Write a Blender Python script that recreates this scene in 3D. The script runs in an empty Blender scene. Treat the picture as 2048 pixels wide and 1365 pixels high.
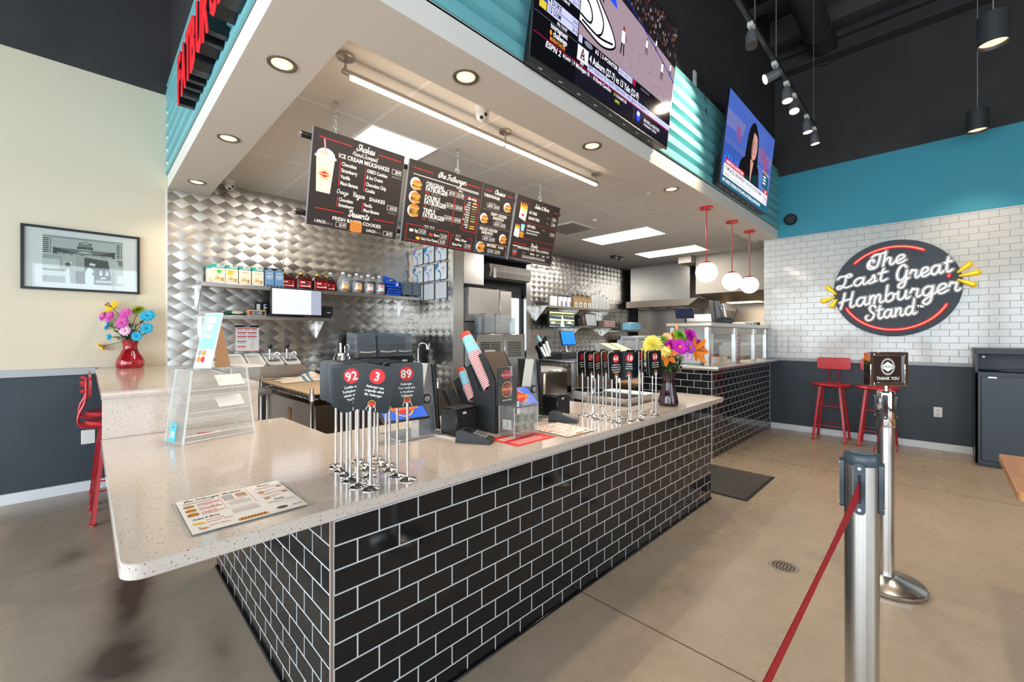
import bpy, math, random
from mathutils import Vector, Matrix
random.seed(11)
S = bpy.context.scene
C = S.collection
PI = math.pi

# ------------------------------------------------------------------ camera, world, big lights, exposure
cam_d = bpy.data.cameras.new('camera')
cam_d.sensor_width = 36.0
cam_d.lens = 15.01
cam_d.shift_y = -0.00542
cam_d.clip_start = 0.02
cam = bpy.data.objects.new('camera', cam_d)
cam.location = (0, 0, 1.38)
cam.rotation_euler = (PI / 2, 0, 0.7867 - PI / 2)
C.objects.link(cam)
S.camera = cam

w = bpy.data.worlds.new('world')
S.world = w
w.use_nodes = True
w.node_tree.nodes['Background'].inputs[0].default_value = (0.80, 0.90, 1.0, 1)
w.node_tree.nodes['Background'].inputs[1].default_value = 1.6

S.view_settings.view_transform = 'Standard'
S.view_settings.look = 'None'
S.view_settings.gamma = 1.0
S.view_settings.exposure = 0.52
S.view_settings.use_curve_mapping = False
try:
    S.cycles.use_denoising = True
    S.cycles.max_bounces = 8
    S.cycles.diffuse_bounces = 4
    S.cycles.glossy_bounces = 4
    S.cycles.transmission_bounces = 8
    S.cycles.transparent_max_bounces = 48
    S.cycles.caustics_reflective = False
    S.cycles.caustics_refractive = False
    S.cycles.sample_clamp_indirect = 6.0
except Exception:
    pass


def area(name, loc, rot, sx, sy, power, col):
    d = bpy.data.lights.new(name, 'AREA')
    d.shape = 'RECTANGLE'
    d.size = sx
    d.size_y = sy
    d.energy = power
    d.color = col
    o = bpy.data.objects.new(name, d)
    o.location = loc
    o.rotation_euler = rot
    C.objects.link(o)
    return o


def spot(name, loc, target, power, col, angle=100, blend=0.6, r=0.03):
    d = bpy.data.lights.new(name, 'SPOT')
    d.energy = power
    d.color = col
    d.spot_size = math.radians(angle)
    d.spot_blend = blend
    d.shadow_soft_size = r
    o = bpy.data.objects.new(name, d)
    o.location = loc
    v = Vector(target) - Vector(loc)
    o.rotation_euler = v.to_track_quat('-Z', 'Y').to_euler()
    C.objects.link(o)
    return o


DAY = (0.80, 0.91, 1.0)
WARM = (1.0, 0.80, 0.58)
# daylight in the storefront windows: west side and front side of the dining room
for i, (ya, yb) in enumerate(((-3.9, -1.3), (-1.0, 1.6), (1.9, 4.6))):
    area('daylight_west', (-4.45, (ya + yb) / 2, 1.75), (0, -PI / 2, 0), 2.7, yb - ya, 115, DAY)
for i, (xa, xb) in enumerate(((-4.0, -1.2), (-0.9, 1.9))):
    area('daylight_front', ((xa + xb) / 2, -4.45, 1.75), (PI / 2, 0, 0), xb - xa, 2.7, 50, DAY)

# ------------------------------------------------------------------ materials


def srgb(h):
    if isinstance(h, (tuple, list)):
        return tuple(h)
    h = h.lstrip('#')
    out = []
    for i in (0, 2, 4):
        v = int(h[i:i + 2], 16) / 255
        out.append(v / 12.92 if v <= 0.04045 else ((v + 0.055) / 1.055) ** 2.4)
    return tuple(out)


MATS = {}


def mat(name, col='#808080', rough=0.5, metal=0.0, emit=None, es=0.0, trans=0.0, ior=1.45, alpha=1.0, coat=0.0, noise=None, bump=None, spec=0.5, aniso=0.0, double=True):
    """Principled material; noise=(scale, amount) varies the colour, bump=(scale, strength) roughens the surface."""
    if name in MATS:
        return MATS[name]
    m = bpy.data.materials.new(name)
    m.use_nodes = True
    nt = m.node_tree
    p = nt.nodes['Principled BSDF']
    c = srgb(col)
    p.inputs['Base Color'].default_value = (*c, 1)
    p.inputs['Roughness'].default_value = rough
    p.inputs['Metallic'].default_value = metal
    p.inputs['IOR'].default_value = ior
    p.inputs['Transmission Weight'].default_value = trans
    p.inputs['Alpha'].default_value = alpha
    p.inputs['Coat Weight'].default_value = coat
    p.inputs['Specular IOR Level'].default_value = spec
    if emit is not None:
        p.inputs['Emission Color'].default_value = (*srgb(emit), 1)
        p.inputs['Emission Strength'].default_value = es
    tc = None
    if noise or bump:
        tc = nt.nodes.new('ShaderNodeTexCoord')
    if noise:
        n = nt.nodes.new('ShaderNodeTexNoise')
        n.inputs['Scale'].default_value = noise[0]
        n.inputs['Detail'].default_value = 5
        nt.links.new(tc.outputs['Object'], n.inputs['Vector'])
        r = nt.nodes.new('ShaderNodeValToRGB')
        a = noise[1]
        r.color_ramp.elements[0].position = 0.3
        r.color_ramp.elements[1].position = 0.7
        r.color_ramp.elements[0].color = (*[max(0, v * (1 - a)) for v in c], 1)
        r.color_ramp.elements[1].color = (*[min(1, v * (1 + a)) for v in c], 1)
        nt.links.new(n.outputs['Fac'], r.inputs['Fac'])
        nt.links.new(r.outputs['Color'], p.inputs['Base Color'])
    if bump:
        n2 = nt.nodes.new('ShaderNodeTexNoise')
        n2.inputs['Scale'].default_value = bump[0]
        n2.inputs['Detail'].default_value = 4
        nt.links.new(tc.outputs['Object'], n2.inputs['Vector'])
        b = nt.nodes.new('ShaderNodeBump')
        b.inputs['Strength'].default_value = bump[1]
        b.inputs['Distance'].default_value = 0.004
        nt.links.new(n2.outputs['Fac'], b.inputs['Height'])
        nt.links.new(b.outputs['Normal'], p.inputs['Normal'])
    MATS[name] = m
    return m


def axes_vec(nt, u, v, du=0.0, dv=0.0):
    """A texture vector (position along axis u, position along axis v, 0) in the object's own space."""
    tc = nt.nodes.new('ShaderNodeTexCoord')
    sp = nt.nodes.new('ShaderNodeSeparateXYZ')
    nt.links.new(tc.outputs['Object'], sp.inputs[0])
    cb = nt.nodes.new('ShaderNodeCombineXYZ')
    for k, (ax, off) in enumerate(((u, du), (v, dv))):
        a = nt.nodes.new('ShaderNodeMath')
        a.operation = 'ADD'
        a.inputs[1].default_value = off
        nt.links.new(sp.outputs[ax], a.inputs[0])
        nt.links.new(a.outputs[0], cb.inputs[k])
    return cb.outputs[0]


def tile_mat(name, u, col, grout, bw, rh, mortar, rough, du=0.0, dv=0.0, vary=0.0, wave=0.0):
    m = bpy.data.materials.new(name)
    m.use_nodes = True
    nt = m.node_tree
    p = nt.nodes['Principled BSDF']
    vec = axes_vec(nt, u, 2, du, dv)
    br = nt.nodes.new('ShaderNodeTexBrick')
    br.offset = 0.5
    br.inputs['Scale'].default_value = 1.0
    br.inputs['Brick Width'].default_value = bw
    br.inputs['Row Height'].default_value = rh
    br.inputs['Mortar Size'].default_value = mortar
    br.inputs['Mortar Smooth'].default_value = 0.1
    c = srgb(col)
    br.inputs['Color1'].default_value = (*[x * (1 - vary) for x in c], 1)
    br.inputs['Color2'].default_value = (*[min(1, x * (1 + vary)) for x in c], 1)
    br.inputs['Mortar'].default_value = (*srgb(grout), 1)
    nt.links.new(vec, br.inputs['Vector'])
    nt.links.new(br.outputs['Color'], p.inputs['Base Color'])
    mx = nt.nodes.new('ShaderNodeMapRange')
    mx.inputs['To Min'].default_value = rough
    mx.inputs['To Max'].default_value = 0.85
    nt.links.new(br.outputs['Fac'], mx.inputs['Value'])
    nt.links.new(mx.outputs[0], p.inputs['Roughness'])
    inv = nt.nodes.new('ShaderNodeMath')
    inv.operation = 'SUBTRACT'
    inv.inputs[0].default_value = 1.0
    nt.links.new(br.outputs['Fac'], inv.inputs[1])
    h = inv.outputs[0]
    if wave:
        n = nt.nodes.new('ShaderNodeTexNoise')
        n.inputs['Scale'].default_value = 9.0
        tc = nt.nodes.new('ShaderNodeTexCoord')
        nt.links.new(tc.outputs['Object'], n.inputs['Vector'])
        ml = nt.nodes.new('ShaderNodeMath')
        ml.operation = 'MULTIPLY_ADD'
        ml.inputs[1].default_value = wave
        nt.links.new(n.outputs['Fac'], ml.inputs[0])
        nt.links.new(h, ml.inputs[2])
        h = ml.outputs[0]
    b = nt.nodes.new('ShaderNodeBump')
    b.inputs['Strength'].default_value = 0.5
    b.inputs['Distance'].default_value = 0.002
    nt.links.new(h, b.inputs['Height'])
    nt.links.new(b.outputs['Normal'], p.inputs['Normal'])
    return m


def quilt_mat(name, u, pu=0.15, pv=0.104):
    """Stainless sheet pressed into rows of pillowed diamonds."""
    m = bpy.data.materials.new(name)
    m.use_nodes = True
    nt = m.node_tree
    p = nt.nodes['Principled BSDF']
    p.inputs['Base Color'].default_value = (0.52, 0.50, 0.465, 1)
    p.inputs['Metallic'].default_value = 1.0
    p.inputs['Roughness'].default_value = 0.28
    vec = axes_vec(nt, u, 2)
    sp = nt.nodes.new('ShaderNodeSeparateXYZ')
    nt.links.new(vec, sp.inputs[0])

    def mth(op, a, b=None, c=None):
        n = nt.nodes.new('ShaderNodeMath')
        n.operation = op
        for k, x in enumerate((a, b, c)):
            if x is None:
                continue
            if isinstance(x, (int, float)):
                n.inputs[k].default_value = x
            else:
                nt.links.new(x, n.inputs[k])
        return n.outputs[0]
    a = mth('MULTIPLY', sp.outputs[0], 1 / pu)
    b = mth('MULTIPLY', sp.outputs[1], 1 / pv)
    s1 = mth('ADD', a, b)
    s2 = mth('SUBTRACT', a, b)

    f1, f2 = mth('FRACT', s1), mth('FRACT', s2)
    i1, i2 = mth('FLOOR', s1), mth('FLOOR', s2)
    par = mth('MULTIPLY_ADD', mth('FLOORED_MODULO', mth('SUBTRACT', i1, i2), 2.0), 2.0, -1.0)
    wn = nt.nodes.new('ShaderNodeTexWhiteNoise')
    wn.noise_dimensions = '2D'
    cb = nt.nodes.new('ShaderNodeCombineXYZ')
    nt.links.new(i1, cb.inputs[0])
    nt.links.new(i2, cb.inputs[1])
    nt.links.new(cb.outputs[0], wn.inputs['Vector'])
    rs = nt.nodes.new('ShaderNodeSeparateXYZ')
    nt.links.new(wn.outputs['Color'], rs.inputs[0])
    # every diamond leans up or down in turn and swells a little
    tz = mth('ADD', mth('MULTIPLY_ADD', par, 0.058, mth('MULTIPLY_ADD', rs.outputs[0], 0.05, -0.025)), mth('MULTIPLY', mth('SUBTRACT', f1, f2), 0.055))
    tx = mth('ADD', mth('MULTIPLY_ADD', rs.outputs[1], 0.05, -0.025), mth('MULTIPLY_ADD', mth('ADD', f1, f2), 0.05, -0.05))
    cn = nt.nodes.new('ShaderNodeCombineXYZ')
    nt.links.new(tx, cn.inputs[u])
    nt.links.new(tz, cn.inputs[2])
    ge = nt.nodes.new('ShaderNodeNewGeometry')
    ad = nt.nodes.new('ShaderNodeVectorMath')
    nt.links.new(ge.outputs['Normal'], ad.inputs[0])
    nt.links.new(cn.outputs[0], ad.inputs[1])
    nm = nt.nodes.new('ShaderNodeVectorMath')
    nm.operation = 'NORMALIZE'
    nt.links.new(ad.outputs[0], nm.inputs[0])
    nt.links.new(nm.outputs[0], p.inputs['Normal'])
    return m


def quartz_mat(name):
    m = bpy.data.materials.new(name)
    m.use_nodes = True
    nt = m.node_tree
    p = nt.nodes['Principled BSDF']
    p.inputs['Roughness'].default_value = 0.13
    p.inputs['Coat Weight'].default_value = 0.2
    p.inputs['Coat Roughness'].default_value = 0.05
    tc = nt.nodes.new('ShaderNodeTexCoord')
    base = (*srgb('#cec2b7'), 1)
    prev = None
    for sc, lo, hi, col in ((120.0, 0.10, 0.13, '#776c64'), (230.0, 0.12, 0.15, '#9a8e84'), (170.0, 0.08, 0.10, '#e6ddd4')):
        v = nt.nodes.new('ShaderNodeTexVoronoi')
        v.inputs['Scale'].default_value = sc
        nt.links.new(tc.outputs['Object'], v.inputs['Vector'])
        # only some cells carry a chip
        wn = nt.nodes.new('ShaderNodeSeparateXYZ')
        nt.links.new(v.outputs['Color'], wn.inputs[0])
        g = nt.nodes.new('ShaderNodeMath')
        g.operation = 'GREATER_THAN'
        g.inputs[1].default_value = 0.72
        nt.links.new(wn.outputs[0], g.inputs[0])
        r = nt.nodes.new('ShaderNodeMapRange')
        r.inputs['From Min'].default_value = hi * 2.2
        r.inputs['From Max'].default_value = lo * 2.0
        nt.links.new(v.outputs['Distance'], r.inputs['Value'])
        mu = nt.nodes.new('ShaderNodeMath')
        mu.operation = 'MULTIPLY'
        nt.links.new(r.outputs[0], mu.inputs[0])
        nt.links.new(g.outputs[0], mu.inputs[1])
        mx = nt.nodes.new('ShaderNodeMix')
        mx.data_type = 'RGBA'
        nt.links.new(mu.outputs[0], mx.inputs[0])
        if prev is None:
            mx.inputs[6].default_value = base
        else:
            nt.links.new(prev, mx.inputs[6])
        mx.inputs[7].default_value = (*srgb(col), 1)
        prev = mx.outputs[2]
    nt.links.new(prev, p.inputs['Base Color'])
    return m


def concrete_mat(name):
    m = bpy.data.materials.new(name)
    m.use_nodes = True
    nt = m.node_tree
    p = nt.nodes['Principled BSDF']
    tc = nt.nodes.new('ShaderNodeTexCoord')
    n1 = nt.nodes.new('ShaderNodeTexNoise')
    n1.inputs['Scale'].default_value = 1.3
    n1.inputs['Detail'].default_value = 8
    n1.inputs['Roughness'].default_value = 0.65
    n2 = nt.nodes.new('ShaderNodeTexNoise')
    n2.inputs['Scale'].default_value = 14
    n2.inputs['Detail'].default_value = 3
    n3 = nt.nodes.new('ShaderNodeTexNoise')
    n3.inputs['Scale'].default_value = 160
    for n in (n1, n2, n3):
        nt.links.new(tc.outputs['Object'], n.inputs['Vector'])
    r = nt.nodes.new('ShaderNodeValToRGB')
    r.color_ramp.elements[0].position = 0.15
    r.color_ramp.elements[1].position = 0.85
    r.color_ramp.elements[0].color = (*srgb('#908270'), 1)
    r.color_ramp.elements[1].color = (*srgb('#b7a692'), 1)
    ad = nt.nodes.new('ShaderNodeMath')
    ad.operation = 'MULTIPLY_ADD'
    ad.inputs[1].default_value = 0.22
    nt.links.new(n2.outputs['Fac'], ad.inputs[0])
    ml = nt.nodes.new('ShaderNodeMath')
    ml.operation = 'MULTIPLY'
    ml.inputs[1].default_value = 0.78
    nt.links.new(n1.outputs['Fac'], ml.inputs[0])
    nt.links.new(ml.outputs[0], ad.inputs[2])
    nt.links.new(ad.outputs[0], r.inputs['Fac'])
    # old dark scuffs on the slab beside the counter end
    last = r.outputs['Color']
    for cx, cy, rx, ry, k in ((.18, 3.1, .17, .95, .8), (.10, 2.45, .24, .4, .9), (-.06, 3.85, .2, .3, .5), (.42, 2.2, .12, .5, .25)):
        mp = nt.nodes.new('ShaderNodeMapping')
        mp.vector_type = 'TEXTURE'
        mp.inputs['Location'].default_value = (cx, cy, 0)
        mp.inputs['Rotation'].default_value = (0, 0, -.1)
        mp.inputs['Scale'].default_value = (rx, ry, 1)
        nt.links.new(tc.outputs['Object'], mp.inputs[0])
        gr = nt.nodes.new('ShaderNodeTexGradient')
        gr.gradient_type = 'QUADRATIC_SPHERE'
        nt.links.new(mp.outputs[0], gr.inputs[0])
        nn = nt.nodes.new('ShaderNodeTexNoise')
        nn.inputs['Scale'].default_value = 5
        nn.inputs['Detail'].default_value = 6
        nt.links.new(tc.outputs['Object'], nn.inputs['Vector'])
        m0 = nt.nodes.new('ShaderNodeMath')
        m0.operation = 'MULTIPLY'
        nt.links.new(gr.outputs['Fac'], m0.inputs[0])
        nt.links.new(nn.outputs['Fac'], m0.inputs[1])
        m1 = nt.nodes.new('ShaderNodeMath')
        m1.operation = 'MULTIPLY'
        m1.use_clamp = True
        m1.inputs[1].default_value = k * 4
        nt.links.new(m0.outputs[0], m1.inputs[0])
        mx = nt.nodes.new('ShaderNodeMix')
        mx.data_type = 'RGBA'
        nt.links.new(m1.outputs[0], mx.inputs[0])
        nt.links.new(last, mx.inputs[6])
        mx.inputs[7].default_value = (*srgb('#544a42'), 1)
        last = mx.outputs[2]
    nt.links.new(last, p.inputs['Base Color'])
    mr = nt.nodes.new('ShaderNodeMapRange')
    mr.inputs['To Min'].default_value = 0.22
    mr.inputs['To Max'].default_value = 0.34
    nt.links.new(n2.outputs['Fac'], mr.inputs['Value'])
    nt.links.new(mr.outputs[0], p.inputs['Roughness'])
    b = nt.nodes.new('ShaderNodeBump')
    b.inputs['Strength'].default_value = 0.08
    b.inputs['Distance'].default_value = 0.003
    nt.links.new(n3.outputs['Fac'], b.inputs['Height'])
    nt.links.new(b.outputs['Normal'], p.inputs['Normal'])
    return m


def grid_ceiling_mat(name):
    m = bpy.data.materials.new(name)
    m.use_nodes = True
    nt = m.node_tree
    p = nt.nodes['Principled BSDF']
    p.inputs['Roughness'].default_value = 0.8
    vec = axes_vec(nt, 0, 1, -1.53 + 6.1, -3.03 + 12.0)
    br = nt.nodes.new('ShaderNodeTexBrick')
    br.offset = 0.0
    br.inputs['Scale'].default_value = 1.0
    br.inputs['Brick Width'].default_value = 0.61
    br.inputs['Row Height'].default_value = 1.2
    br.inputs['Mortar Size'].default_value = 0.012
    br.inputs['Mortar Smooth'].default_value = 0.0
    br.inputs['Color1'].default_value = (*srgb('#ece7df'), 1)
    br.inputs['Color2'].default_value = (*srgb('#eee9e1'), 1)
    br.inputs['Mortar'].default_value = (*srgb('#fbf8f3'), 1)
    nt.links.new(vec, br.inputs['Vector'])
    nt.links.new(br.outputs['Color'], p.inputs['Base Color'])
    return m


def wood_mat(name, c1, c2, axis=1):
    m = bpy.data.materials.new(name)
    m.use_nodes = True
    nt = m.node_tree
    p = nt.nodes['Principled BSDF']
    p.inputs['Roughness'].default_value = 0.35
    vec = axes_vec(nt, 0, 1)
    br = nt.nodes.new('ShaderNodeTexBrick')
    br.inputs['Scale'].default_value = 1.0
    br.inputs['Brick Width'].default_value = 0.5
    br.inputs['Row Height'].default_value = 0.045
    br.inputs['Mortar Size'].default_value = 0.0006
    br.inputs['Color1'].default_value = (*srgb(c1), 1)
    br.inputs['Color2'].default_value = (*srgb(c2), 1)
    br.inputs['Mortar'].default_value = (*srgb('#6a4528'), 1)
    nt.links.new(vec, br.inputs['Vector'])
    n = nt.nodes.new('ShaderNodeTexNoise')
    n.inputs['Scale'].default_value = 30
    mp = nt.nodes.new('ShaderNodeMapping')
    mp.inputs['Scale'].default_value = (0.12, 1.6, 1.0)
    tc = nt.nodes.new('ShaderNodeTexCoord')
    nt.links.new(tc.outputs['Object'], mp.inputs[0])
    nt.links.new(mp.outputs[0], n.inputs['Vector'])
    mx = nt.nodes.new('ShaderNodeMix')
    mx.data_type = 'RGBA'
    mx.blend_type = 'MULTIPLY'
    mx.inputs[0].default_value = 0.35
    nt.links.new(br.outputs['Color'], mx.inputs[6])
    nt.links.new(n.outputs['Color'], mx.inputs[7])
    nt.links.new(mx.outputs[2], p.inputs['Base Color'])
    return m


def clear_mat(name, tint=(0.975, 0.985, 0.985), rough=0.03, body=0.05):
    """Clear sheet plastic or glass: mostly see-through, with a real surface reflection."""
    m = bpy.data.materials.new(name)
    m.use_nodes = True
    nt = m.node_tree
    nt.nodes.remove(nt.nodes['Principled BSDF'])
    out = nt.nodes['Material Output']
    tr = nt.nodes.new('ShaderNodeBsdfTransparent')
    tr.inputs[0].default_value = (*tint, 1)
    gl = nt.nodes.new('ShaderNodeBsdfGlossy')
    gl.inputs['Roughness'].default_value = rough
    df = nt.nodes.new('ShaderNodeBsdfDiffuse')
    df.inputs[0].default_value = (*tint, 1)
    lw = nt.nodes.new('ShaderNodeLayerWeight')
    lw.inputs[0].default_value = 0.5
    pw = nt.nodes.new('ShaderNodeMath')
    pw.operation = 'POWER'
    pw.inputs[1].default_value = 4.0
    nt.links.new(lw.outputs['Facing'], pw.inputs[0])
    fr = nt.nodes.new('ShaderNodeMath')
    fr.operation = 'MULTIPLY_ADD'
    fr.inputs[1].default_value = 0.55
    fr.inputs[2].default_value = 0.045
    nt.links.new(pw.outputs[0], fr.inputs[0])
    m1 = nt.nodes.new('ShaderNodeMixShader')
    m1.inputs[0].default_value = body
    nt.links.new(tr.outputs[0], m1.inputs[1])
    nt.links.new(df.outputs[0], m1.inputs[2])
    m2 = nt.nodes.new('ShaderNodeMixShader')
    nt.links.new(fr.outputs[0], m2.inputs[0])
    nt.links.new(m1.outputs[0], m2.inputs[1])
    nt.links.new(gl.outputs[0], m2.inputs[2])
    nt.links.new(m2.outputs[0], out.inputs[0])
    return m


# ------------------------------------------------------------------ glyphs
GL = {}


def load_glyphs():
    chars = "ABCDEFGHIJKLMNOPQRSTUVWXYZabcdefghijklmnopqrstuvwxyz0123456789.,:&-'!()$/|"
    obs = []
    for bold in (0, 1):
        for ch in chars:
            cu = bpy.data.curves.new('glyph', 'FONT')
            cu.body = '|' + ch + '|'
            c2 = bpy.data.curves.new('glyph', 'FONT')
            c2.body = ch
            for q in (cu, c2):
                q.resolution_u = 2
                q.offset = 0.022 * bold
            o1 = bpy.data.objects.new('glyph', cu)
            o2 = bpy.data.objects.new('glyph', c2)
            C.objects.link(o1)
            C.objects.link(o2)
            obs.append((bold, ch, o1, o2))
    cu = bpy.data.curves.new('glyph', 'FONT')
    cu.body = '||'
    o0 = bpy.data.objects.new('glyph', cu)
    C.objects.link(o0)
    bpy.context.view_layer.update()
    dg = bpy.context.evaluated_depsgraph_get()

    def grab(o):
        e = o.evaluated_get(dg)
        me = e.to_mesh()
        vs = [(v.co.x, v.co.y) for v in me.vertices]
        fs = [tuple(p.vertices) for p in me.polygons]
        e.to_mesh_clear()
        return vs, fs
    w0 = grab(o0)[0]
    w0 = max(v[0] for v in w0) - min(v[0] for v in w0)
    for bold, ch, o1, o2 in obs:
        a = grab(o1)[0]
        adv = max(v[0] for v in a) - min(v[0] for v in a) - w0 - (0.044 if bold else 0)
        vs, fs = grab(o2)
        GL[(bold, ch)] = (vs, fs, adv + 0.025 * bold)
    for bold in (0, 1):
        GL[(bold, ' ')] = ([], [], 0.28)
    for bold, ch, o1, o2 in obs:
        for o in (o1, o2):
            d = o.data
            bpy.data.objects.remove(o)
            bpy.data.curves.remove(d)
    d = o0.data
    bpy.data.objects.remove(o0)
    bpy.data.curves.remove(d)


load_glyphs()


def catmull(pts, n=5):
    if len(pts) < 3:
        return list(pts)
    P = [pts[0]] + list(pts) + [pts[-1]]
    out = []
    for i in range(1, len(P) - 2):
        p0, p1, p2, p3 = P[i - 1], P[i], P[i + 1], P[i + 2]
        for k in range(n):
            t = k / n
            out.append(tuple(0.5 * ((2 * b) + (-a + c) * t + (2 * a - 5 * b + 4 * c - d) * t * t + (-a + 3 * b - 3 * c + d) * t ** 3) for a, b, c, d in zip(p0, p1, p2, p3)))
    out.append(tuple(pts[-1]))
    return out


BOWL = [(.76, .85), (.45, 1), (.15, .75), (.1, .3), (.35, 0), (.6, .2), (.76, .6)]
SCR = {
    'a': (1.08, [BOWL, [(.8, .98), (.76, .35), (.9, 0), (1.12, .2)]]),
    'b': (.95, [[(.14, 1.9), (.1, 1), (.1, .25), (.3, 0), (.65, .2), (.7, .7), (.45, .95), (.12, .6)], [(.62, .82), (.8, .72), (.98, .8)]]),
    'c': (.74, [[(.7, .82), (.42, 1), (.1, .5), (.3, 0), (.76, .2)]]),
    'd': (1.08, [BOWL, [(.84, 1.9), (.78, 1), (.76, .3), (.9, 0), (1.12, .2)]]),
    'e': (.86, [[(0, .25), (.35, .4), (.7, .65), (.6, .98), (.3, .95), (.12, .55), (.2, .12), (.5, 0), (.88, .25)]]),
    'g': (1.02, [BOWL, [(.8, .98), (.78, .2), (.72, -.6), (.45, -.95), (.18, -.7), (.4, -.3), (1.02, .15)]]),
    'h': (1.0, [[(.22, 1.9), (.16, 1), (.12, 0)], [(.14, .5), (.42, .95), (.66, .85), (.66, .3), (.8, 0), (1.02, .2)]]),
    'i': (.5, [[(.14, .95), (.1, .2), (.26, 0), (.5, .2)], [(.2, 1.35), (.22, 1.42)]]),
    'k': (.86, [[(.18, 1.9), (.12, 1), (.1, 0)], [(.66, .98), (.4, .62), (.14, .5), (.45, .4), (.6, .05), (.88, .15)]]),
    'l': (.55, [[(.05, .2), (.4, 1.2), (.38, 1.82), (.2, 1.6), (.16, .3), (.32, 0), (.56, .2)]]),
    'm': (1.32, [[(.12, 1), (.1, 0)], [(.12, .55), (.35, 1), (.52, .8), (.5, 0)], [(.52, .55), (.78, 1), (.96, .8), (.94, .25), (1.08, 0), (1.34, .2)]]),
    'n': (.95, [[(.12, 1), (.1, 0)], [(.12, .55), (.4, 1), (.6, .8), (.58, .25), (.72, 0), (.96, .2)]]),
    'o': (.86, [[(.6, .92), (.32, 1), (.08, .5), (.3, 0), (.62, .3), (.6, .85), (.45, .92), (.65, .75), (.9, .85)]]),
    'p': (.86, [[(.16, 1), (.1, 0), (.02, -.9)], [(.14, .6), (.42, 1), (.68, .7), (.5, .05), (.25, .05), (.5, 0), (.88, .2)]]),
    'r': (.84, [[(.0, .6), (.2, 1.08), (.3, .88), (.56, .9), (.5, .3), (.62, 0), (.86, .2)]]),
    's': (.7, [[(0, .2), (.3, .6), (.42, 1.05), (.55, .55), (.48, .1), (.2, 0), (.08, .15)], [(.48, .1), (.72, .2)]]),
    't': (.72, [[(.36, 1.65), (.28, 1), (.26, .3), (.42, 0), (.74, .2)], [(.02, 1.08), (.66, 1.16)]]),
    'u': (1.0, [[(.1, 1), (.08, .3), (.3, 0), (.6, .3), (.7, 1)], [(.7, 1), (.68, .25), (.82, 0), (1.02, .2)]]),
    'T': (1.0, [[(.3, 1.0), (.12, 1.15), (-.02, .8), (.1, .3), (.45, .1)], [(.1, 1.45), (.4, 1.72), (.8, 1.68), (1.25, 1.8)], [(.82, 1.68), (.76, .8), (.62, .1), (.3, -.1), (-.05, .1), (-.15, .7), (.1, 1.15), (.35, 1.0), (.3, .75)]]),
    'L': (1.2, [[(-.1, 1.35), (.1, 1.65), (.4, 1.6), (.85, 1.78), (1.0, 1.5), (.75, 1.35), (.6, 1.5), (.55, .7), (.35, .05), (.05, .0), (.0, .3), (.3, .35), (.7, 0), (1.2, .2)]]),
    'G': (1.25, [[(.95, 1.45), (.7, 1.8), (.35, 1.6), (.12, .9), (.25, .2), (.6, .1), (.88, .5), (1.0, 1.2)], [(1.0, 1.2), (.92, -.2), (.7, -.8), (.35, -.75), (.35, -.4), (.8, -.1), (1.25, .2)]]),
    'H': (1.42, [[(.4, 1.85), (.3, .9), (.12, -.05)], [(1.12, 1.85), (1.02, .9), (1.0, .25), (1.15, 0), (1.42, .2)], [(.0, .75), (.5, .95), (1.05, 1.0)]]),
    'S': (1.05, [[(1.0, 1.45), (.75, 1.82), (.38, 1.6), (.5, 1.1), (.86, .65), (.65, .05), (.2, 0), (.0, .4), (.2, .6)]]),
    'F': (1.15, [[(.1, 1.35), (.15, 1.75), (.6, 1.68), (1.25, 1.85)], [(.75, 1.7), (.65, .5), (.4, 0), (.05, .15), (.05, .4)], [(.35, .9), (1.0, .98)]]),
    'C': (.98, [[(.95, 1.35), (.78, 1.82), (.3, 1.5), (.1, .7), (.4, 0), (1.0, .3)]]),
    'M': (1.5, [[(0, .1), (.2, 0), (.42, 1.8), (.62, .4), (1.05, 1.85), (1.08, .25), (1.22, 0), (1.5, .2)]]),
    'D': (1.2, [[(.5, 1.75), (.35, .3), (.08, .15), (.3, .02), (.8, .15), (1.08, .9), (.85, 1.65), (.35, 1.85), (0, 1.4)]]),
    'V': (.98, [[(0, 1.5), (.2, 1.75), (.45, 0), (.6, .8), (1.0, 1.8)]]),
    'W': (1.35, [[(0, 1.75), (.2, .8), (.3, 0), (.65, 1.3), (.85, 0), (1.1, .9), (1.3, 1.8)]]),
    '&': (1.0, [[(.95, .05), (.3, 1.2), (.45, 1.6), (.7, 1.35), (.2, .55), (.3, .03), (.65, .08), (.92, .7)]]),
    '-': (.45, [[(.02, .5), (.42, .55)]]),
    ' ': (.55, []),
}


def script_strokes(s, slant=0.22, gap=0.0):
    """Poly-lines of a handwritten word, x-height 1, baseline 0; returns (strokes, width)."""
    x = 0.0
    out = []
    for ch in s:
        adv, st = SCR[ch]
        for q in st:
            out.append([(x + a + b * slant, b) for a, b in catmull(q, 4)])
        x += adv + gap
    return out, x


# ------------------------------------------------------------------ mesh builder


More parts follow.
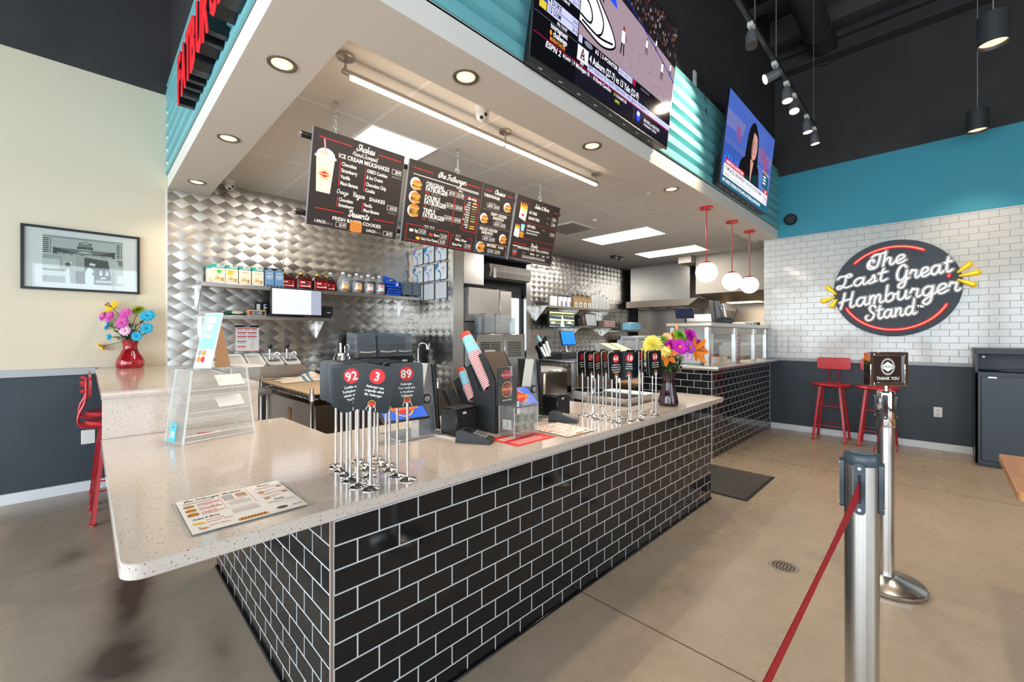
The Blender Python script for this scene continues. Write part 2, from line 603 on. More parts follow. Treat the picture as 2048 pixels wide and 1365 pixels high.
class B:
    def __init__(s, m=None):
        s.v = []
        s.f = []
        s.mi = []
        s.sm = []
        s.mats = []
        s.cur = 0
        s.T = Matrix()
        s.z = 0.0
        if m:
            s.m(m)

    def m(s, mt):
        if mt not in s.mats:
            s.mats.append(mt)
        s.cur = s.mats.index(mt)
        return s

    def frame(s, o, u, v):
        u = Vector(u).normalized()
        v = Vector(v).normalized()
        n = u.cross(v).normalized()
        s.T = Matrix(((u.x, v.x, n.x, o[0]), (u.y, v.y, n.y, o[1]), (u.z, v.z, n.z, o[2]), (0, 0, 0, 1)))
        return s

    def add(s, vs, fs, smooth=True):
        k = len(s.v)
        T = s.T
        for p in vs:
            s.v.append(tuple(T @ Vector(p)))
        for f in fs:
            s.f.append(tuple(i + k for i in f))
            s.mi.append(s.cur)
            s.sm.append(smooth)
        return s

    def box(s, x0, y0, z0, x1, y1, z1, b=0.0):
        if x0 > x1:
            x0, x1 = x1, x0
        if y0 > y1:
            y0, y1 = y1, y0
        if z0 > z1:
            z0, z1 = z1, z0
        if b <= 0:
            vs = [(x, y, z) for z in (z0, z1) for y in (y0, y1) for x in (x0, x1)]
            return s.add(vs, [(0, 2, 3, 1), (4, 5, 7, 6), (0, 1, 5, 4), (2, 6, 7, 3), (0, 4, 6, 2), (1, 3, 7, 5)], False)
        b = min(b, (x1 - x0) * .49, (y1 - y0) * .49, (z1 - z0) * .49)
        vs = []
        idx = {}
        X, Y, Z = (x0, x1), (y0, y1), (z0, z1)
        for i in (0, 1):
            for j in (0, 1):
                for k in (0, 1):
                    dx, dy, dz = (b if i == 0 else -b), (b if j == 0 else -b), (b if k == 0 else -b)
                    for a, q in enumerate(((X[i], Y[j] + dy, Z[k] + dz), (X[i] + dx, Y[j], Z[k] + dz), (X[i] + dx, Y[j] + dy, Z[k]))):
                        idx[(i, j, k, a)] = len(vs)
                        vs.append(q)
        fs = []

        def face(ids, n):
            c = [Vector(vs[t]) for t in ids]
            nn = (c[1] - c[0]).cross(c[2] - c[0])
            fs.append(tuple(ids) if nn.dot(Vector(n)) > 0 else tuple(reversed(ids)))
        for i in (0, 1):
            sg = 2 * i - 1
            face([idx[(i, 0, 0, 0)], idx[(i, 1, 0, 0)], idx[(i, 1, 1, 0)], idx[(i, 0, 1, 0)]], (sg, 0, 0))
            face([idx[(0, i, 0, 1)], idx[(1, i, 0, 1)], idx[(1, i, 1, 1)], idx[(0, i, 1, 1)]], (0, sg, 0))
            face([idx[(0, 0, i, 2)], idx[(1, 0, i, 2)], idx[(1, 1, i, 2)], idx[(0, 1, i, 2)]], (0, 0, sg))
        for i in (0, 1):
            for j in (0, 1):
                a, c = 2 * i - 1, 2 * j - 1
                face([idx[(i, j, 0, 0)], idx[(i, j, 1, 0)], idx[(i, j, 1, 1)], idx[(i, j, 0, 1)]], (a, c, 0))
                face([idx[(i, 0, j, 0)], idx[(i, 1, j, 0)], idx[(i, 1, j, 2)], idx[(i, 0, j, 2)]], (a, 0, c))
                face([idx[(0, i, j, 1)], idx[(1, i, j, 1)], idx[(1, i, j, 2)], idx[(0, i, j, 2)]], (0, a, c))
                for k in (0, 1):
                    face([idx[(i, j, k, 0)], idx[(i, j, k, 1)], idx[(i, j, k, 2)]], (a, c, 2 * k - 1))
        return s.add(vs, fs, True)

    def cyl(s, p0, p1, r0, r1=None, n=16, cap=True):
        r1 = r0 if r1 is None else r1
        p0, p1 = Vector(p0), Vector(p1)
        d = (p1 - p0).normalized()
        a = d.orthogonal().normalized()
        c = d.cross(a)
        vs, fs = [], []
        for p, r in ((p0, r0), (p1, r1)):
            for i in range(n):
                t = 2 * PI * i / n
                vs.append(tuple(p + (a * math.cos(t) + c * math.sin(t)) * r))
        for i in range(n):
            j = (i + 1) % n
            fs.append((i, j, n + j, n + i))
        if cap:
            fs.append(tuple(reversed(range(n))))
            fs.append(tuple(range(n, 2 * n)))
        return s.add(vs, fs)

    def tube(s, pts, r, n=8, closed=False, flat=1.0):
        pts = [Vector(p) for p in pts]
        N = len(pts)
        vs, fs = [], []
        a = None
        for i, p in enumerate(pts):
            if closed:
                d = (pts[(i + 1) % N] - pts[i - 1])
            else:
                d = pts[min(i + 1, N - 1)] - pts[max(i - 1, 0)]
            if d.length < 1e-9:
                d = Vector((0, 0, 1))
            d.normalize()
            if a is None:
                a = d.orthogonal().normalized()
            else:
                a = (a - d * a.dot(d))
                if a.length < 1e-6:
                    a = d.orthogonal()
                a.normalize()
            c = d.cross(a)
            rr = r[i] if isinstance(r, (list, tuple)) else r
            for k in range(n):
                t = 2 * PI * k / n
                vs.append(tuple(p + a * (math.cos(t) * rr) + c * (math.sin(t) * rr * flat)))
        L = N if closed else N - 1
        for i in range(L):
            i2 = (i + 1) % N
            for k in range(n):
                k2 = (k + 1) % n
                fs.append((i * n + k, i * n + k2, i2 * n + k2, i2 * n + k))
        if not closed:
            fs.append(tuple(reversed(range(n))))
            fs.append(tuple(range((N - 1) * n, N * n)))
        return s.add(vs, fs)

    def lathe(s, prof, c=(0, 0, 0), n=24, wob=None, caps=True):
        """Profile of (radius, height) turned about z."""
        vs, fs = [], []
        for i, (r, z) in enumerate(prof):
            for k in range(n):
                t = 2 * PI * k / n
                q = r * (wob(k, i) if wob else 1.0)
                vs.append((c[0] + q * math.cos(t), c[1] + q * math.sin(t), c[2] + z))
        for i in range(len(prof) - 1):
            for k in range(n):
                k2 = (k + 1) % n
                fs.append((i * n + k, i * n + k2, (i + 1) * n + k2, (i + 1) * n + k))
        if caps and prof[0][0] > 1e-6:
            fs.append(tuple(reversed(range(n))))
        if caps and prof[-1][0] > 1e-6:
            fs.append(tuple(range((len(prof) - 1) * n, len(prof) * n)))
        return s.add(vs, fs)

    def sphere(s, c, r, n=16, sc=(1, 1, 1)):
        vs, fs = [], []
        h = max(4, n // 2)
        for i in range(h + 1):
            ph = -PI / 2 + PI * i / h
            for k in range(n):
                t = 2 * PI * k / n
                vs.append((c[0] + r * sc[0] * math.cos(ph) * math.cos(t), c[1] + r * sc[1] * math.cos(ph) * math.sin(t), c[2] + r * sc[2] * math.sin(ph)))
        for i in range(h):
            for k in range(n):
                k2 = (k + 1) % n
                fs.append((i * n + k, i * n + k2, (i + 1) * n + k2, (i + 1) * n + k))
        return s.add(vs, fs)

    def prism(s, poly, h0, h1, axis='z'):
        """Polygon pushed from h0 to h1 along an axis: 'z' takes (x, y), 'x' takes (y, z), 'y' takes (x, z)."""
        def pt(a, b, h):
            return (a, b, h) if axis == 'z' else ((h, a, b) if axis == 'x' else (a, h, b))
        ar = sum(poly[i - 1][0] * poly[i][1] - poly[i][0] * poly[i - 1][1] for i in range(len(poly)))
        if (ar < 0) != (axis == 'y'):
            poly = list(reversed(poly))
        if h0 > h1:
            h0, h1 = h1, h0
        n = len(poly)
        vs = [pt(a, b, h0) for a, b in poly] + [pt(a, b, h1) for a, b in poly]
        fs = [tuple(reversed(range(n))), tuple(range(n, 2 * n))]
        for i in range(n):
            j = (i + 1) % n
            fs.append((i, j, n + j, n + i))
        return s.add(vs, fs)

    # flat print on the local xy plane, at height s.z
    def poly(s, pts, dz=0.0):
        ar = sum(pts[i - 1][0] * pts[i][1] - pts[i][0] * pts[i - 1][1] for i in range(len(pts)))
        if ar < 0:
            pts = list(reversed(pts))
        return s.add([(a, b, s.z + dz) for a, b in pts], [tuple(range(len(pts)))], False)

    def rect(s, x0, y0, x1, y1, dz=0.0):
        return s.poly([(x0, y0), (x1, y0), (x1, y1), (x0, y1)], dz)

    def ell(s, cx, cy, rx, ry=None, dz=0.0, n=24, a0=0.0, a1=2 * PI):
        ry = rx if ry is None else ry
        full = abs(a1 - a0 - 2 * PI) < 1e-6
        pts = [(cx + rx * math.cos(a0 + (a1 - a0) * i / (n if full else n - 1)), cy + ry * math.sin(a0 + (a1 - a0) * i / (n if full else n - 1))) for i in range(n)]
        return s.poly(pts, dz)

    def ringp(s, cx, cy, r0, r1, k=1.0, dz=0.0, n=28, a0=0.0, a1=2 * PI):
        vs, fs = [], []
        for i in range(n + 1):
            t = a0 + (a1 - a0) * i / n
            for r in (r0, r1):
                vs.append((cx + r * math.cos(t), cy + r * k * math.sin(t), s.z + dz))
        for i in range(n):
            fs.append((2 * i, 2 * i + 1, 2 * i + 3, 2 * i + 2))
        return s.add(vs, fs, False)

    def ribbon(s, pts, wd, dz=0.0):
        N = len(pts)
        vs, fs = [], []
        for i in range(N):
            a = pts[max(i - 1, 0)]
            b = pts[min(i + 1, N - 1)]
            dx, dy = b[0] - a[0], b[1] - a[1]
            L = math.hypot(dx, dy) or 1
            nx, ny = -dy / L * wd / 2, dx / L * wd / 2
            vs += [(pts[i][0] + nx, pts[i][1] + ny, s.z + dz), (pts[i][0] - nx, pts[i][1] - ny, s.z + dz)]
        for i in range(N - 1):
            fs.append((2 * i, 2 * i + 1, 2 * i + 3, 2 * i + 2))
        return s.add(vs, fs, False)

    def outline(s, x0, y0, x1, y1, wd, dz=0.0):
        s.rect(x0, y0, x1, y0 + wd, dz)
        s.rect(x0, y1 - wd, x1, y1, dz)
        s.rect(x0, y0 + wd, x0 + wd, y1 - wd, dz)
        return s.rect(x1 - wd, y0 + wd, x1, y1 - wd, dz)

    def text(s, t, x, y, size, bold=0, align='L', sx=1.0, rot=0.0, dz=0.0, shear=0.0):
        wd = sum(GL[(bold, c)][2] for c in t if (bold, c) in GL) * size * sx
        ox = {'L': 0, 'C': -wd / 2, 'R': -wd}[align]
        ca, sa = math.cos(rot), math.sin(rot)
        cx = ox
        for c in t:
            if (bold, c) not in GL:
                continue
            vs, fs, adv = GL[(bold, c)]
            q = []
            for a, b in vs:
                lx, ly = cx + (a + b * shear) * size * sx, b * size
                q.append((x + lx * ca - ly * sa, y + lx * sa + ly * ca, s.z + dz))
            s.add(q, fs, False)
            cx += adv * size * sx
        return wd

    def fit(s, t, x0, x1, y, size, bold=0, dz=0.0, shear=0.0):
        """Text squeezed or stretched between x0 and x1."""
        wd = sum(GL[(bold, c)][2] for c in t if (bold, c) in GL) * size
        s.text(t, x0, y, size, bold, 'L', (x1 - x0) / wd, 0.0, dz, shear)

    def script(s, t, x, y, h, wd, align='L', rot=0.0, dz=0.0, sx=1.0):
        st, W = script_strokes(t)
        ox = {'L': 0, 'C': -W * h * sx / 2, 'R': -W * h * sx}[align]
        ca, sa = math.cos(rot), math.sin(rot)
        for q in st:
            s.ribbon([(x + (ox + a * h * sx) * ca - b * h * sa, y + (ox + a * h * sx) * sa + b * h * ca) for a, b in q], wd, dz)
        return W * h * sx

    def build(s, name, parent=None, loc=None, rot=None, sharp=38):
        me = bpy.data.meshes.new(name)
        me.from_pydata(s.v, [], s.f)
        for mt in s.mats:
            me.materials.append(mt)
        me.polygons.foreach_set('material_index', s.mi)
        me.polygons.foreach_set('use_smooth', s.sm)
        me.update()
        try:
            me.set_sharp_from_angle(angle=math.radians(sharp))
        except Exception:
            pass
        o = bpy.data.objects.new(name, me)
        C.objects.link(o)
        if parent is not None:
            o.parent = parent
        if loc is not None:
            o.location = loc
        if rot is not None:
            o.rotation_euler = rot
        return o


def tag(o, label, cat, group=None):
    o['label'] = label
    o['category'] = cat
    if group:
        o['group'] = group
    return o


def thing(name, label, cat, loc=(0, 0, 0), rz=0.0, group=None, rot=None):
    o = bpy.data.objects.new(name, None)
    o.empty_display_size = 0.05
    C.objects.link(o)
    o.location = loc
    o.rotation_euler = rot if rot else (0, 0, rz)
    return tag(o, label, cat, group)


def struct(o):
    o['kind'] = 'structure'
    return o


def dup(root, loc, rz=None, label=None, group=None, rot=None):
    """A copy of a thing with copies of its parts and their sub-parts."""
    r = root.copy()
    C.objects.link(r)
    r.location = loc
    if rot is not None:
        r.rotation_euler = rot
    elif rz is not None:
        r.rotation_euler = (0, 0, rz)
    if label:
        r['label'] = label
    if group:
        r['group'] = group
    for ch in list(root.children):
        c = ch.copy()
        C.objects.link(c)
        c.parent = r
        for g in list(ch.children):
            d = g.copy()
            C.objects.link(d)
            d.parent = c
    return r


ORD = ['first', 'second', 'third', 'fourth', 'fifth', 'sixth', 'seventh', 'eighth', 'ninth', 'tenth', 'eleventh', 'twelfth', 'thirteenth', 'fourteenth', 'fifteenth', 'sixteenth', 'seventeenth', 'eighteenth', 'nineteenth', 'twentieth', 'twenty-first', 'twenty-second', 'twenty-third', 'twenty-fourth']

# ------------------------------------------------------------------ shared materials
BLACKWALL = mat('black paint', '#383738', .75, noise=(3, .12))
CREAM = mat('cream paint', '#d6ccb4', .55)
NAVY = mat('dark slate paint', '#363f47', .5, noise=(4, .08))
TEAL = mat('teal paint', '#3d9bb0', .5)
TEALM = mat('teal metal', '#7cc3ca', .36)
WHITE = mat('white paint', '#e9e5dd', .55)
SOFFIT = mat('soffit paint', '#d9d1c6', .6)
RAILG = mat('grey rail', '#a9b0b3', .4)
BASEW = mat('white base', '#dfe3e4', .4)
QX = quilt_mat('quilted steel x', 0)
QY = quilt_mat('quilted steel y', 1)
STEEL = mat('stainless', (0.60, 0.57, 0.53), .30, 1.0, noise=(2.0, .06))
STEELB = mat('bright stainless', (0.60, 0.59, 0.57), .26, 1.0)
STEELD = mat('dim stainless', (0.42, 0.39, 0.36), .36, 1.0)
CHROME = mat('chrome', (0.86, 0.86, 0.87), .06, 1.0)
TILEX = tile_mat('black tile x', 0, '#15171a', '#c9cdd0', .156, .0793, .0028, .07, -.0161 + 1.56, -.069 + .793)
TILEY = tile_mat('black tile y', 1, '#17181b', '#c9cdd0', .156, .0793, .0028, .09, .03, -.069 + .793)
TILEW = tile_mat('white tile', 1, '#dcdcd8', '#8d8f90', .157, .0793, .0022, .10, 20 * .157, -1.053 + .793 * 2, .025, .12)
QUARTZ = quartz_mat('quartz')
CONCRETE = concrete_mat('polished concrete')
CEILK = grid_ceiling_mat('ceiling tiles')
BLK = mat('black plastic', '#1a1b1d', .38)
BLKM = mat('black matte', '#17171a', .7)
DKGREY = mat('dark grey plastic', '#2e3033', .45)
WHT = mat('white plastic', '#ecebe7', .4)
PAPER = mat('white paper', '#efede8', .7)
RED = mat('red enamel', '#c3202a', .28, coat=.3)
REDP = mat('red print', '#d8262c', .6)
WHP = mat('white print', '#f1eee9', .6)
GREYP = mat('grey print', '#a39c97', .6)
YELP = mat('yellow print', '#f0b92d', .6)
BUN = mat('bun print', '#d98e3a', .6)
BUN2 = mat('bun crust print', '#b9682a', .6)
PATTY = mat('patty print', '#5b3420', .6)
LETT = mat('lettuce print', '#8fae3f', .6)
TOMA = mat('tomato print', '#c8402f', .6)
BLUEP = mat('blue print', '#3f86c7', .6)
LBLUE = mat('light blue print', '#8fd0ec', .6)
BOARD = mat('menu board face', '#2b2321', .55)
SIGNK = mat('placard black', '#192022', .22)
CLEAR = clear_mat('clear acrylic')
EDGE = clear_mat('acrylic edge', (0.97, 0.985, 0.99), .1, .55)
GLASS = clear_mat('glass sheet', (0.96, 0.985, 0.98), .01, .02)
CLEARB = clear_mat('clear tub', (0.90, 0.92, 0.92), .06, .22)
SMOKE = clear_mat('smoked plastic', (0.45, 0.52, 0.58), .06, .25)
LAMPW = mat('lamp lens', '#fff1dc', .5, emit=(1.0, .80, .52), es=9.0)
PANELW = mat('panel diffuser', '#ffffff', .5, emit=(1.0, .96, .90), es=7.0)
TUBEW = mat('tube diffuser', '#ffffff', .5, emit=(1.0, .80, .60), es=8.0)
GLOBEW = mat('opal globe', '#ffffff', .3, emit=(1.0, .95, .87), es=3.2)

# ------------------------------------------------------------------ the room
struct(B(CONCRETE).box(-4.6, -4.6, -.1, 10.4, 7.2, 0).build('floor'))
b = B(mat('saw cut', '#57493c', .8))
for x in (1.885, 5.35):
    b.box(x - .003, -4.5, .0, x + .003, 1.36 if x < 3 else 1.79, .0008)
struct(b.build('trim_1'))
struct(B(BLACKWALL).box(-4.6, -4.6, 5.95, 7.42, 5.5, 6.1).build('ceiling'))
struct(B(CEILK).box(.60, 1.8, 2.98, 10.4, 7.2, 3.05).build('ceiling'))

b = B(NAVY).box(-4.6, 5.36, 0, .562, 5.5, 1.04)
b.m(CREAM).box(-4.6, 5.36, 1.04, .562, 5.5, 3.735)
b.m(BLACKWALL).box(-4.6, 5.36, 3.735, .60, 5.5, 5.95)
struct(b.build('wall_left'))
struct(B(RAILG).box(-4.5, 5.335, 1.034, .06, 5.36, 1.095, .003).build('trim_2'))
struct(B(BASEW).box(-4.5, 5.345, 0, .5, 5.36, .09, .002).build('baseboard_left'))
struct(B(QX).box(.562, 5.36, 0, 3.32, 5.5, 2.98).build('wall_back'))
b = B(STEELD)
for x in (1.615, 2.87):
    b.box(x - .006, 5.3575, 0, x + .006, 5.36, 2.98)
b.m(WHITE).box(.550, 5.354, 1.085, .565, 5.36, 2.82)
struct(b.build('trim_3'))
b = B(QY).box(3.30, 4.40, 0, 3.33, 5.36, 2.98)
b.m(STEEL).box(3.295, 4.37, 0, 3.47, 4.40, 2.98).box(3.33, 4.40, 0, 3.47, 5.36, 2.98)
b.m(STEELB).box(3.294, 4.36, 0, 3.325, 4.372, 2.98)
struct(b.build('wall_partition'))
b = B(BLKM).box(3.47, 5.45, 0, 5.25, 5.6, 2.98).box(5.25, 5.45, 2.12, 5.72, 5.6, 2.98).box(5.25, 5.45, 0, 5.72, 5.6, 1.05)
struct(b.build('wall_service'))
b = B(QX).box(5.80, 5.36, 0, 9.55, 5.5, 2.98)
b.m(STEELB).box(5.70, 5.345, 0, 5.82, 5.5, 2.98)
b.m(STEELD)
for x in (6.55, 7.75, 8.85):
    b.box(x - .006, 5.3575, 0, x + .006, 5.36, 2.98)
struct(b.build('wall_rear'))
b = B(BLKM).box(9.50, 5.25, 0, 9.62, 5.45, 2.98)
struct(b.build('trim_4'))
b = B(mat('warm kitchen panel', (0.55, 0.50, 0.44), .42, .85)).box(10.3, 1.5, 0, 10.42, 5.5, 2.98).box(7.42, 1.45, 0, 10.4, 1.55, 2.98).box(9.6, 5.36, 0, 10.4, 5.5, 2.98)
struct(b.build('wall_end'))

# right wall: slate below, rail, white tile, teal band, black above
b = B(NAVY).box(7.27, -4.6, 0, 7.42, 1.885, 1.02)
b.m(TILEW).box(7.27, -4.6, 1.02, 7.42, 1.885, 2.815)
b.m(TEAL).box(7.27, -4.6, 2.815, 7.42, 1.885, 3.728)
b.m(BLACKWALL).box(7.27, -4.6, 3.728, 7.42, 1.885, 5.95)
struct(b.build('wall_right'))
struct(B(RAILG).box(7.255, -4.5, 1.012, 7.27, 1.80, 1.053, .002).build('trim_5'))
struct(B(BASEW).box(7.256, -4.5, 0, 7.27, 1.79, .085, .002).build('baseboard_right'))

# the two unseen sides with their shop windows
for nm, ax in (('wall_west', 0), ('wall_front', 1)):
    b = B(CREAM)
    cuts = ((-3.9, -1.3), (-1.0, 1.6), (1.9, 4.6)) if ax == 0 else ((-4.0, -1.2), (-.9, 1.9))
    lo, hi = (-4.6, 5.5) if ax == 0 else (-4.6, 7.42)

    def seg(a, c, z0, z1):
        if ax == 0:
            b.box(-4.75, a, z0, -4.6, c, z1)
        else:
            b.box(a, -4.75, z0, c, -4.6, z1)
    b.m(NAVY)
    seg(lo, hi, 0, .4)
    b.m(BLACKWALL)
    seg(lo, hi, 3.1, 5.95)
    b.m(CREAM)
    p = lo
    for a, c in cuts:
        seg(p, a, .4, 3.1)
        p = c
    seg(p, hi, .4, 3.1)
    if ax:
        b.m(mat('unseen brown panel', '#6b4a34', .5)).box(2.1, -4.6, .3, 7.2, -4.55, 3.0)  # unseen panel, added to give the sign frame a brown reflection
    struct(b.build(nm))
    fr = B(BLK)
    for a, c in cuts:
        for q in (a, (a + c) / 2, c):
            if ax == 0:
                fr.box(-4.62, q - .03, .4, -4.56, q + .03, 3.1)
            else:
                fr.box(q - .03, -4.62, .4, q + .03, -4.56, 3.1)
    struct(fr.build('window_1' if ax == 0 else 'window_2'))

# header over the counter: white fascia and soffit, teal ribbed cladding, black wall above
b = B(SOFFIT)
b.poly([(.565, 1.70), (7.27, 1.70), (7.27, 2.035), (.90, 2.035), (.90, 5.36), (.565, 5.36)])
b.v = [(x, y, 2.82) for x, y, z in b.v]
b.f = [tuple(reversed(f)) for f in b.f]
b.m(WHITE)
b.box(.565, 1.715, 2.8205, .58, 5.36, 2.96).box(.565, 1.70, 2.8205, 7.27, 1.715, 2.96)
b.m(SOFFIT).box(.885, 2.02, 2.8205, .90, 5.36, 2.98).box(.885, 2.02, 2.8205, 7.42, 2.035, 2.98)
b.box(.565, 1.70, 2.95, .90, 5.36, 2.962).box(.565, 1.70, 2.95, 7.27, 2.03, 2.962)
struct(b.build('ceiling'))
b = B(BLACKWALL).box(.60, 1.74, 2.962, .75, 5.36, 5.95).box(.60, 1.74, 2.962, 7.27, 1.88, 5.95)
struct(b.build('wall_upper'))
PITCH, NR = .1235, 7
prof = []
for k in range(NR):
    z = 2.962 + k * PITCH
    prof += [(.052, z + .004), (.044, z + .078), (.004, z + .09), (.0, z + .114)]
prof = [(.0, 2.962), (.052, 2.962)] + prof[0:] + [(.044, 2.962 + NR * PITCH), (0, 2.962 + NR * PITCH)]
b = B(TEALM)
n = len(prof)
for kind in (0, 1):
    if kind == 0:
        A = [(x, 1.735 - o, z) for x in (.60 - .052, 7.27) for o, z in prof]
    else:
        A = [(.60 - o, y, z) for y in (5.36, 1.735) for o, z in prof]
    b.add(A, [(i, i + 1, n + i + 1, n + i) for i in range(n - 1)], False)
# vertical lap joints of the cladding sheets
for x in (2.55, 3.62, 4.55, 6.4):
    A = [(x + d, 1.733 - o, z) for d in (-.002, .002) for o, z in prof]
    b.add(A, [(i, i + 1, n + i + 1, n + i) for i in range(n - 1)], False)
struct(b.build('trim_6'))

# roof steel over the dining room
b = B(BLACKWALL)
b.box(7.08, -4.5, 5.16, 7.27, 1.74, 5.20).box(7.08, -4.5, 5.36, 7.27, 1.74, 5.40).box(7.16, -4.5, 5.2, 7.2, 1.74, 5.36)
b.m(mat('grey deck', '#4c4a4a', .7)).box(7.0, -4.5, 5.55, 7.27, 1.74, 5.9)
for i in range(9):
    b.box(2.0, -2.2 + i * .42, 5.80, 7.2, -2.08 + i * .42, 5.95)
b.m(BLACKWALL)
for x in (4.6, 6.1):
    b.box(x - .05, -4.5, 5.5, x + .05, 1.74, 5.58).box(x - .05, -4.5, 5.74, x + .05, 1.74, 5.8)
struct(b.build('trim_7'))
t = thing('round_duct', 'round black duct running into the black wall high above the teal band', 'duct', (7.20, 1.12, 5.32))
B(mat('duct paint', '#353232', .55)).cyl((-4.4, 0, 0), (.06, 0, 0), .15, n=28).build('duct_pipe', t)
for x in (-3.2, -1.6, -.55):
    B(BLACKWALL).cyl((x, 0, 0), (x + .03, 0, 0), .157, n=28).build('collar', t)
B(BLACKWALL).cyl((.03, 0, 0), (.065, 0, 0), .19, n=28).build('collar', t)

# ------------------------------------------------------------------ drive-through window in the back
b = B(BLK)
b.box(5.25, 5.44, 1.05, 5.30, 5.5, 2.12, .004).box(5.66, 5.44, 1.05, 5.72, 5.5, 2.12, .004).box(5.25, 5.44, 2.06, 5.72, 5.5, 2.12, .004).box(5.25, 5.44, 1.05, 5.72, 5.5, 1.10, .004)
b.m(GLASS).box(5.30, 5.468, 1.10, 5.66, 5.474, 2.06)
struct(b.build('window_3'))

# ------------------------------------------------------------------ main counter
t = thing('service_counter', 'long service counter faced in glossy black brick tile with a speckled quartz top', 'counter', (0, 0, 0))
b = B(TILEX)
b.box(.556, 1.37, .0, 3.74, 1.40, .80)
b.m(TILEY).box(.553, 1.372, 0, .58, 3.05, .80).box(3.72, 1.372, 0, 3.742, 1.86, .80)
b.m(DKGREY).box(.58, 1.40, 0, 3.72, 1.65, .795).box(.58, 1.65, 0, .90, 3.05, .795).box(.9, 1.65, .0, 2.7, 2.33, .795).box(3.45, 1.65, 0, 3.72, 1.86, .795)
b.build('tiled_base', t)
b = B(mat('tile corner strip', '#8d7768', .5)).box(.5515, 1.3685, 0, .5595, 1.3765, .80)
b.m(mat('grout', '#c9cdd0', .8)).box(.5505, 1.3755, 0, .5535, 1.3785, .80).box(.559, 1.3680, 0, .5615, 1.3705, .80)
b.build('corner_trim', t)
b = B(mat('cove tile', '#101113', .15)).box(.545, 1.358, 0, 3.745, 1.372, .012, .004).box(.541, 1.362, 0, .555, 3.05, .012, .004)
b.build('kick_strip', t)


def rounded(poly, rad, n=6):
    """Round the corners of a polygon; rad gives the radius at each corner."""
    out = []
    N = len(poly)
    for i, p in enumerate(poly):
        r = rad[i] if isinstance(rad, (list, tuple)) else rad
        if r <= 0:
            out.append(p)
            continue
        a, c = Vector(poly[i - 1]), Vector(poly[(i + 1) % N])
        p = Vector(p)
        d1, d2 = (a - p).normalized(), (c - p).normalized()
        ang = d1.angle(d2)
        L = r / math.tan(ang / 2)
        q1, q2 = p + d1 * L, p + d2 * L
        cen = p + (d1 + d2).normalized() * (r / math.sin(ang / 2))
        a1 = math.atan2(q1.y - cen.y, q1.x - cen.x)
        a2 = math.atan2(q2.y - cen.y, q2.x - cen.x)
        da = a2 - a1
        while da > PI:
            da -= 2 * PI
        while da < -PI:
            da += 2 * PI
        out += [(cen.x + r * math.cos(a1 + da * k / n), cen.y + r * math.sin(a1 + da * k / n)) for k in range(n + 1)]
    return out


def rpoly(x0, y0, x1, y1, r, n=5):
    return rounded([(x0, y0), (x1, y0), (x1, y1), (x0, y1)], r, n)


def slab(b, poly, z0, z1, e=.004):
    """Plate with small eased edges."""
    n = len(poly)
    cx = sum(p[0] for p in poly) / n
    cy = sum(p[1] for p in poly) / n
    ar = sum(poly[i - 1][0] * poly[i][1] - poly[i][0] * poly[i - 1][1] for i in range(n))
    if ar < 0:
        poly = list(reversed(poly))
    ins = []
    for i in range(n):
        a, p, c = Vector(poly[i - 1]), Vector(poly[i]), Vector(poly[(i + 1) % n])
        d1, d2 = (p - a).normalized(), (c - p).normalized()
        m = Vector((-(d1.y + d2.y), d1.x + d2.x)).normalized()
        ins.append((p.x + m.x * e, p.y + m.y * e))
    vs = [(x, y, z0) for x, y in ins] + [(x, y, z0 + e) for x, y in poly] + [(x, y, z1 - e) for x, y in poly] + [(x, y, z1) for x, y in ins]
    fs = [tuple(reversed(range(n))), tuple(range(3 * n, 4 * n))]
    for L in range(3):
        for i in range(n):
            j = (i + 1) % n
            fs.append((L * n + i, L * n + j, (L + 1) * n + j, (L + 1) * n + i))
    return b.add(vs, fs)


top = rounded([(.055, 1.335), (3.945, 1.335), (3.945, 1.88), (3.42, 1.88), (3.42, 1.66), (2.88, 1.66), (2.80, 2.37), (.935, 2.37), (.92, 3.06), (.055, 3.06)],
              [.05, .012, .01, .01, .02, .02, .01, .02, 0, 0])
slab(B(QUARTZ), top, .80, .84, .003).build('quartz_top', t)
t = thing('raised_bar', 'raised quartz bar ledge with a waterfall front beside the cream wall', 'counter', (0, 0, 0))
b = B(QUARTZ)
slab(b, [(.055, 3.062), (.78, 3.062), (.78, 5.34), (.055, 5.34)], 1.045, 1.085, .003)
b.build('quartz_ledge', t)
B(QUARTZ).box(.058, 3.065, .8405, .775, 3.10, 1.045).box(.745, 3.10, .8405, .775, 5.2, 1.045).build('waterfall_front', t)
B(NAVY).box(.58, 3.11, .8, .745, 5.33, 1.045).build('bar_body', t)

# second counter with steel top and food guard
t = thing('prep_counter', 'second counter of glossy black brick tile with a stainless top, behind the passage mat', 'counter', (0, 0, 0))
b = B(TILEX).box(4.953, 1.80, 0, 7.26, 1.83, .985)
b.m(TILEY).box(4.95, 1.802, 0, 4.98, 2.62, .985)
b.m(DKGREY).box(4.98, 1.83, 0, 7.26, 2.6, .98)
b.build('tiled_base', t)
b = B(STEEL)
slab(b, [(4.90, 1.715), (7.26, 1.66), (7.26, 2.66), (4.90, 2.66)], .988, 1.034, .003)
b.build('steel_top', t)
B(mat('grout strip', '#c3c7ca', .7)).box(4.9485, 1.7985, 0, 4.956, 1.806, .985).build('corner_trim', t)
B(mat('grout strip', '#c3c7ca', .7)).box(7.245, 1.797, 0, 7.256, 1.803, .985).build('corner_trim', t)
t = thing('sneeze_guard', 'glass sneeze guard with stainless posts and a flat steel shelf over the prep counter', 'sneeze guard', (0, 0, 0))
b = B(STEEL)
slab(b, [(4.93, 1.80), (7.50, 1.80), (7.50, 2.32), (4.93, 2.32)], 1.478, 1.526, .003)
b.build('top_shelf', t)
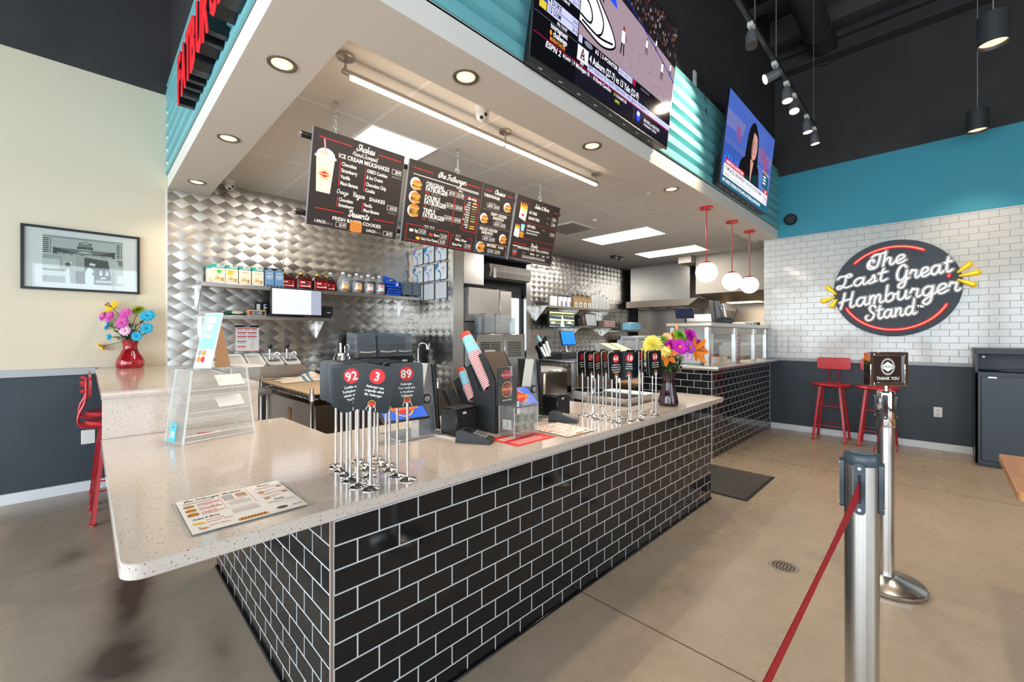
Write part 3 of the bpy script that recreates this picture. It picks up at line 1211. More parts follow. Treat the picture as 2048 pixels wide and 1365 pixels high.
for x, y in ((4.985, 1.86), (4.985, 2.26), (5.87, 1.86), (6.66, 1.86), (7.22, 1.86)):
    B(STEELB).box(x - .028, y - .028, 1.034, x + .028, y + .028, 1.478, .004).build('post', t)
B(STEELD).box(5.013, 1.85, 1.395, 7.2, 1.862, 1.476).build('upper_rail', t)
for x0, x1 in ((5.02, 5.83), (5.90, 6.62), (6.69, 7.19)):
    B(GLASS).box(x0, 1.853, 1.036, x1, 1.859, 1.39).build('glass_pane', t)
B(GLASS).box(4.98, 1.89, 1.06, 4.986, 2.23, 1.47).build('glass_pane', t)
t = thing('notice_card', 'red notice card with white writing behind the guard glass', 'notice', (6.15, 1.90, 1.036))
b = B(WHP).box(-.10, 0, 0, -.035, .003, .28)
b.build('white_sheet', t)
b = B(REDP).box(-.035, 0, 0, .085, .003, .36)
b.m(WHP).frame((-.035, -.001, 0), (1, 0, 0), (0, 0, 1))
for k in range(3):
    b.rect(.015, .20 + k * .05, .105, .225 + k * .05)
for k in range(5):
    b.rect(.02, .05 + k * .026, .10, .058 + k * .026)
b.build('red_sheet', t)

# ------------------------------------------------------------------ printed pictures


def burger(b, cx, cy, s, layers=2, wrap=True):
    """A burger in a white wrapper, s = half width."""
    if wrap:
        b.m(WHP).ell(cx - s * .25, cy + s * .1, s * .95, s * .95, 0)
    hh = .22 * s
    y = cy - s * .62
    b.m(BUN).ell(cx, y + hh * .6, s * .86, hh * 1.3, .0002)
    y += hh * 1.2
    for k in range(layers):
        b.m(PATTY).poly(rpoly(cx - s * .88, y, cx + s * .88, y + hh, hh * .45, 3), .0004)
        b.m(YELP).poly([(cx - s * .8, y + hh), (cx + s * .8, y + hh), (cx + s * .3, y + hh * .4), (cx - s * .2, y + hh * .7)], .0005)
        y += hh * 1.0
    b.m(TOMA).rect(cx - s * .75, y, cx + s * .75, y + hh * .5, .0005)
    pts = [(cx - s * .9 + s * 1.8 * i / 12, y + hh * (.45 if i % 2 else .75)) for i in range(13)]
    b.m(LETT).poly(pts + [(cx + s * .85, y + hh * 1.3), (cx - s * .85, y + hh * 1.3)], .0006)
    y += hh * 1.0
    b.m(BUN).ell(cx, y, s * .9, s * .62, .0007, 16, 0, PI)
    b.m(BUN2).ell(cx + s * .1, y + s * .25, s * .6, s * .3, .0008, 14, 0, PI)


def shield(b, cx, cy, r, m_ring=None, txt=True):
    """Ring with a diamond badge and a lettered band."""
    b.m(m_ring or YELP).ringp(cx, cy, r * .78, r * .92)
    b.m(YELP).poly([(cx - r * 1.2, cy), (cx, cy + r * .66), (cx + r * 1.2, cy), (cx, cy - r * .66)], .0002)
    b.m(REDP).poly([(cx - r * 1.05, cy), (cx, cy + r * .56), (cx + r * 1.05, cy), (cx, cy - r * .56)], .0004)
    if txt:
        b.m(WHP).text('FATBURGER', cx, cy - r * .11, r * .32, 1, 'C', dz=.0007)


# ------------------------------------------------------------------ things on the front of the counter
CT = .84


def menu_sheet(name, label, x0, y0, w_, h_, rz=0):
    t = thing(name, label, 'menu', (x0, y0, CT), rz)
    slab(B(CLEAR), rpoly(-.012, -.006, w_ + .012, h_ + .006, .004), .0006, .004, .0008).build('acrylic_sleeve', t)
    b = B(PAPER)
    b.z = .0046
    b.rect(0, 0, w_, h_)
    b.z = .0049
    k = w_ / .30
    g = h_ / .315
    b.m(BLK).script('The Fatburger', .02 * k, .288 * g, .0105 * g, .0022, sx=.75)
    b.m(GREYP)
    for i in range(3):
        b.rect(.012 * k, (.272 - i * .005) * g, .095 * k, (.2745 - i * .005) * g)
    for i, n in enumerate(('ORIGINAL', 'DOUBLE', 'TRIPLE')):
        y = (.238 - i * .042) * g
        burger(b, .024 * k, y, .016 * k, i + 1, False)
        b.m(REDP).text(n, .045 * k, y + .004 * g, .013 * g, 1)
        b.text('FATBURGER', .045 * k, y - .008 * g, .013 * g, 1, sx=.8)
        b.m(GREYP).rect(.045 * k, y - .015 * g, .085 * k, y - .012 * g)
    b.m(BLK).script('Sides & More', .015 * k, .105 * g, .0085 * g, .0018, sx=.75)
    for i, n in enumerate(('FAT FRIES', 'SKINNY FRIES')):
        b.m(REDP).text(n, .045 * k, (.082 - i * .018) * g, .010 * g, 1)
    b.m(YELP).ell(.022 * k, .075 * g, .013 * k, .008 * g).ell(.030 * k, .068 * g, .013 * k, .006 * g, .0002)
    b.m(REDP).text("KID'S MEAL", .045 * k, .034 * g, .010 * g, 1)
    b.m(LBLUE).rect(.018 * k, .032 * g, .026 * k, .046 * g)
    b.m(BUN).ell(.03 * k, .026 * g, .012 * k, .007 * g, .0002)
    b.m(REDP).outline(.108 * k, .145 * g, .192 * k, .300 * g, .001)
    b.m(BLK).script('The Works', .15 * k, .288 * g, .0085 * g, .0018, 'C', sx=.75)
    b.m(GREYP)
    for i in range(9):
        b.rect(.116 * k, (.272 - i * .0065) * g, .146 * k, (.2755 - i * .0065) * g)
    for i, mm in enumerate((BUN, LETT, TOMA, PATTY, YELP, BUN)):
        b.m(mm).rect(.154 * k, (.268 - i * .0085) * g, .184 * k, (.2735 - i * .0085) * g)
    b.m(REDP).text('ADD-ONS', .15 * k, .205 * g, .008 * g, 1, 'C')
    b.m(GREYP)
    for i in range(4):
        b.rect(.120 * k, (.192 - i * .009) * g, .182 * k, (.195 - i * .009) * g)
    b.m(REDP).text('ICE CREAM SHAKES', .15 * k, .122 * g, .008 * g, 1, 'C', .9)
    b.m(GREYP)
    for i in range(4):
        b.rect(.114 * k, (.110 - i * .008) * g, .188 * k, (.113 - i * .008) * g)
    b.m(BUN)
    for i in range(9):
        b.ell((.118 + i * .0085) * k, .022 * g, .006 * k, .012 * g)
    b.m(BLK).script('Classics', .245 * k, .288 * g, .0085 * g, .0018, 'C', sx=.75)
    for i, n in enumerate(('TURKEYBURGER', 'CRISPY CHICKEN', 'GRILLED CHICKEN', 'VEGGIE BURGER')):
        y = (.262 - i * .034) * g
        b.m(REDP).text(n, (.208 if i % 2 else .214) * k, y, .0085 * g, 1, sx=.9)
        b.m(GREYP).rect(.22 * k, y - .009 * g, .25 * k, y - .006 * g)
        burger(b, (.285 if i % 2 == 0 else .222) * k, y - .012 * g, .010 * k, 1, False)
    b.m(BLK).script('Drinks', .25 * k, .118 * g, .0075 * g, .0017, 'C', sx=.75)
    b.m(REDP).text('LEMONADE, TEA & SODAS', .25 * k, .098 * g, .0075 * g, 1, 'C', .85)
    b.m(PATTY).ell(.235 * k, .035 * g, .016 * k, .012 * g)
    b.m(BLUEP).rect(.265 * k, .03 * g, .278 * k, .038 * g)
    b.m(LETT).rect(.281 * k, .03 * g, .293 * k, .038 * g)
    b.build('printed_menu', t)
    return t


menu_sheet('menu_card', 'white menu card in a clear sleeve on the quartz corner nearest the camera', .202, 1.415, .296, .312)
menu_sheet('menu_card', 'white menu card lying by the second card reader and receipt printer', 1.800, 1.388, .25, .285, -.03)

t = thing('flyer', 'red flyer with white writing under the tip box', 'flyer', (1.478, 1.445, CT))
b = B(REDP)
b.box(0, 0, 0, .298, .21, .0012)
b.z = .0016
b.m(WHP)
b.rect(.02, .150, .15, .165)
b.rect(.02, .125, .15, .137)
for k in range(4):
    b.rect(.03, .028 + k * .017, .26 - .03 * (k % 2), .033 + k * .017)
b.build('red_sheet', t)

# acrylic rack with three sloping tiers, leaning side walls
yaw = math.atan2(.087, .334)
t = thing('acrylic_rack', 'clear acrylic three-tier leaflet rack standing before the waterfall front', 'display rack', (.331, 2.60, CT), yaw)
LW, DP, HT = .345, .19, .365


def side(x0, x1, d):
    b = B(CLEAR)
    A = [(x0, 0, 0), (x0, DP, 0), (x1, DP - .01, HT), (x1, .015, HT)]
    b.add(A + [(x + d, y, z) for x, y, z in A], [(0, 1, 2, 3), (7, 6, 5, 4), (0, 4, 5, 1), (1, 5, 6, 2), (2, 6, 7, 3), (3, 7, 4, 0)], False)
    b.m(EDGE).tube(A, .0022, 6, True).tube([(x + d, y, z) for x, y, z in A], .0022, 6, True)
    return b


for x0, x1, d in ((0, .045, .005), (LW, LW - .035, -.005)):
    side(x0, x1, d).build('side_panel', t)
for k, z in enumerate((.012, .125, .235)):
    b = B(CLEAR)
    f = .13 * z
    xa, xb = .006 + f, LW - .006 - .1 * z
    A = [(xa, .005 + z * .04, z), (xb, .005 + z * .04, z), (xb, DP - .015, z + .055), (xa, DP - .015, z + .055)]
    b.add(A + [(x, y, zz + .004) for x, y, zz in A], [(0, 3, 2, 1), (4, 5, 6, 7), (0, 1, 5, 4), (1, 2, 6, 5), (2, 3, 7, 6), (3, 0, 4, 7)], False)
    b.box(xa, .003 + z * .04, z, xb, .007 + z * .04, z + .028)
    b.m(EDGE).tube([(xa, .005 + z * .04, z + .028), (xb, .005 + z * .04, z + .028)], .0022, 6).tube([(xa, .005 + z * .04, z), (xb, .005 + z * .04, z)], .0022, 6)
    b.build('tier', t)
B(CLEAR).box(.045, .015, HT, LW - .035, DP - .01, HT + .004).build('rack_top', t)
B(CLEAR).box(.006, DP - .006, .0, LW - .006, DP - .002, HT).build('back_panel', t)
t2 = thing('gift_card', 'light blue card with a small red badge in the side pocket of the acrylic rack', 'card', (.318, 2.632, CT + .012), yaw)
b = B(mat('card blue', '#46b6d2', .5))
b.frame((-.006, .085, 0), (0, -1, 0), (.12, 0, 1))
b.box(0, 0, 0, .062, .095, .001)
b.z = .0015
b.m(REDP).poly([(.031 - .008, .075), (.031, .083), (.039, .075), (.031, .067)])
b.m(WHP).rect(.012, .045, .05, .052).rect(.016, .034, .046, .040).rect(.012, .023, .05, .029)
b.build('card_sheet', t2)
t2 = thing('leaflet', 'white and red leaflet lying in the lowest tier of the rack', 'leaflet', (.40, 2.655, CT + .032), yaw + .1)
b = B(PAPER).box(0, 0, 0, .12, .07, .004)
b.z = .0045
b.m(REDP).poly([(.0, .02), (.07, .0), (.09, .0), (.03, .05)])
b.build('folded_sheet', t2)
for k, (z, lab) in enumerate(((.150, 'white leaflets standing in the middle tier of the rack'), (.262, 'white leaflets standing in the topmost tier of the rack'))):
    t2 = thing('leaflet', lab, 'leaflet', (.50, 2.70, CT + z + .01), yaw)
    b = B(PAPER)
    b.frame((0, 0, 0), (1, 0, 0), (0, .7, .7))
    b.box(0, 0, 0, .13, .075, .002)
    b.build('folded_sheet', t2)
# easel card standing on the rack
t2 = thing('counter_card', 'light blue easel card with a brown cardboard back standing on the acrylic rack', 'sign', (.455, 2.70, CT + HT + .006), 0)
b = B(PAPER)
u = Vector((.45, -.89, 0))
b.frame((-.06, .05, 0), u, (.20, .10, .975))
b.box(0, 0, -.004, .125, .295, 0)
b.z = .0004
b.m(mat('pale blue print', '#9fd9ea', .6)).rect(.004, .10, .121, .291)
b.m(mat('pale pink print', '#eec6c6', .6)).rect(.004, .004, .121, .10)
b.z = .0008
b.m(WHP).rect(.02, .24, .09, .275).rect(.02, .20, .075, .232)
b.m(mat('pale yellow print', '#ece7a8', .6)).rect(.02, .165, .08, .18)
b.m(LBLUE)
for k in range(4):
    b.rect(.02, .11 + k * .012, .10, .116 + k * .012)
for k, mm in enumerate((BUN, REDP, WHP, GREYP, BUN, WHP)):
    b.m(mm).ell(.025 + (k % 3) * .03, .045 + (k // 3) * .035, .014, .016)
b.build('printed_face', t2)
b = B(mat('cardboard', '#b08a6a', .8))
b.add([(.02, -.02, 0), (.10, .02, 0), (.055, -.01, .215), (.035, -.02, .215), (.022, -.016, 0), (.102, .024, 0), (.057, -.006, .215), (.037, -.016, .215)],
      [(0, 1, 2, 3), (7, 6, 5, 4), (0, 4, 5, 1), (1, 5, 6, 2), (2, 6, 7, 3), (3, 7, 4, 0)], False)
b.build('easel_back', t2)

# ------------------------------------------------------------------ order-number placards on chrome stands


def base_mesh():
    b = B(CHROME)
    b.lathe([(.0, 0), (.033, 0), (.0335, .003), (.031, .0055), (.012, .0095), (.006, .013), (0, .013)], n=24)
    return b


def pole_mesh():
    b = B(mat('brushed chrome', (0.78, 0.77, 0.75), .18, 1.0))
    b.cyl((0, 0, .010), (0, 0, .285), .0052, n=10)
    b.cyl((0, 0, .272), (0, 0, .29), .0065, n=10)
    return b


BASE0 = POLE0 = None


def placard_mesh(num, lines, blank=False):
    b = B(SIGNK)
    wd, ht = .125, .165
    poly = rpoly(-wd / 2, 0, wd / 2, ht, .016)
    b.frame((0, .0015, .272), (1, 0, 0), (0, 0, 1))
    n = len(poly)
    vs = [(x, y, -.003) for x, y in poly] + [(x, y, 0) for x, y in poly]
    b.add(vs, [tuple(reversed(range(n))), tuple(range(n, 2 * n))], False)
    b.m(mat('placard edge', '#cfd3d3', .4))
    b.add(vs, [(i, (i + 1) % n, n + (i + 1) % n, n + i) for i in range(n)], False)
    b.z = .0005
    b.m(REDP).ell(0, .125, .027)
    b.m(WHP)
    if num:
        b.text(num, 0, .110, .043, 1, 'C', .92, dz=.0004)
        for i, ln in enumerate(lines):
            b.text(ln, 0, .083 - i * .0145, .0118, 1, 'C', .85)
    else:
        for i in range(3):
            b.rect(-.035 + i * .004, .085 - i * .0145, .035 - i * .004, .091 - i * .0145)
    b.m(YELP).ringp(0, .026, .0115, .0135)
    b.m(REDP).poly([(-.014, .026), (0, .034), (.014, .026), (0, .018)], .0003)
    b.m(WHP).ringp(0, .006, .015, .017, dz=.0002, a0=-.2, a1=PI + .2)
    return b


def placard(x, y, num, lines, rz, roll, label, group):
    global BASE0, POLE0
    t = thing('number_placard', label, 'placard', (x, y, CT), rz, group)
    if BASE0 is None:
        BASE0 = base_mesh().build('base', t)
        POLE0 = pole_mesh().build('pole', t)
    else:
        for o in (BASE0, POLE0):
            c = o.copy()
            C.objects.link(c)
            c.parent = t
    o = placard_mesh(num, lines).build('placard', t)
    # tip the plate a little about its foot, as the loose clips let them lean
    M = Matrix.Translation((0, 0, .275)) @ Matrix.Rotation(roll, 4, 'Y') @ Matrix.Translation((0, 0, -.275))
    o.data.transform(M)
    return t


R = math.radians
T3 = ('Fatburger was', 'originally called', 'Mr. Fatburger.')
T89 = ('Fatburger.', 'Our roots are', 'in Southern', 'California.')
T92 = ('Cuddle up to a', 'Turkeyburger on a', 'whole wheat bun.', "You'll be glad.")
G1 = [(.709, 1.417, '3', T3, -34, 11, 'black placard numbered 3 on a chrome stand, in front of number 92'),
      (.689, 1.472, '92', T92, -30, -10, 'black placard numbered 92 on a chrome stand, partly behind number 3'),
      (.851, 1.407, '89', T89, -24, -2, 'black placard numbered 89 on a chrome stand, alone at the counter edge'),
      (.698, 1.553, '', (), -33, -4, 'black placard directly behind number 92, mostly hidden'),
      (.716, 1.624, '', (), -36, -3, 'black placard second behind number 92 in the cluster'),
      (.724, 1.693, '', (), -34, 0, 'black placard third behind number 92 in the cluster'),
      (.730, 1.761, '', (), -35, 0, 'black placard at the far end of the row behind number 92'),
      (.775, 1.548, '', (), -22, 5, 'black placard hidden directly behind the slanted 3'),
      (.811, 1.634, '', (), -25, 2, 'black placard in the column behind the slanted 3, second back'),
      (.820, 1.700, '', (), -30, -2, 'black placard in the column behind the slanted 3, third back'),
      (.818, 1.765, '', (), -28, 2, 'black placard four places behind number 3, farthest of its row'),
      (.848, 1.475, '', (), -20, 3, 'black placard just behind number 89, mirroring the window'),
      (.862, 1.560, '', (), -26, 0, 'black placard in the column behind 89, second back'),
      (.883, 1.628, '', (), -22, 1, 'black placard in the column behind 89, third back'),
      (.880, 1.692, '', (), -28, -2, 'black placard in the column behind 89, fourth back'),
      (.899, 1.758, '', (), -24, 2, 'black placard five places behind number 89, farthest of its row')]
for x, y, num, ln, rz, roll, lab in G1:
    placard(x, y, num, ln, R(rz), R(roll), lab, 'number placards clustered at the near end of the counter')
T44 = T92
T18 = ('Fatburger', 'is amazing.', 'Enjoy it hot.')
G2 = [(2.349, 1.688, '', (), 8, -2, 'black placard turned almost edge-on at the end nearest the card reader'),
      (2.362, 1.625, '29', ('Fatburger is', 'awesome, and', 'so are you.'), -2, -4, 'black placard numbered 29 with white writing'),
      (2.435, 1.704, '', (), 6, 2, 'black placard behind number 29'),
      (2.324, 1.545, '', (), 12, -6, 'black placard turned half aside between numbers 29 and 44'),
      (2.438, 1.649, '', (), 10, 2, 'black placard behind the half-turned one next to number 29'),
      (2.752, 1.790, '', (), 8, 3, 'black placard standing farthest back, near the sink'),
      (2.460, 1.577, '', (), 12, -5, 'black placard with coloured reflections close to number 44'),
      (2.371, 1.475, '', (), 18, -5, 'black placard half hidden behind number 44 on the reader side'),
      (2.323, 1.413, '44', T44, -13, -3, 'black placard numbered 44 at the counter edge'),
      (2.465, 1.474, '', (), -10, 0, 'black placard tucked right behind the one numbered 44'),
      (2.693, 1.639, '', (), 0, 0, 'black placard far behind number 44, near the sink edge'),
      (2.433, 1.391, '18', T18, -31, 3, 'black placard numbered 18 at the counter edge'),
      (2.728, 1.547, '', (), -6, 3, 'black placard far behind number 18'),
      (2.775, 1.500, '', (), 0, 0, 'black placard behind number 18, nearest the sink faucet'),
      (2.500, 1.357, '', (), 29, 4, 'black placard close beside number 18, on the vase side'),
      (2.666, 1.422, '', (), 27, -4, 'thin edge-on black placard between numbers 18 and 54'),
      (2.801, 1.419, '', (), -8, -3, 'black placard just behind number 54'),
      (2.713, 1.349, '54', ('Burgers so big', 'they need their', 'own area code.'), -14, -4, 'black placard numbered 54 beside the flower vase')]
for x, y, num, ln, rz, roll, lab in G2:
    placard(x, y, num, ln, R(rz), R(roll), lab, 'number placards clustered before the sink')

# ------------------------------------------------------------------ order kiosks
SIL = mat('silver paint', (0.74, 0.75, 0.77), .22, .8)


def kiosk(label, loc, rz=0):
    t = thing('order_kiosk', label, 'order screen', loc, rz)
    slab(B(SIL), rpoly(-.125, -.11, .15, .11, .012), 0, .012, .003).build('base_plate', t)
    b = B(SIL)
    b.prism([(.05, .010), (.165, .010), (.128, .375), (.108, .385), (.05, .10)], -.022, .055, 'y')
    b.build('upright', t)
    b = B(BLK)
    b.frame((.168, -.045, .012), (0, 1, 0), (-.10, 0, 1))
    b.box(0, 0, 0, .20, .37, .014, .004)
    b.build('staff_screen', t)
    b = B(BLK)
    b.cyl((.10, -.028, .19), (.10, -.020, .19), .026, n=20)
    b.m(SIL).cyl((.10, -.031, .19), (.10, -.026, .19), .018, n=20)
    b.build('hinge_disc', t)
    g = B(BLK)
    g.frame((-.20, -.10, .105), (1, -.06, 0), (.03, .75, .66))
    g.box(0, 0, -.012, .265, .165, 0, .006)
    g.build('customer_screen_body', t)
    g = B(mat('kiosk screen', '#1d56c4', .25, emit=srgb('#1c50b8'), es=.55))
    g.frame((-.20, -.10, .105), (1, -.06, 0), (.03, .75, .66))
    g.z = .0008
    g.rect(.012, .012, .253, .153)
    g.z = .0014
    g.m(YELP).ringp(.133, .083, .050, .058)
    g.m(REDP).poly([(.04, .083), (.133, .128), (.226, .083), (.133, .038)], .0004)
    g.m(YELP).text('FATBURGER', .133, .070, .034, 1, 'C', .95, dz=.0010)
    g.build('customer_screen', t)
    return t


kiosk('silver ordering screen with a blue badge display behind the number 89 placard', (1.235, 2.03, CT))
kiosk('silver ordering screen with a blue badge display behind the tip box', (1.965, 1.895, CT))


def receipt_printer(label, loc, s=.145, rz=0):
    t = thing('receipt_printer', label, 'receipt printer', loc, rz)
    B(BLK).box(0, 0, 0, s, s, s * .98, .008).build('case', t)
    b = B(DKGREY).box(.004, .004, s * .98, s - .004, s - .03, s * 1.02, .004)
    b.m(BLK).box(.01, s - .028, s * .98, s - .01, s - .018, s * 1.0)
    b.build('lid', t)
    b = B(WHT)
    b.box(.045, -.001, s * .80, .068, .0005, s * .88)
    b.build('sticker', t)
    return t


receipt_printer('black receipt printer cube between the nearer kiosk and the cup dispenser', (1.392, 1.815, CT))
receipt_printer('black receipt printer cube behind the second card reader', (2.205, 1.785, CT), .14)


def card_reader(label, loc, rz):
    t = thing('card_reader', label, 'card reader', loc, rz)
    b = B(DKGREY)
    b.prism([(-.09, 0), (.085, 0), (.095, .014), (.09, .022), (-.055, .064), (-.085, .058)], -.042, .042, 'x')
    b.build('case', t)
    b = B(BLK)
    u, v = Vector((1, 0, 0)), Vector((0, .145, -.042)).normalized()
    b.frame((0, -.052, .0634), u, v)
    b.z = .0006
    b.m(mat('reader screen', '#20262c', .15)).rect(-.03, -.002, .03, .045)
    b.build('screen', t)
    b = B(mat('reader key', '#83878a', .5))
    b.frame((0, -.052, .0634), u, v)
    for i in range(3):
        for j in range(4):
            b.box(-.027 + i * .019, .055 + j * .018, 0, -.012 + i * .019, .067 + j * .018, .003)
    b.build('keypad', t)
    return t


card_reader('black card reader in front of the nearer receipt printer', (1.395, 1.665, CT), R(-150))
card_reader('black card reader on the counter beyond the tip box', (2.115, 1.665, CT), R(-150))


def wire(name, label, cat, pts, r, m, parent=None):
    b = B(m).tube(catmull(pts, 6), r, 6)
    o = b.build(name, parent)
    if parent is None:
        tag(o, label, cat)
    return o


wire('cable', 'white cable running along the counter to the nearer card reader', 'cable', [(1.33, 1.98, CT + .004), (1.33, 1.9, CT + .004), (1.345, 1.84, CT + .004), (1.35, 1.78, CT + .004), (1.36, 1.74, CT + .014)], .003, WHT)
wire('cable', 'black cable looping from the nearer receipt printer to its card reader', 'cable', [(1.42, 1.812, CT + .09), (1.40, 1.80, CT + .085), (1.385, 1.79, CT + .05), (1.37, 1.775, CT + .01), (1.36, 1.745, CT + .012)], .0025, BLK)
wire('cable', 'white cable running to the card reader beyond the tip box', 'cable', [(2.0, 1.85, CT + .004), (2.04, 1.80, CT + .004), (2.07, 1.77, CT + .004), (2.08, 1.74, CT + .012)], .003, WHT)

# ------------------------------------------------------------------ cup dispenser and its cups
t = thing('cup_dispenser', 'black slanted countertop cup dispenser with slots for two cup sizes', 'cup dispenser', (0, 0, 0))
DISP = [(1.722, CT), (1.722, 1.132), (1.824, 1.286), (1.862, 1.266), (1.772, 1.128), (1.782, 1.068), (1.845, 1.062), (1.940, 1.210), (1.980, 1.186), (1.905, 1.05), (1.908, .988), (1.958, .980), (2.048, 1.128), (2.095, 1.10), (2.015, .962), (1.92, CT)]
for x in (1.585, 1.745):
    B(DKGREY).prism(DISP, x, x + .014, 'x').build('side_panel', t)
b = B(mat('brown laminate', '#4b3a31', .45))
b.add([(1.599, 1.722, 1.132), (1.745, 1.722, 1.132), (1.745, 1.824, 1.286), (1.599, 1.824, 1.286), (1.599, 1.730, 1.126), (1.745, 1.730, 1.126), (1.745, 1.832, 1.280), (1.599, 1.832, 1.280)],
      [(0, 1, 2, 3), (7, 6, 5, 4), (0, 4, 5, 1), (1, 5, 6, 2), (2, 6, 7, 3), (3, 7, 4, 0)], False)
b.box(1.599, 1.722, CT, 1.745, 1.732, 1.132)
b.build('front_panel', t)
b = B(DKGREY)
for (y0, z0), (y1, z1) in (((1.86, 1.03), (1.955, 1.175)), ((1.98, .93), (2.065, 1.07))):
    b.add([(1.599, y0, z0), (1.745, y0, z0), (1.745, y1, z1), (1.599, y1, z1), (1.599, y0 + .008, z0 - .005), (1.745, y0 + .008, z0 - .005), (1.745, y1 + .008, z1 - .005), (1.599, y1 + .008, z1 - .005)],
          [(0, 1, 2, 3), (7, 6, 5, 4), (0, 4, 5, 1), (1, 5, 6, 2), (2, 6, 7, 3), (3, 7, 4, 0)], False)
b.build('divider', t)
b = B(DKGREY)
for (y0, z0, y1, z1), x0 in (((1.90, CT + .02, 2.07, 1.06), 1.50),):
    b.add([(x0, y0, z0), (x0 + .07, y0, z0), (x0 + .07, y1, z1), (x0, y1, z1), (x0, y0 + .03, z0 - .0), (x0 + .07, y0 + .03, z0), (x0 + .07, y1 + .03, z1 - .012), (x0, y1 + .03, z1 - .012)],
          [(0, 1, 2, 3), (7, 6, 5, 4), (0, 4, 5, 1), (1, 5, 6, 2), (2, 6, 7, 3), (3, 7, 4, 0)], False)
b.build('lid_slot', t)


def cup_mesh(rr, rb, L):
    """A paper cup, mouth at 0 and base at L along z."""
    b = B(WHP)
    b.tube([(rr * math.cos(a * PI / 12), rr * math.sin(a * PI / 12), 0) for a in range(24)], .0034, 6, True)
    b.m(REDP).lathe([(rr * 1.01, .003), (rr * 1.0, .0085)], n=24)
    rad = lambda q: rr * .985 + (rb - rr * .985) * q
    b.m(LBLUE).lathe([(rad(.05), .05 * L), (rad(.80), .80 * L)], n=24)
    b.m(mat('cup red', '#dd3d28', .45)).lathe([(rad(.80), .80 * L), (rad(1), L), (rb * .93, L), (rb * .9, L - .006), (0, L - .006)], n=24)
    # badge and yellow rays laid on the wall
    for a0, kind in ((PI * 1.5, 0), (PI * 1.0, 1), (PI * 2.0, 1), (PI * .5, 0)):
        def put(pts, m, dz):
            vs = []
            for u, v in pts:
                q = v / L
                r = rad(q) + dz
                th = a0 + u / rad(.45)
                vs.append((r * math.cos(th), r * math.sin(th), v))
            b.m(m).add(vs, [tuple(range(len(vs)))], False)
        if kind == 0:
            c, s_ = .45 * L, rr * .52
            put([(s_ * .62 * math.cos(k * PI / 8), c + s_ * .62 * math.sin(k * PI / 8)) for k in range(16)], YELP, .0006)
            put([(s_ * .5 * math.cos(k * PI / 8), c + s_ * .5 * math.sin(k * PI / 8)) for k in range(16)], LBLUE, .0009)
            put([(-s_, c), (0, c - s_ * .5), (s_, c), (0, c + s_ * .5)], REDP, .0013)
            put([(-s_ * .7, c - s_ * .08), (s_ * .7, c - s_ * .08), (s_ * .7, c + s_ * .08), (-s_ * .7, c + s_ * .08)], YELP, .0016)
        else:
            put([(-.012, .04 * L), (.012, .04 * L), (.004, .6 * L)], YELP, .0005)
            put([(-.004, .5 * L), (.006, .78 * L), (-.010, .78 * L)], mat('cup green', '#7fbf6a', .5), .0007)
    return b


AX = Vector((0, .60, .80))
ang = -math.atan2(.60, .80)
cups = (('tall', 1.636, (1.926, 1.268), .0405, .029, .155, 20, .0118, 'big'), ('short', 1.634, (1.985, 1.075), .0335, .025, .125, 8, .0115, 'small'))
for nm, cx, (cy, cz), rr, rb, L, N, step, wd in cups:
    me = None
    for k in range(N):
        p = Vector((cx - .02, cy, cz)) - AX * (step * k)
        lab = ('blue and red paper cup capping the %s stack in the dispenser' % nm) if k == 0 else ('%s paper cup rim, %s below the cup capping the %s stack' % (wd, ORD[k - 1], nm))
        if me is None:
            o = cup_mesh(rr, rb, L).build('paper_cup')
            me = o.data
        else:
            o = bpy.data.objects.new('paper_cup', me)
            C.objects.link(o)
        o.location = p
        o.rotation_euler = (ang, 0, 0)
        tag(o, lab, 'cup', 'paper cups in the %s slot of the dispenser' % nm)

# ------------------------------------------------------------------ tip box with bank notes
t = thing('tip_box', 'clear acrylic tip box with a tall printed sign at its back, on the red flyer', 'tip box', (1.585, 1.572, CT + .0015))
W_, D_, H_ = .185, .118, .16
b = B(CLEAR)
b.box(0, 0, 0, W_, .004, H_).box(0, D_ - .004, 0, W_, D_, H_).box(0, .004, 0, .004, D_ - .004, H_).box(W_ - .004, .004, 0, W_, D_ - .004, H_).box(.004, .004, 0, W_ - .004, D_ - .004, .004)
b.m(EDGE)
for x in (.001, W_ - .001):
    for y in (.001, D_ - .001):
        b.tube([(x, y, 0), (x, y, H_)], .0018, 6)
b.build('box_walls', t)
b = B(CLEAR).box(.0, 0, H_, .07, D_, H_ + .004).box(.115, 0, H_, W_, D_, H_ + .004).box(.07, 0, H_, .115, .05, H_ + .004).box(.07, .065, H_, .115, D_, H_ + .004)
b.build('lid', t)
b = B(BLK).box(-.02, D_ - .012, H_, .118, D_ - .006, H_ + .205)
b.frame((-.02, D_ - .0125, H_), (1, 0, 0), (0, 0, 1))
b.z = .0004
b.m(REDP).ell(.069, .165, .04, .025)
b.m(WHP).text('Tips, Fat & Skinny', .069, .158, .0135, 1, 'C', .9, dz=.0006)
b.m(YELP).ringp(.069, .083, .034, .039, 1.15)
b.m(REDP).poly([(.022, .083), (.069, .118), (.116, .083), (.069, .048)], .0004)
b.m(YELP).rect(.032, .078, .106, .089, .0007)
b.m(WHP).rect(.035, .022, .103, .027)
b.build('printed_sign', t)
b = B(CLEAR).box(-.022, D_ - .018, H_, .12, D_ - .015, H_ + .208).box(-.022, D_ - .005, H_, .12, D_ - .002, H_ + .208)
b.build('sign_sleeve', t)
NOTE = mat('bank note', '#9aa392', .7, noise=(60, .25))
NOTE2 = mat('note print', '#5f6a58', .7)
NOTE3 = mat('note paper', '#c9cabb', .7)
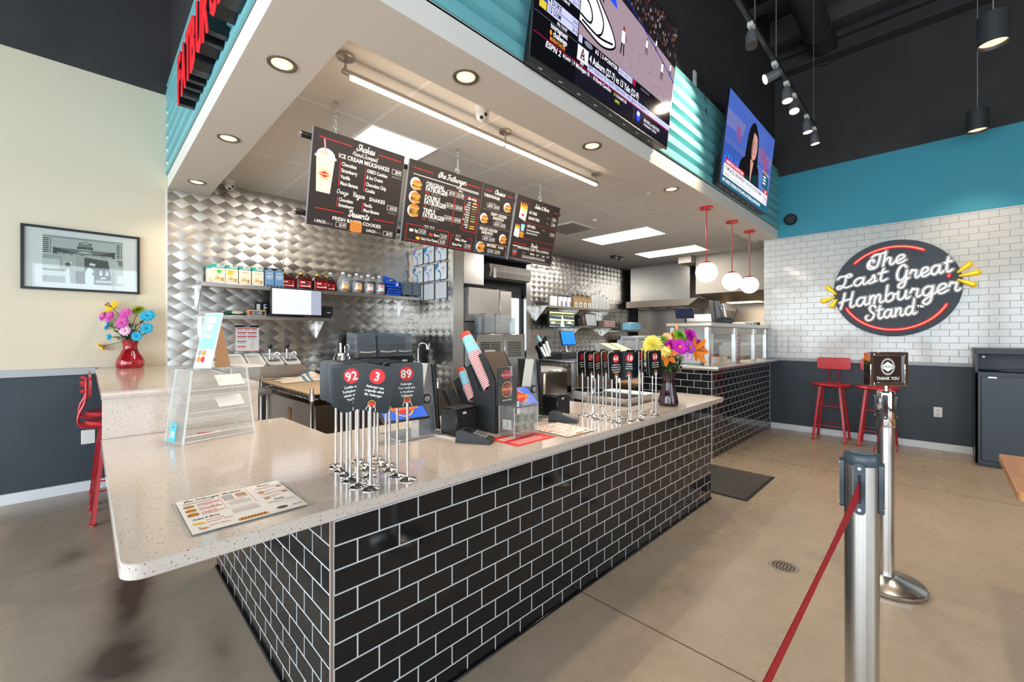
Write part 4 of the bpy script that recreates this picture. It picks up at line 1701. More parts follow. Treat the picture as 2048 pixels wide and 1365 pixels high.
spots = [(.035, .012, .055, 5, 8), (.09, .010, .06, -12, -6), (.150, .012, .05, 8, 4), (.04, .012, .125, 14, 10), (.10, .014, .12, -8, 18), (.155, .012, .118, 10, -14), (.06, .06, .06, 70, 0), (.13, .065, .09, 40, 25), (.009, .06, .08, 90, 4)]
names = ['low in the tip box corner nearest the printer', 'low in the middle of the tip box front', 'low in the tip box corner by the menu', 'high in the tip box corner nearest the printer', 'high in the middle of the tip box front', 'high in the tip box corner by the menu', 'crumpled in the bottom of the tip box', 'folded in the middle of the tip box pile', 'pressed against the tip box end wall']
for (x, y, z, rz, ry), nm in zip(spots, names):
    b = B(NOTE3)
    A, N1, N2 = [], 7, 4
    ph = random.uniform(0, 6)
    for i in range(N1):
        for j in range(N2):
            u_ = -.034 + .068 * i / (N1 - 1)
            v_ = -.026 + .052 * j / (N2 - 1)
            A.append((u_, .0022 * math.sin(u_ * 70 + ph) + .0015 * math.sin(v_ * 90 + ph), v_))
    fs = [(i * N2 + j, (i + 1) * N2 + j, (i + 1) * N2 + j + 1, i * N2 + j + 1) for i in range(N1 - 1) for j in range(N2 - 1)]
    b.add(A, fs)
    b.m(NOTE)
    b.add([(a * .9, c - .0006, d * .82) for a, c, d in A], fs)
    b.m(NOTE2)
    b.add([(a * .28, c - .0012, d * .62) for a, c, d in A], fs)
    o = b.build('bank_note')
    o.location = (1.585 + x, 1.572 + y + .004, CT + z * .78)
    o.rotation_euler = (0, R(ry), R(rz))
    tag(o, 'green bank note ' + nm, 'bank note', 'bank notes in the tip box')

# ------------------------------------------------------------------ flowers
LEAF = mat('leaf green', '#46662f', .5, noise=(30, .3))
STEMG = mat('stem green', '#5d7a3a', .5)
DARKL = mat('dark leaf', '#3b2a35', .5)
CAMR = Vector((.708, -.706, 0))
CAMF = Vector((-.706, -.708, 0))


def head_axes(nrm):
    nrm = Vector(nrm).normalized()
    u = nrm.orthogonal().normalized()
    return u, nrm.cross(u), nrm


def petal(b, base, d, up, L, wd, cup=.15, tipw=.35, n=4):
    """One petal from base along d, bowed towards up."""
    d, up = Vector(d).normalized(), Vector(up).normalized()
    s_ = d.cross(up).normalized()
    vs, fs = [], []
    for i in range(n + 1):
        q = i / n
        wq = wd * (math.sin(PI * (.12 + .80 * q)) ** .8) * (1 if q < .75 else 1 - (q - .75) * (1 - tipw) * 2.2)
        c = Vector(base) + d * (L * q) + up * (L * cup * math.sin(q * PI * .9))
        for e in (-1, 0, 1):
            p = c + s_ * (e * wq / 2) + up * (abs(e) * wq * .12)
            vs.append(tuple(p))
    for i in range(n):
        for e in range(2):
            a = i * 3 + e
            fs.append((a, a + 1, a + 4, a + 3))
    b.add(vs, fs)


def flower(kind, name, label, root, head, nrm, r, col, ccol, group):
    t = thing(name, label, 'flower', root, 0, group)
    h = Vector(head) - Vector(root)
    mid = h * .5 + Vector((-h.x * .25, -h.y * .25, .02))
    B(STEMG).tube(catmull([(0, 0, 0), tuple(mid), tuple(h)], 6), .0032, 6).build('stem', t)
    u, v, n_ = head_axes(nrm)
    m = mat('petal ' + col, col, .55)
    b = B(m)
    rnd = random.Random(label)
    if kind == 'daisy':
        for ring, (N, k, cp) in enumerate(((15, 1.0, .10), (13, .85, .25))):
            for i in range(N):
                a = 2 * PI * (i + ring * .5) / N + rnd.uniform(-.06, .06)
                d = u * math.cos(a) + v * math.sin(a) + n_ * (.12 + ring * .14)
                petal(b, h + n_ * (.001 * ring), d, n_, r * k * rnd.uniform(.9, 1.05), r * .34, cp)
    elif kind == 'mum':
        for ring in range(6):
            N = 20 - ring * 2
            for i in range(N):
                a = 2 * PI * (i + ring * .5) / N
                el = ring * .26
                d = (u * math.cos(a) + v * math.sin(a)) * math.cos(el) + n_ * math.sin(el)
                petal(b, h, d, n_ if el < 1.2 else u, r * (1 - ring * .06) * rnd.uniform(.9, 1.05), r * .24, .18)
    elif kind == 'lily':
        for i in range(6):
            a = 2 * PI * i / 6 + rnd.uniform(-.1, .1)
            d = u * math.cos(a) + v * math.sin(a) + n_ * .42
            petal(b, h - n_ * .015, d, n_, r * (1.0 if i % 2 else .9), r * .42, -.02, .1, 6)
    elif kind == 'bud':
        b.sphere(tuple(h), r, 12, (.6, .6, 1.3))
    o = b.build('petals', t, sharp=80)
    if kind in ('daisy', 'lily'):
        c = B(mat('centre ' + ccol, ccol, .7))
        if kind == 'daisy':
            c.sphere(tuple(h + n_ * .004), r * .24, 12, (1, 1, .8))
        else:
            for i in range(6):
                a = 2 * PI * i / 6 + .4
                p = h + (u * math.cos(a) + v * math.sin(a)) * r * .16 + n_ * r * .55
                c.tube([tuple(h), tuple(p)], .0015, 5)
                c.sphere(tuple(p), .0045, 6, (1.6, .8, .8))
        c.build('flower_centre', t)
    return t


def bouquet(base, zr, k, items, group):
    """items: kind, name, label, across, up, towards camera (in photo units of k metres), radius, colours."""
    base = Vector(base)
    for kind, nm, lab, a, up, fw, r, col, cc, tilt in items:
        head = base + CAMR * (a * k) + CAMF * fw + Vector((0, 0, up * k))
        root = base + CAMR * (a * k * .10) + CAMF * (fw * .1) + Vector((0, 0, zr))
        nrm = CAMF * 1.0 + CAMR * (a * .012) + Vector((0, 0, .35 + tilt))
        flower(kind, nm, lab, root, head, nrm, r, col, cc, group)


def foliage(name, label, base, zr, k, n, spread, top, mats_, group, seed):
    rnd = random.Random(seed)
    t = thing(name, label, 'foliage', base)
    for mi, m in enumerate(mats_):
        b = B(m)
        for i in range(n):
            a = rnd.uniform(0, 2 * PI)
            rr = spread * math.sqrt(rnd.random())
            p1 = Vector((rr * math.cos(a), rr * math.sin(a), zr + (top - zr) * rnd.uniform(.15, .85)))
            p0 = Vector((p1.x * .12, p1.y * .12, zr * .9))
            b.tube(catmull([tuple(p0), tuple((p0 + p1) / 2 + Vector((0, 0, .01))), tuple(p1)], 4), .0016, 5)
            for j in range(3):
                q = p0.lerp(p1, rnd.uniform(.5, 1.0))
                d = Vector((rnd.uniform(-1, 1), rnd.uniform(-1, 1), rnd.uniform(-.3, .9))).normalized()
                petal(b, q, d, Vector((0, 0, 1)) if abs(d.z) < .9 else Vector((1, 0, 0)), rnd.uniform(.03, .055), .018, .1, .1)
        b.build('leaves', t, sharp=80)
    return t


# red vase on the raised bar
V1 = (.285, 5.215, 1.085)
t = thing('flower_vase', 'red glass bulb vase holding flowers on the raised bar', 'vase', V1)
b = B(mat('red glass', '#a01622', .08, coat=.6, noise=(9, .55)))
b.lathe([(0, 0), (.088, 0), (.098, .012), (.102, .045), (.094, .085), (.066, .135), (.052, .17), (.050, .20), (.058, .235), (.064, .25), (.060, .25), (.047, .20), (0, .19)], n=36)
b.build('vase_body', t)
b = B(mat('vase line', '#d98a8a', .2)).tube([(.1012 * math.cos(i * PI / 18), .1012 * math.sin(i * PI / 18), .062) for i in range(36)], .0012, 5, True)
b.build('band', t)
PK, BL, YL, MG = '#d64fb0', '#1fa6c9', '#edc21f', '#c81fb4'
bouquet(V1, .235, .0046, [
    ('lily', 'lily', 'yellow lily at the top of the red vase bouquet', -25, 118, .05, .10, YL, '#8a5a1a', .5),
    ('daisy', 'daisy', 'magenta daisy at the outer edge of the red vase bouquet, away from the steel wall', -39, 101, .06, .055, PK, '#e6c02a', 0),
    ('daisy', 'daisy', 'pink daisy just under the yellow lily, red vase', -20, 100, .09, .055, PK, '#7d6a1e', 0),
    ('daisy', 'daisy', 'pink daisy high in the middle of the red vase bouquet', 7, 106, .08, .055, PK, '#7d6a1e', .1),
    ('daisy', 'daisy', 'pink daisy in the centre of the red vase bouquet', 7, 88, .11, .058, PK, '#7d6a1e', -.1),
    ('daisy', 'daisy', 'pale pink daisy low in the red vase bouquet', 13, 73, .11, .052, '#e9b9d6', '#a58a2a', -.2),
    ('daisy', 'daisy', 'pink daisy behind the lily, highest pink one in the red vase', -8, 108, .0, .05, PK, '#7d6a1e', .3),
    ('daisy', 'daisy', 'bright blue daisy highest on the steel-wall side, red vase', 40, 102, .03, .065, BL, '#167a92', .1),
    ('daisy', 'daisy', 'bright blue daisy below the highest blue one, red vase', 41, 78, .04, .055, BL, '#167a92', -.1),
    ('daisy', 'daisy', 'bright blue daisy lowest on the steel-wall side, red vase', 27, 63, .07, .05, BL, '#167a92', -.4),
    ('daisy', 'daisy', 'blue daisy peeking out behind the pink ones, red vase', -44, 84, .0, .05, BL, '#167a92', 0),
    ('daisy', 'daisy', 'small blue daisy hanging low beside the drooping yellow one', -24, 61, .08, .035, BL, '#167a92', -.3),
    ('daisy', 'daisy', 'drooping yellow daisy hanging out of the red vase', -45, 43, .05, .045, YL, '#b08a1a', -1.2),
    ('mum', 'mum', 'green mum at the top of the red vase bouquet', 17, 113, .0, .055, '#8f9f2a', '', .6),
    ('mum', 'mum', 'small green mum between the pink daisies, red vase', -6, 92, .06, .035, '#8f9f2a', '', .1),
], 'flowers in the red vase')
foliage('bouquet_foliage', 'dark green leaves and stems of the red vase bouquet', V1, .24, .0046, 20, .15, .47, (LEAF, DARKL), '', 3)

# dark ribbed vase at the far end of the counter
V2 = (3.19, 1.485, CT)
t = thing('flower_vase', 'dark purple ribbed glass vase holding flowers at the end of the counter', 'vase', V2)
b = B(mat('dark purple glass', '#2d0f1d', .06, coat=.7))
b.lathe([(0, 0), (.068, 0), (.074, .012), (.074, .03), (.060, .09), (.046, .15), (.043, .19), (.050, .235), (.056, .258), (.052, .258), (.040, .19), (0, .18)], n=60, wob=lambda k, i: 1.0 + (.035 if k % 5 in (0, 1) else (-.03 if k % 5 == 3 else 0)))
b.build('vase_body', t)
OR = '#ee8420'
bouquet(V2, .24, .00387, [
    ('mum', 'mum', 'big pale yellow mum at the placard side of the dark vase', -36, 120, .06, .082, '#e9dc62', '', 0),
    ('mum', 'mum', 'pale yellow mum low at the placard side of the dark vase', -44, 104, .0, .055, '#e9dc62', '', -.1),
    ('daisy', 'daisy', 'pale yellow daisy just above the orange lily facing the placards', -16, 107, .10, .05, '#f0e27a', '#d8a82a', .2),
    ('mum', 'mum', 'small green mum beside the big yellow one', -15, 131, .05, .036, '#7d9a35', '', .3),
    ('mum', 'mum', 'bright green mum at the top of the dark vase bouquet', 16, 138, .06, .055, '#6fa82c', '', .5),
    ('mum', 'mum', 'bright green mum under the topmost one, dark vase', 11, 126, .09, .036, '#7cb52f', '', .1),
    ('lily', 'lily', 'orange lily opening towards the placards', -12, 101, .10, .095, OR, '#7a3c10', -.2),
    ('lily', 'lily', 'wide open orange lily on the sneeze guard side of the dark vase', 45, 110, .10, .125, OR, '#7a3c10', -.1),
    ('lily', 'lily', 'orange lily behind the green mum, dark vase', 6, 134, .0, .07, OR, '#7a3c10', .4),
    ('bud', 'lily_bud', 'closed orange lily bud sticking up from the dark vase bouquet', 17, 156, .0, .022, '#e0a06a', '', .5),
    ('daisy', 'daisy', 'magenta daisy in the middle of the dark vase bouquet', 10, 117, .12, .068, MG, '#e6a02a', 0),
    ('daisy', 'daisy', 'purple daisy next to the open orange lily', 28, 116, .12, .055, '#b53fd0', '#8a8a2a', 0),
    ('mum', 'mum', 'magenta mum high on the sneeze guard side of the dark vase', 38, 138, .03, .065, MG, '', .2),
    ('mum', 'mum', 'magenta mum behind the open orange lily', 56, 119, .02, .062, MG, '', 0),
    ('mum', 'mum', 'magenta mum at the placard side of the middle daisy', -2, 121, .06, .05, MG, '', .2),
    ('daisy', 'daisy', 'pale lilac daisy lowest in the dark vase bouquet', 25, 100, .12, .045, '#dcb9dd', '#b3a03a', -.2),
    ('daisy', 'daisy', 'peach daisy near the top of the dark vase bouquet', -4, 134, .02, .05, '#f0b98a', '#c8862a', .4),
], 'flowers in the dark vase')
foliage('bouquet_foliage', 'green and purple leaves and stems of the dark vase bouquet', V2, .24, .004, 22, .12, .44, (LEAF, DARKL, STEMG), '', 5)

# ------------------------------------------------------------------ hanging menu boards
BD_V = (0, -.135, .61)
BH = .625


def board(label, x0, w_):
    t = thing('menu_board', label, 'menu board', (x0, 3.0, 2.13), 0, 'menu boards hung from the kitchen ceiling')
    b = B(BOARD)
    b.frame((0, 0, 0), (1, 0, 0), BD_V)
    b.box(0, 0, -.018, w_, BH, 0)
    b.m(mat('board edge', '#8b8f93', .4)).box(-.002, 0, -.02, 0, BH, 0).box(w_, 0, -.02, w_ + .002, BH, 0)
    b.build('panel', t)
    p = B(WHP)
    p.frame((0, 0, 0), (1, 0, 0), BD_V)
    p.z = .0008
    return t, p


def heads(p, w_, txt, s, t, h, wd, l0, l1, r0, r1):
    """Red rule, script heading, red rule."""
    y = BH * (1 - t)
    p.m(REDP).rect(l0 * w_, y + h * .5, l1 * w_, y + h * .5 + .005).rect(r0 * w_, y + h * .5, r1 * w_, y + h * .5 + .005)
    p.m(WHP).script(txt, s * w_, y, h, wd, 'C')


def price(p, x, y, txt, w_=.075, h=.034):
    p.m(WHP).outline(x, y, x + w_, y + h, .0022)
    p.text(txt, x + w_ - .006, y + h * .27, h * .72, 1, 'R', .75)


t, p = board('first menu board from the cream wall, listing milkshakes and desserts', 1.045, .665)
w_ = .665
Y = lambda q: BH * (1 - q)
heads(p, w_, 'Shakes', .54, .105, .024, .006, .06, .39, .69, .96)
p.m(WHP).script('Hand-Scooped', .54 * w_, Y(.168), .0165, .003, 'C')
p.fit('ICE CREAM MILKSHAKES', .26 * w_, .83 * w_, Y(.235), .040, 1)
price(p, .865 * w_, Y(.245), '$8.99')
p.m(GREYP).text('680-1280 cal.', .985 * w_, Y(.285), .018, 0, 'R', .8)
for s_, q0, lines in ((.30, .31, ('Chocolate', 'Strawberry', 'Vanilla', 'Maui-Banana')), (.575, .31, ('OREO Cookies', '& Ice Cream', 'Chocolate Chip', 'Cookie'))):
    p.m(REDP).rect((s_ - .018) * w_, Y(.525), (s_ - .011) * w_, Y(.27))
    p.m(WHP)
    for i, ln in enumerate(lines):
        p.text(ln, s_ * w_, Y(q0 + i * .068 + (.01 if i > 1 and s_ > .5 else 0)), .035, 1, 'L', .68)
p.m(WHP).script('Craigs', .27 * w_, Y(.61), .016, .003)
p.script('Vegan', .44 * w_, Y(.61), .019, .004)
p.fit('SHAKES', .63 * w_, .82 * w_, Y(.615), .036, 1)
for s_, lines in ((.30, ('Chocolate', 'Strawberry')), (.575, ('Vanilla', 'Maui-Banana'))):
    p.m(REDP).rect((s_ - .018) * w_, Y(.755), (s_ - .011) * w_, Y(.65))
    p.m(WHP)
    for i, ln in enumerate(lines):
        p.text(ln, s_ * w_, Y(.69 + i * .06), .034, 1, 'L', .68)
price(p, .85 * w_, Y(.67), '$10.25', .082)
p.m(GREYP).text('540-590 cal.', .97 * w_, Y(.71), .018, 0, 'R', .8)
heads(p, w_, 'Desserts', .53, .835, .024, .006, .07, .36, .70, .95)
p.m(WHP).fit('FRESH BAKED COOKIES', .25 * w_, .80 * w_, Y(.905), .034, 1)
p.text('1-PACK', .07 * w_, Y(.965), .030, 1, 'L', .75)
p.m(GREYP).text('330 cal.', .19 * w_, Y(.965), .02, 0, 'L', .8)
price(p, .29 * w_, Y(.975), '$2.49')
p.m(WHP).text('3-PACK', .63 * w_, Y(.97), .028, 1, 'L', .75)
p.m(GREYP).text('990 cal.', .74 * w_, Y(.97), .02, 0, 'L', .8)
price(p, .835 * w_, Y(.98), '$6.99')
for i in range(5):
    p.m(BUN2).ell(.51 * w_, Y(.985) + i * .014, .047, .011, .0002 * i)
    p.m(BUN).ell(.51 * w_, Y(.985) + .004 + i * .014, .045, .009, .0002 * i + .0001)
# milkshake picture
cx = .135 * w_
p.m(mat('shake print', '#e7dccb', .6)).poly([(cx - .062, Y(.27)), (cx + .062, Y(.27)), (cx + .046, Y(.64)), (cx - .046, Y(.64))], .0002)
p.m(WHP).ell(cx, Y(.265), .062, .052, .0004, 20, 0, PI).poly(rpoly(cx - .072, Y(.285), cx + .072, Y(.262), .005, 3), .0005)
p.m(mat('shake cream print', '#d8c9b4', .6)).ell(cx - .01, Y(.235), .03, .018, .0006)
p.m(mat('pink print', '#e79aa6', .6)).poly([(cx - .012, Y(.20)), (cx - .002, Y(.20)), (cx - .012, Y(.09)), (cx - .022, Y(.09))], .0007)
p.z = .0014
shield(p, cx, Y(.45), .036)
p.build('printed_face', t)

t, p = board('wide second menu board from the cream wall, listing burgers, sandwiches and add-ons', 1.755, 1.15)
L = .648 * 1.15
heads(p, L, 'The Fatburger', .56, .115, .024, .006, .05, .29, .74, .97)
p.m(WHP)
p.rect(.06 * L, Y(.168), .95 * L, Y(.160)).rect(.62 * L, Y(.185), .95 * L, Y(.178))
for i, (a, n1, n2) in enumerate((('ORIGINAL', '$7.99', '$11.99'), ('DOUBLE', '$11.99', '$15.99'), ('TRIPLE', '$15.99', '$19.99'))):
    q = .265 + i * .165
    burger(p, .115 * L, Y(q + .02), .050, i + 1)
    p.m(WHP).text(a, .225 * L, Y(q), .050, 1, 'L', .75)
    p.text('FATBURGER', .225 * L, Y(q + .06), .050, 1, 'L', .75)
    p.m(REDP).text('%d lb.' % (i + 1) if i else '1/3 lb.', .225 * L, Y(q + .095), .02, 1, 'L', .8)
    p.m(GREYP).text('590-1090 cal.', .31 * L, Y(q + .095), .02, 0, 'L', .8)
    price(p, .505 * L, Y(q + .035), n1, .078, .038)
    price(p, .635 * L, Y(q + .035), n2, .078, .038)
p.m(WHP).text('MEAL', .69 * L, Y(.22), .018, 1, 'C')
p.m(REDP).rect(.618 * L, Y(.68), .624 * L, Y(.22))
p.outline(.765 * L, Y(.715), .975 * L, Y(.245), .0035)
p.m(WHP).script('The Works', .87 * L, Y(.285), .012, .003, 'C')
for i, (n, mm) in enumerate((('BUN', BUN), ('MAYO', WHP), ('LETTUCE', LETT), ('TOMATO', TOMA), ('PICKLE', mat('pickle print', '#556b2f', .6)), ('ONIONS', GREYP), ('RELISH', LETT), ('MUSTARD', YELP), ('PATTY', PATTY), ('CHEESE', YELP), ('BUN', BUN))):
    y = Y(.335 + i * .034)
    p.m(WHP).text(n, .855 * L, y, .018, 1, 'R', .8)
    if n == 'BUN' and i == 0:
        p.m(mm).ell(.915 * L, y, .028, .02, 0, 14, 0, PI)
    else:
        p.m(mm).poly(rpoly(.915 * L - .028, y, .915 * L + .028, y + (.012 if n in ('PATTY', 'BUN') else .007), .003, 2))
p.m(REDP).outline(.045 * L, Y(.975), .595 * L, Y(.775), .0035)
p.m(BOARD).rect(.25 * L, Y(.782), .42 * L, Y(.768), .0002)
p.m(WHP).text('ADD-ONS', .255 * L, Y(.787), .03, 1, 'L', .75)
for s_, q, n, mm in ((.09, .86, 'Egg', WHP), (.34, .87, 'Bacon', TOMA), (.18, .945, 'Dairy Free Cheese', YELP)):
    p.m(mm).ell((s_ + .02) * L, Y(q - .012), .02, .012)
    a = p.m(WHP).text(n, (s_ + .06) * L, Y(q), .030, 1, 'L', .68)
    price(p, (s_ + .07) * L + a, Y(q + .012), '$1.29', .068, .036)
p.m(REDP).outline(.63 * L, Y(.975), .945 * L, Y(.805), .0035)
p.m(BOARD).rect(.69 * L, Y(.812), .88 * L, Y(.798), .0002)
p.m(WHP).text('BUNS', .70 * L, Y(.818), .026, 1, 'L', .75)
p.text('White, Wheat', .78 * L, Y(.87), .03, 1, 'C', .68)
p.text('Gluten Free', .66 * L, Y(.94), .03, 1, 'L', .68)
price(p, .84 * L, Y(.95), '$1.79', .068, .036)
# classics column
x0, L2 = L, 1.15 - L
p.m(GREYP).rect(x0 - .001, 0, x0 + .001, BH)
y = Y(.105)
p.m(REDP).rect(x0 + .03, y + .012, x0 + .115, y + .017).rect(x0 + .30, y + .012, x0 + .385, y + .017)
p.m(WHP).script('Classics', x0 + .21, y, .022, .0055, 'C')
for i, (ls, sd) in enumerate(((('TURKEYBURGER',), 1), (('CRISPY CHICKEN', 'SANDWICH'), 0), (('GRILLED CHICKEN', 'SANDWICH'), 1))):
    q = .175 + i * .235
    xx = x0 + (.025 if sd else .135)
    for k, ln in enumerate(ls):
        p.m(WHP).text(ln, xx + (.03 if k else 0), Y(q + k * .05), .036, 1, 'L', .7)
    p.m(GREYP).rect(xx + .07, Y(q + .075), xx + .15, Y(q + .065))
    price(p, xx + .05, Y(q + .14), '$9.99', .066, .034)
    price(p, xx + .13, Y(q + .14), '$13.99', .072, .034)
    burger(p, x0 + (.335 if sd else .07), Y(q + .075), .046, 1)
    if i:
        p.m(GREYP).rect(x0 + .02, Y(q - .065), x0 + .39, Y(q - .062))
p.m(BLUEP).outline(x0 + .008, Y(.985), x0 + .392, Y(.815), .003)
p.m(YELP).rect(x0 + .2, Y(.820), x0 + .392, Y(.815), .0002).rect(x0 + .389, Y(.985), x0 + .392, Y(.9), .0002)
p.m(WHP).text('IMPOSSIBLE', x0 + .14, Y(.865), .036, 1, 'L', .62)
p.text('BURGER', x0 + .285, Y(.865), .026, 1, 'L', .7)
price(p, x0 + .155, Y(.955), '$11.99', .072, .034)
price(p, x0 + .245, Y(.955), '$15.99', .072, .034)
burger(p, x0 + .075, Y(.90), .05, 2)
p.build('printed_face', t)

t, p = board('third menu board, farthest from the cream wall, listing sides and drinks', 2.935, .65)
w_ = .65
heads(p, w_, 'Sides & More', .57, .125, .021, .0055, .08, .26, .87, .99)
p.m(WHP).poly([(.06, Y(.33)), (.155, Y(.37)), (.165, Y(.19)), (.065, Y(.16))])
p.m(YELP)
for i in range(9):
    p.rect(.062 + i * .0115, Y(.20 + i * .004), .070 + i * .0115, Y(.10 + .02 * (i % 3)), .0003)
p.m(REDP).poly([(.085, Y(.28)), (.11, Y(.255)), (.135, Y(.28)), (.11, Y(.305))], .0004)
for i, n in enumerate(('FAT FRIES', 'SKINNY FRIES')):
    p.m(WHP).text(n, .30 * w_, Y(.235 + i * .085), .038, 1, 'L', .68)
    p.m(GREYP).text('380 cal.', .72 * w_, Y(.235 + i * .085), .02, 0, 'L', .8)
    price(p, .845 * w_, Y(.25 + i * .085), '$4.49', .066, .034)
p.m(REDP).outline(.23 * w_, Y(.635), .975 * w_, Y(.375), .002)
p.m(WHP).text("KID'S MEAL", .30 * w_, Y(.445), .036, 1, 'L', .66)
p.text('Kids Small Fatburger (Baby Fat)', .30 * w_, Y(.50), .022, 1, 'L', .66)
p.text('Kids size & Fountain Drink', .30 * w_, Y(.545), .022, 1, 'L', .66)
p.m(GREYP).text('980 cal.', .66 * w_, Y(.445), .02, 0, 'L', .8)
price(p, .85 * w_, Y(.50), '$7.99', .07, .034)
p.m(WHP).poly([(.025, Y(.62)), (.095, Y(.64)), (.10, Y(.51)), (.03, Y(.49))], .0004)
p.m(YELP)
for i in range(6):
    p.rect(.032 + i * .011, Y(.52), .040 + i * .011, Y(.44 + .02 * (i % 2)), .0003)
p.m(LBLUE).poly([(.115, Y(.52)), (.155, Y(.52)), (.163, Y(.42)), (.107, Y(.42))], .0005)
burger(p, .13, Y(.575), .04, 1, False)
heads(p, w_, 'Drinks', .53, .745, .021, .0055, .07, .35, .68, .95)
p.m(WHP).fit('LEMONADE, ICED TEA & SODAS', .14 * w_, .90 * w_, Y(.80), .034, 1)
p.m(GREYP).text('0-380 cal.', .28 * w_, Y(.865), .02, 0, 'L', .8)
p.m(WHP).text('Medium', .46 * w_, Y(.865), .03, 1, 'L', .66)
p.text('$3.19', .61 * w_, Y(.865), .026, 1, 'L', .7)
p.text('Large', .74 * w_, Y(.865), .03, 1, 'L', .66)
p.text('$3.49', .86 * w_, Y(.865), .026, 1, 'L', .7)
p.rect(.27 * w_, Y(.896), .84 * w_, Y(.893)).rect(.27 * w_, Y(.935), .84 * w_, Y(.932))
p.fit('Proudly serving PEPSI-COLA beverages', .29 * w_, .83 * w_, Y(.924), .021, 1)
p.m(GREYP)
for i in range(3):
    p.rect((.03 + .1 * (i == 2)) * w_, Y(.965 + i * .011), (.97 - .1 * (i == 2)) * w_, Y(.961 + i * .011))
p.m(PATTY).poly([(.05, Y(.95)), (.10, Y(.95)), (.112, Y(.77)), (.038, Y(.77))], .0002)
p.m(TOMA).poly([(.047, Y(.90)), (.103, Y(.90)), (.106, Y(.855)), (.044, Y(.855))], .0004)
p.m(BLUEP).rect(.045, Y(.865), .105, Y(.84), .0005)
p.m(WHP).rect(.037, Y(.775), .113, Y(.762), .0005)
p.build('printed_face', t)

for nm, y, z in (('upper', 2.925, 2.69), ('lower', 3.035, 2.21)):
    b = B(BLK).cyl((.985, y, z), (3.64, y, z), .020, n=16)
    b.m(CHROME).cyl((.975, y, z), (.986, y, z), .019, n=16)
    tag(b.build('hanging_rail'), '%s black tube running behind the three menu boards' % nm, 'rail', 'tubes carrying the menu boards')
CHN = mat('galvanised chain', (0.66, 0.66, 0.65), .3, 1.0)
for x, w in ((1.21, 'first'), (2.26, 'second'), (3.33, 'third')):
    t = thing('hanging_chain', 'short steel chain holding up the %s menu board from the cream wall' % w, 'chain', (x, 2.925, 2.98))
    b = B(CHN).cyl((0, 0, -.012), (0, 0, 0), .012, n=12)
    b.tube([(0, .008 * math.cos(a * PI / 6), -.02 - .010 * math.sin(a * PI / 6)) for a in range(12)], .0022, 5, True)
    b.build('ceiling_hook', t)
    b = B(CHN)
    for i in range(9):
        z = -.042 - i * .023
        ax = i % 2
        pts = []
        for a in range(12):
            c_, s_ = .0065 * math.cos(a * PI / 6), .0145 * math.sin(a * PI / 6)
            pts.append((c_ if ax else 0, 0 if ax else c_, z + s_))
        b.tube(pts, .0021, 5, True)
    b.cyl((0, 0, -.25), (0, 0, -.272), .004, n=8)
    b.build('chain_links', t)
    b = B(CHN)
    for z in (-.075, -.185):
        b.box(-.02, -.006, z - .006, .02, .006, z + .006, .002)
        b.cyl((-.02, 0, z - .014), (-.02, 0, z + .014), .005, n=8).cyl((.02, 0, z - .014), (.02, 0, z + .014), .005, n=8)
    b.build('clamp', t)

# ------------------------------------------------------------------ kitchen ceiling lights
for i, (x0, x1, y0, y1, lab) in enumerate(((1.535, 2.125, 3.04, 4.2, 'bright ceiling panel light nearest the cream wall, half hidden by the first menu board'),
                                          (5.835, 6.425, 3.04, 4.2, 'bright ceiling panel light in the middle of the kitchen ceiling'),
                                          (7.61, 8.20, 3.05, 4.22, 'bright ceiling panel light next to the steel hood'))):
    t = thing('ceiling_panel_light', lab, 'ceiling light', ((x0 + x1) / 2, (y0 + y1) / 2, 2.98), 0, 'panel lights in the kitchen ceiling')
    hx, hy = (x1 - x0) / 2, (y1 - y0) / 2
    B(WHITE).box(-hx - .012, -hy - .012, -.006, -hx, hy + .012, 0).box(hx, -hy - .012, -.006, hx + .012, hy + .012, 0).box(-hx, -hy - .012, -.006, hx, -hy, 0).box(-hx, hy, -.006, hx, hy + .012, 0).build('frame', t)
    B(PANELW).box(-hx, -hy, -.004, hx, hy, -.001).build('diffuser', t)
t = thing('linear_light', 'long slim lit tube hung under the kitchen ceiling in front of the menu boards', 'ceiling light', (1.05, 2.40, 2.98))
NICK = mat('satin nickel', (0.50, 0.46, 0.42), .32, 1.0)
for x in (0.0, 1.27, 2.52):
    b = B(NICK).cyl((x, 0, -.016), (x, 0, 0), .048, n=24).cyl((x, 0, -.016), (x, 0, -.024), .048, .02, n=24)
    b.cyl((x, 0, -.08), (x, 0, -.016), .007, n=10)
    b.build('ceiling_mount', t)
B(NICK).box(-.02, -.014, -.105, 2.55, .014, -.078, .004).build('housing', t)
b = B(TUBEW)
for x0, x1 in ((.03, 1.255), (1.285, 2.52)):
    b.box(x0, -.0165, -.122, x1, .0165, -.1052, .004)
b.build('diffuser', t)

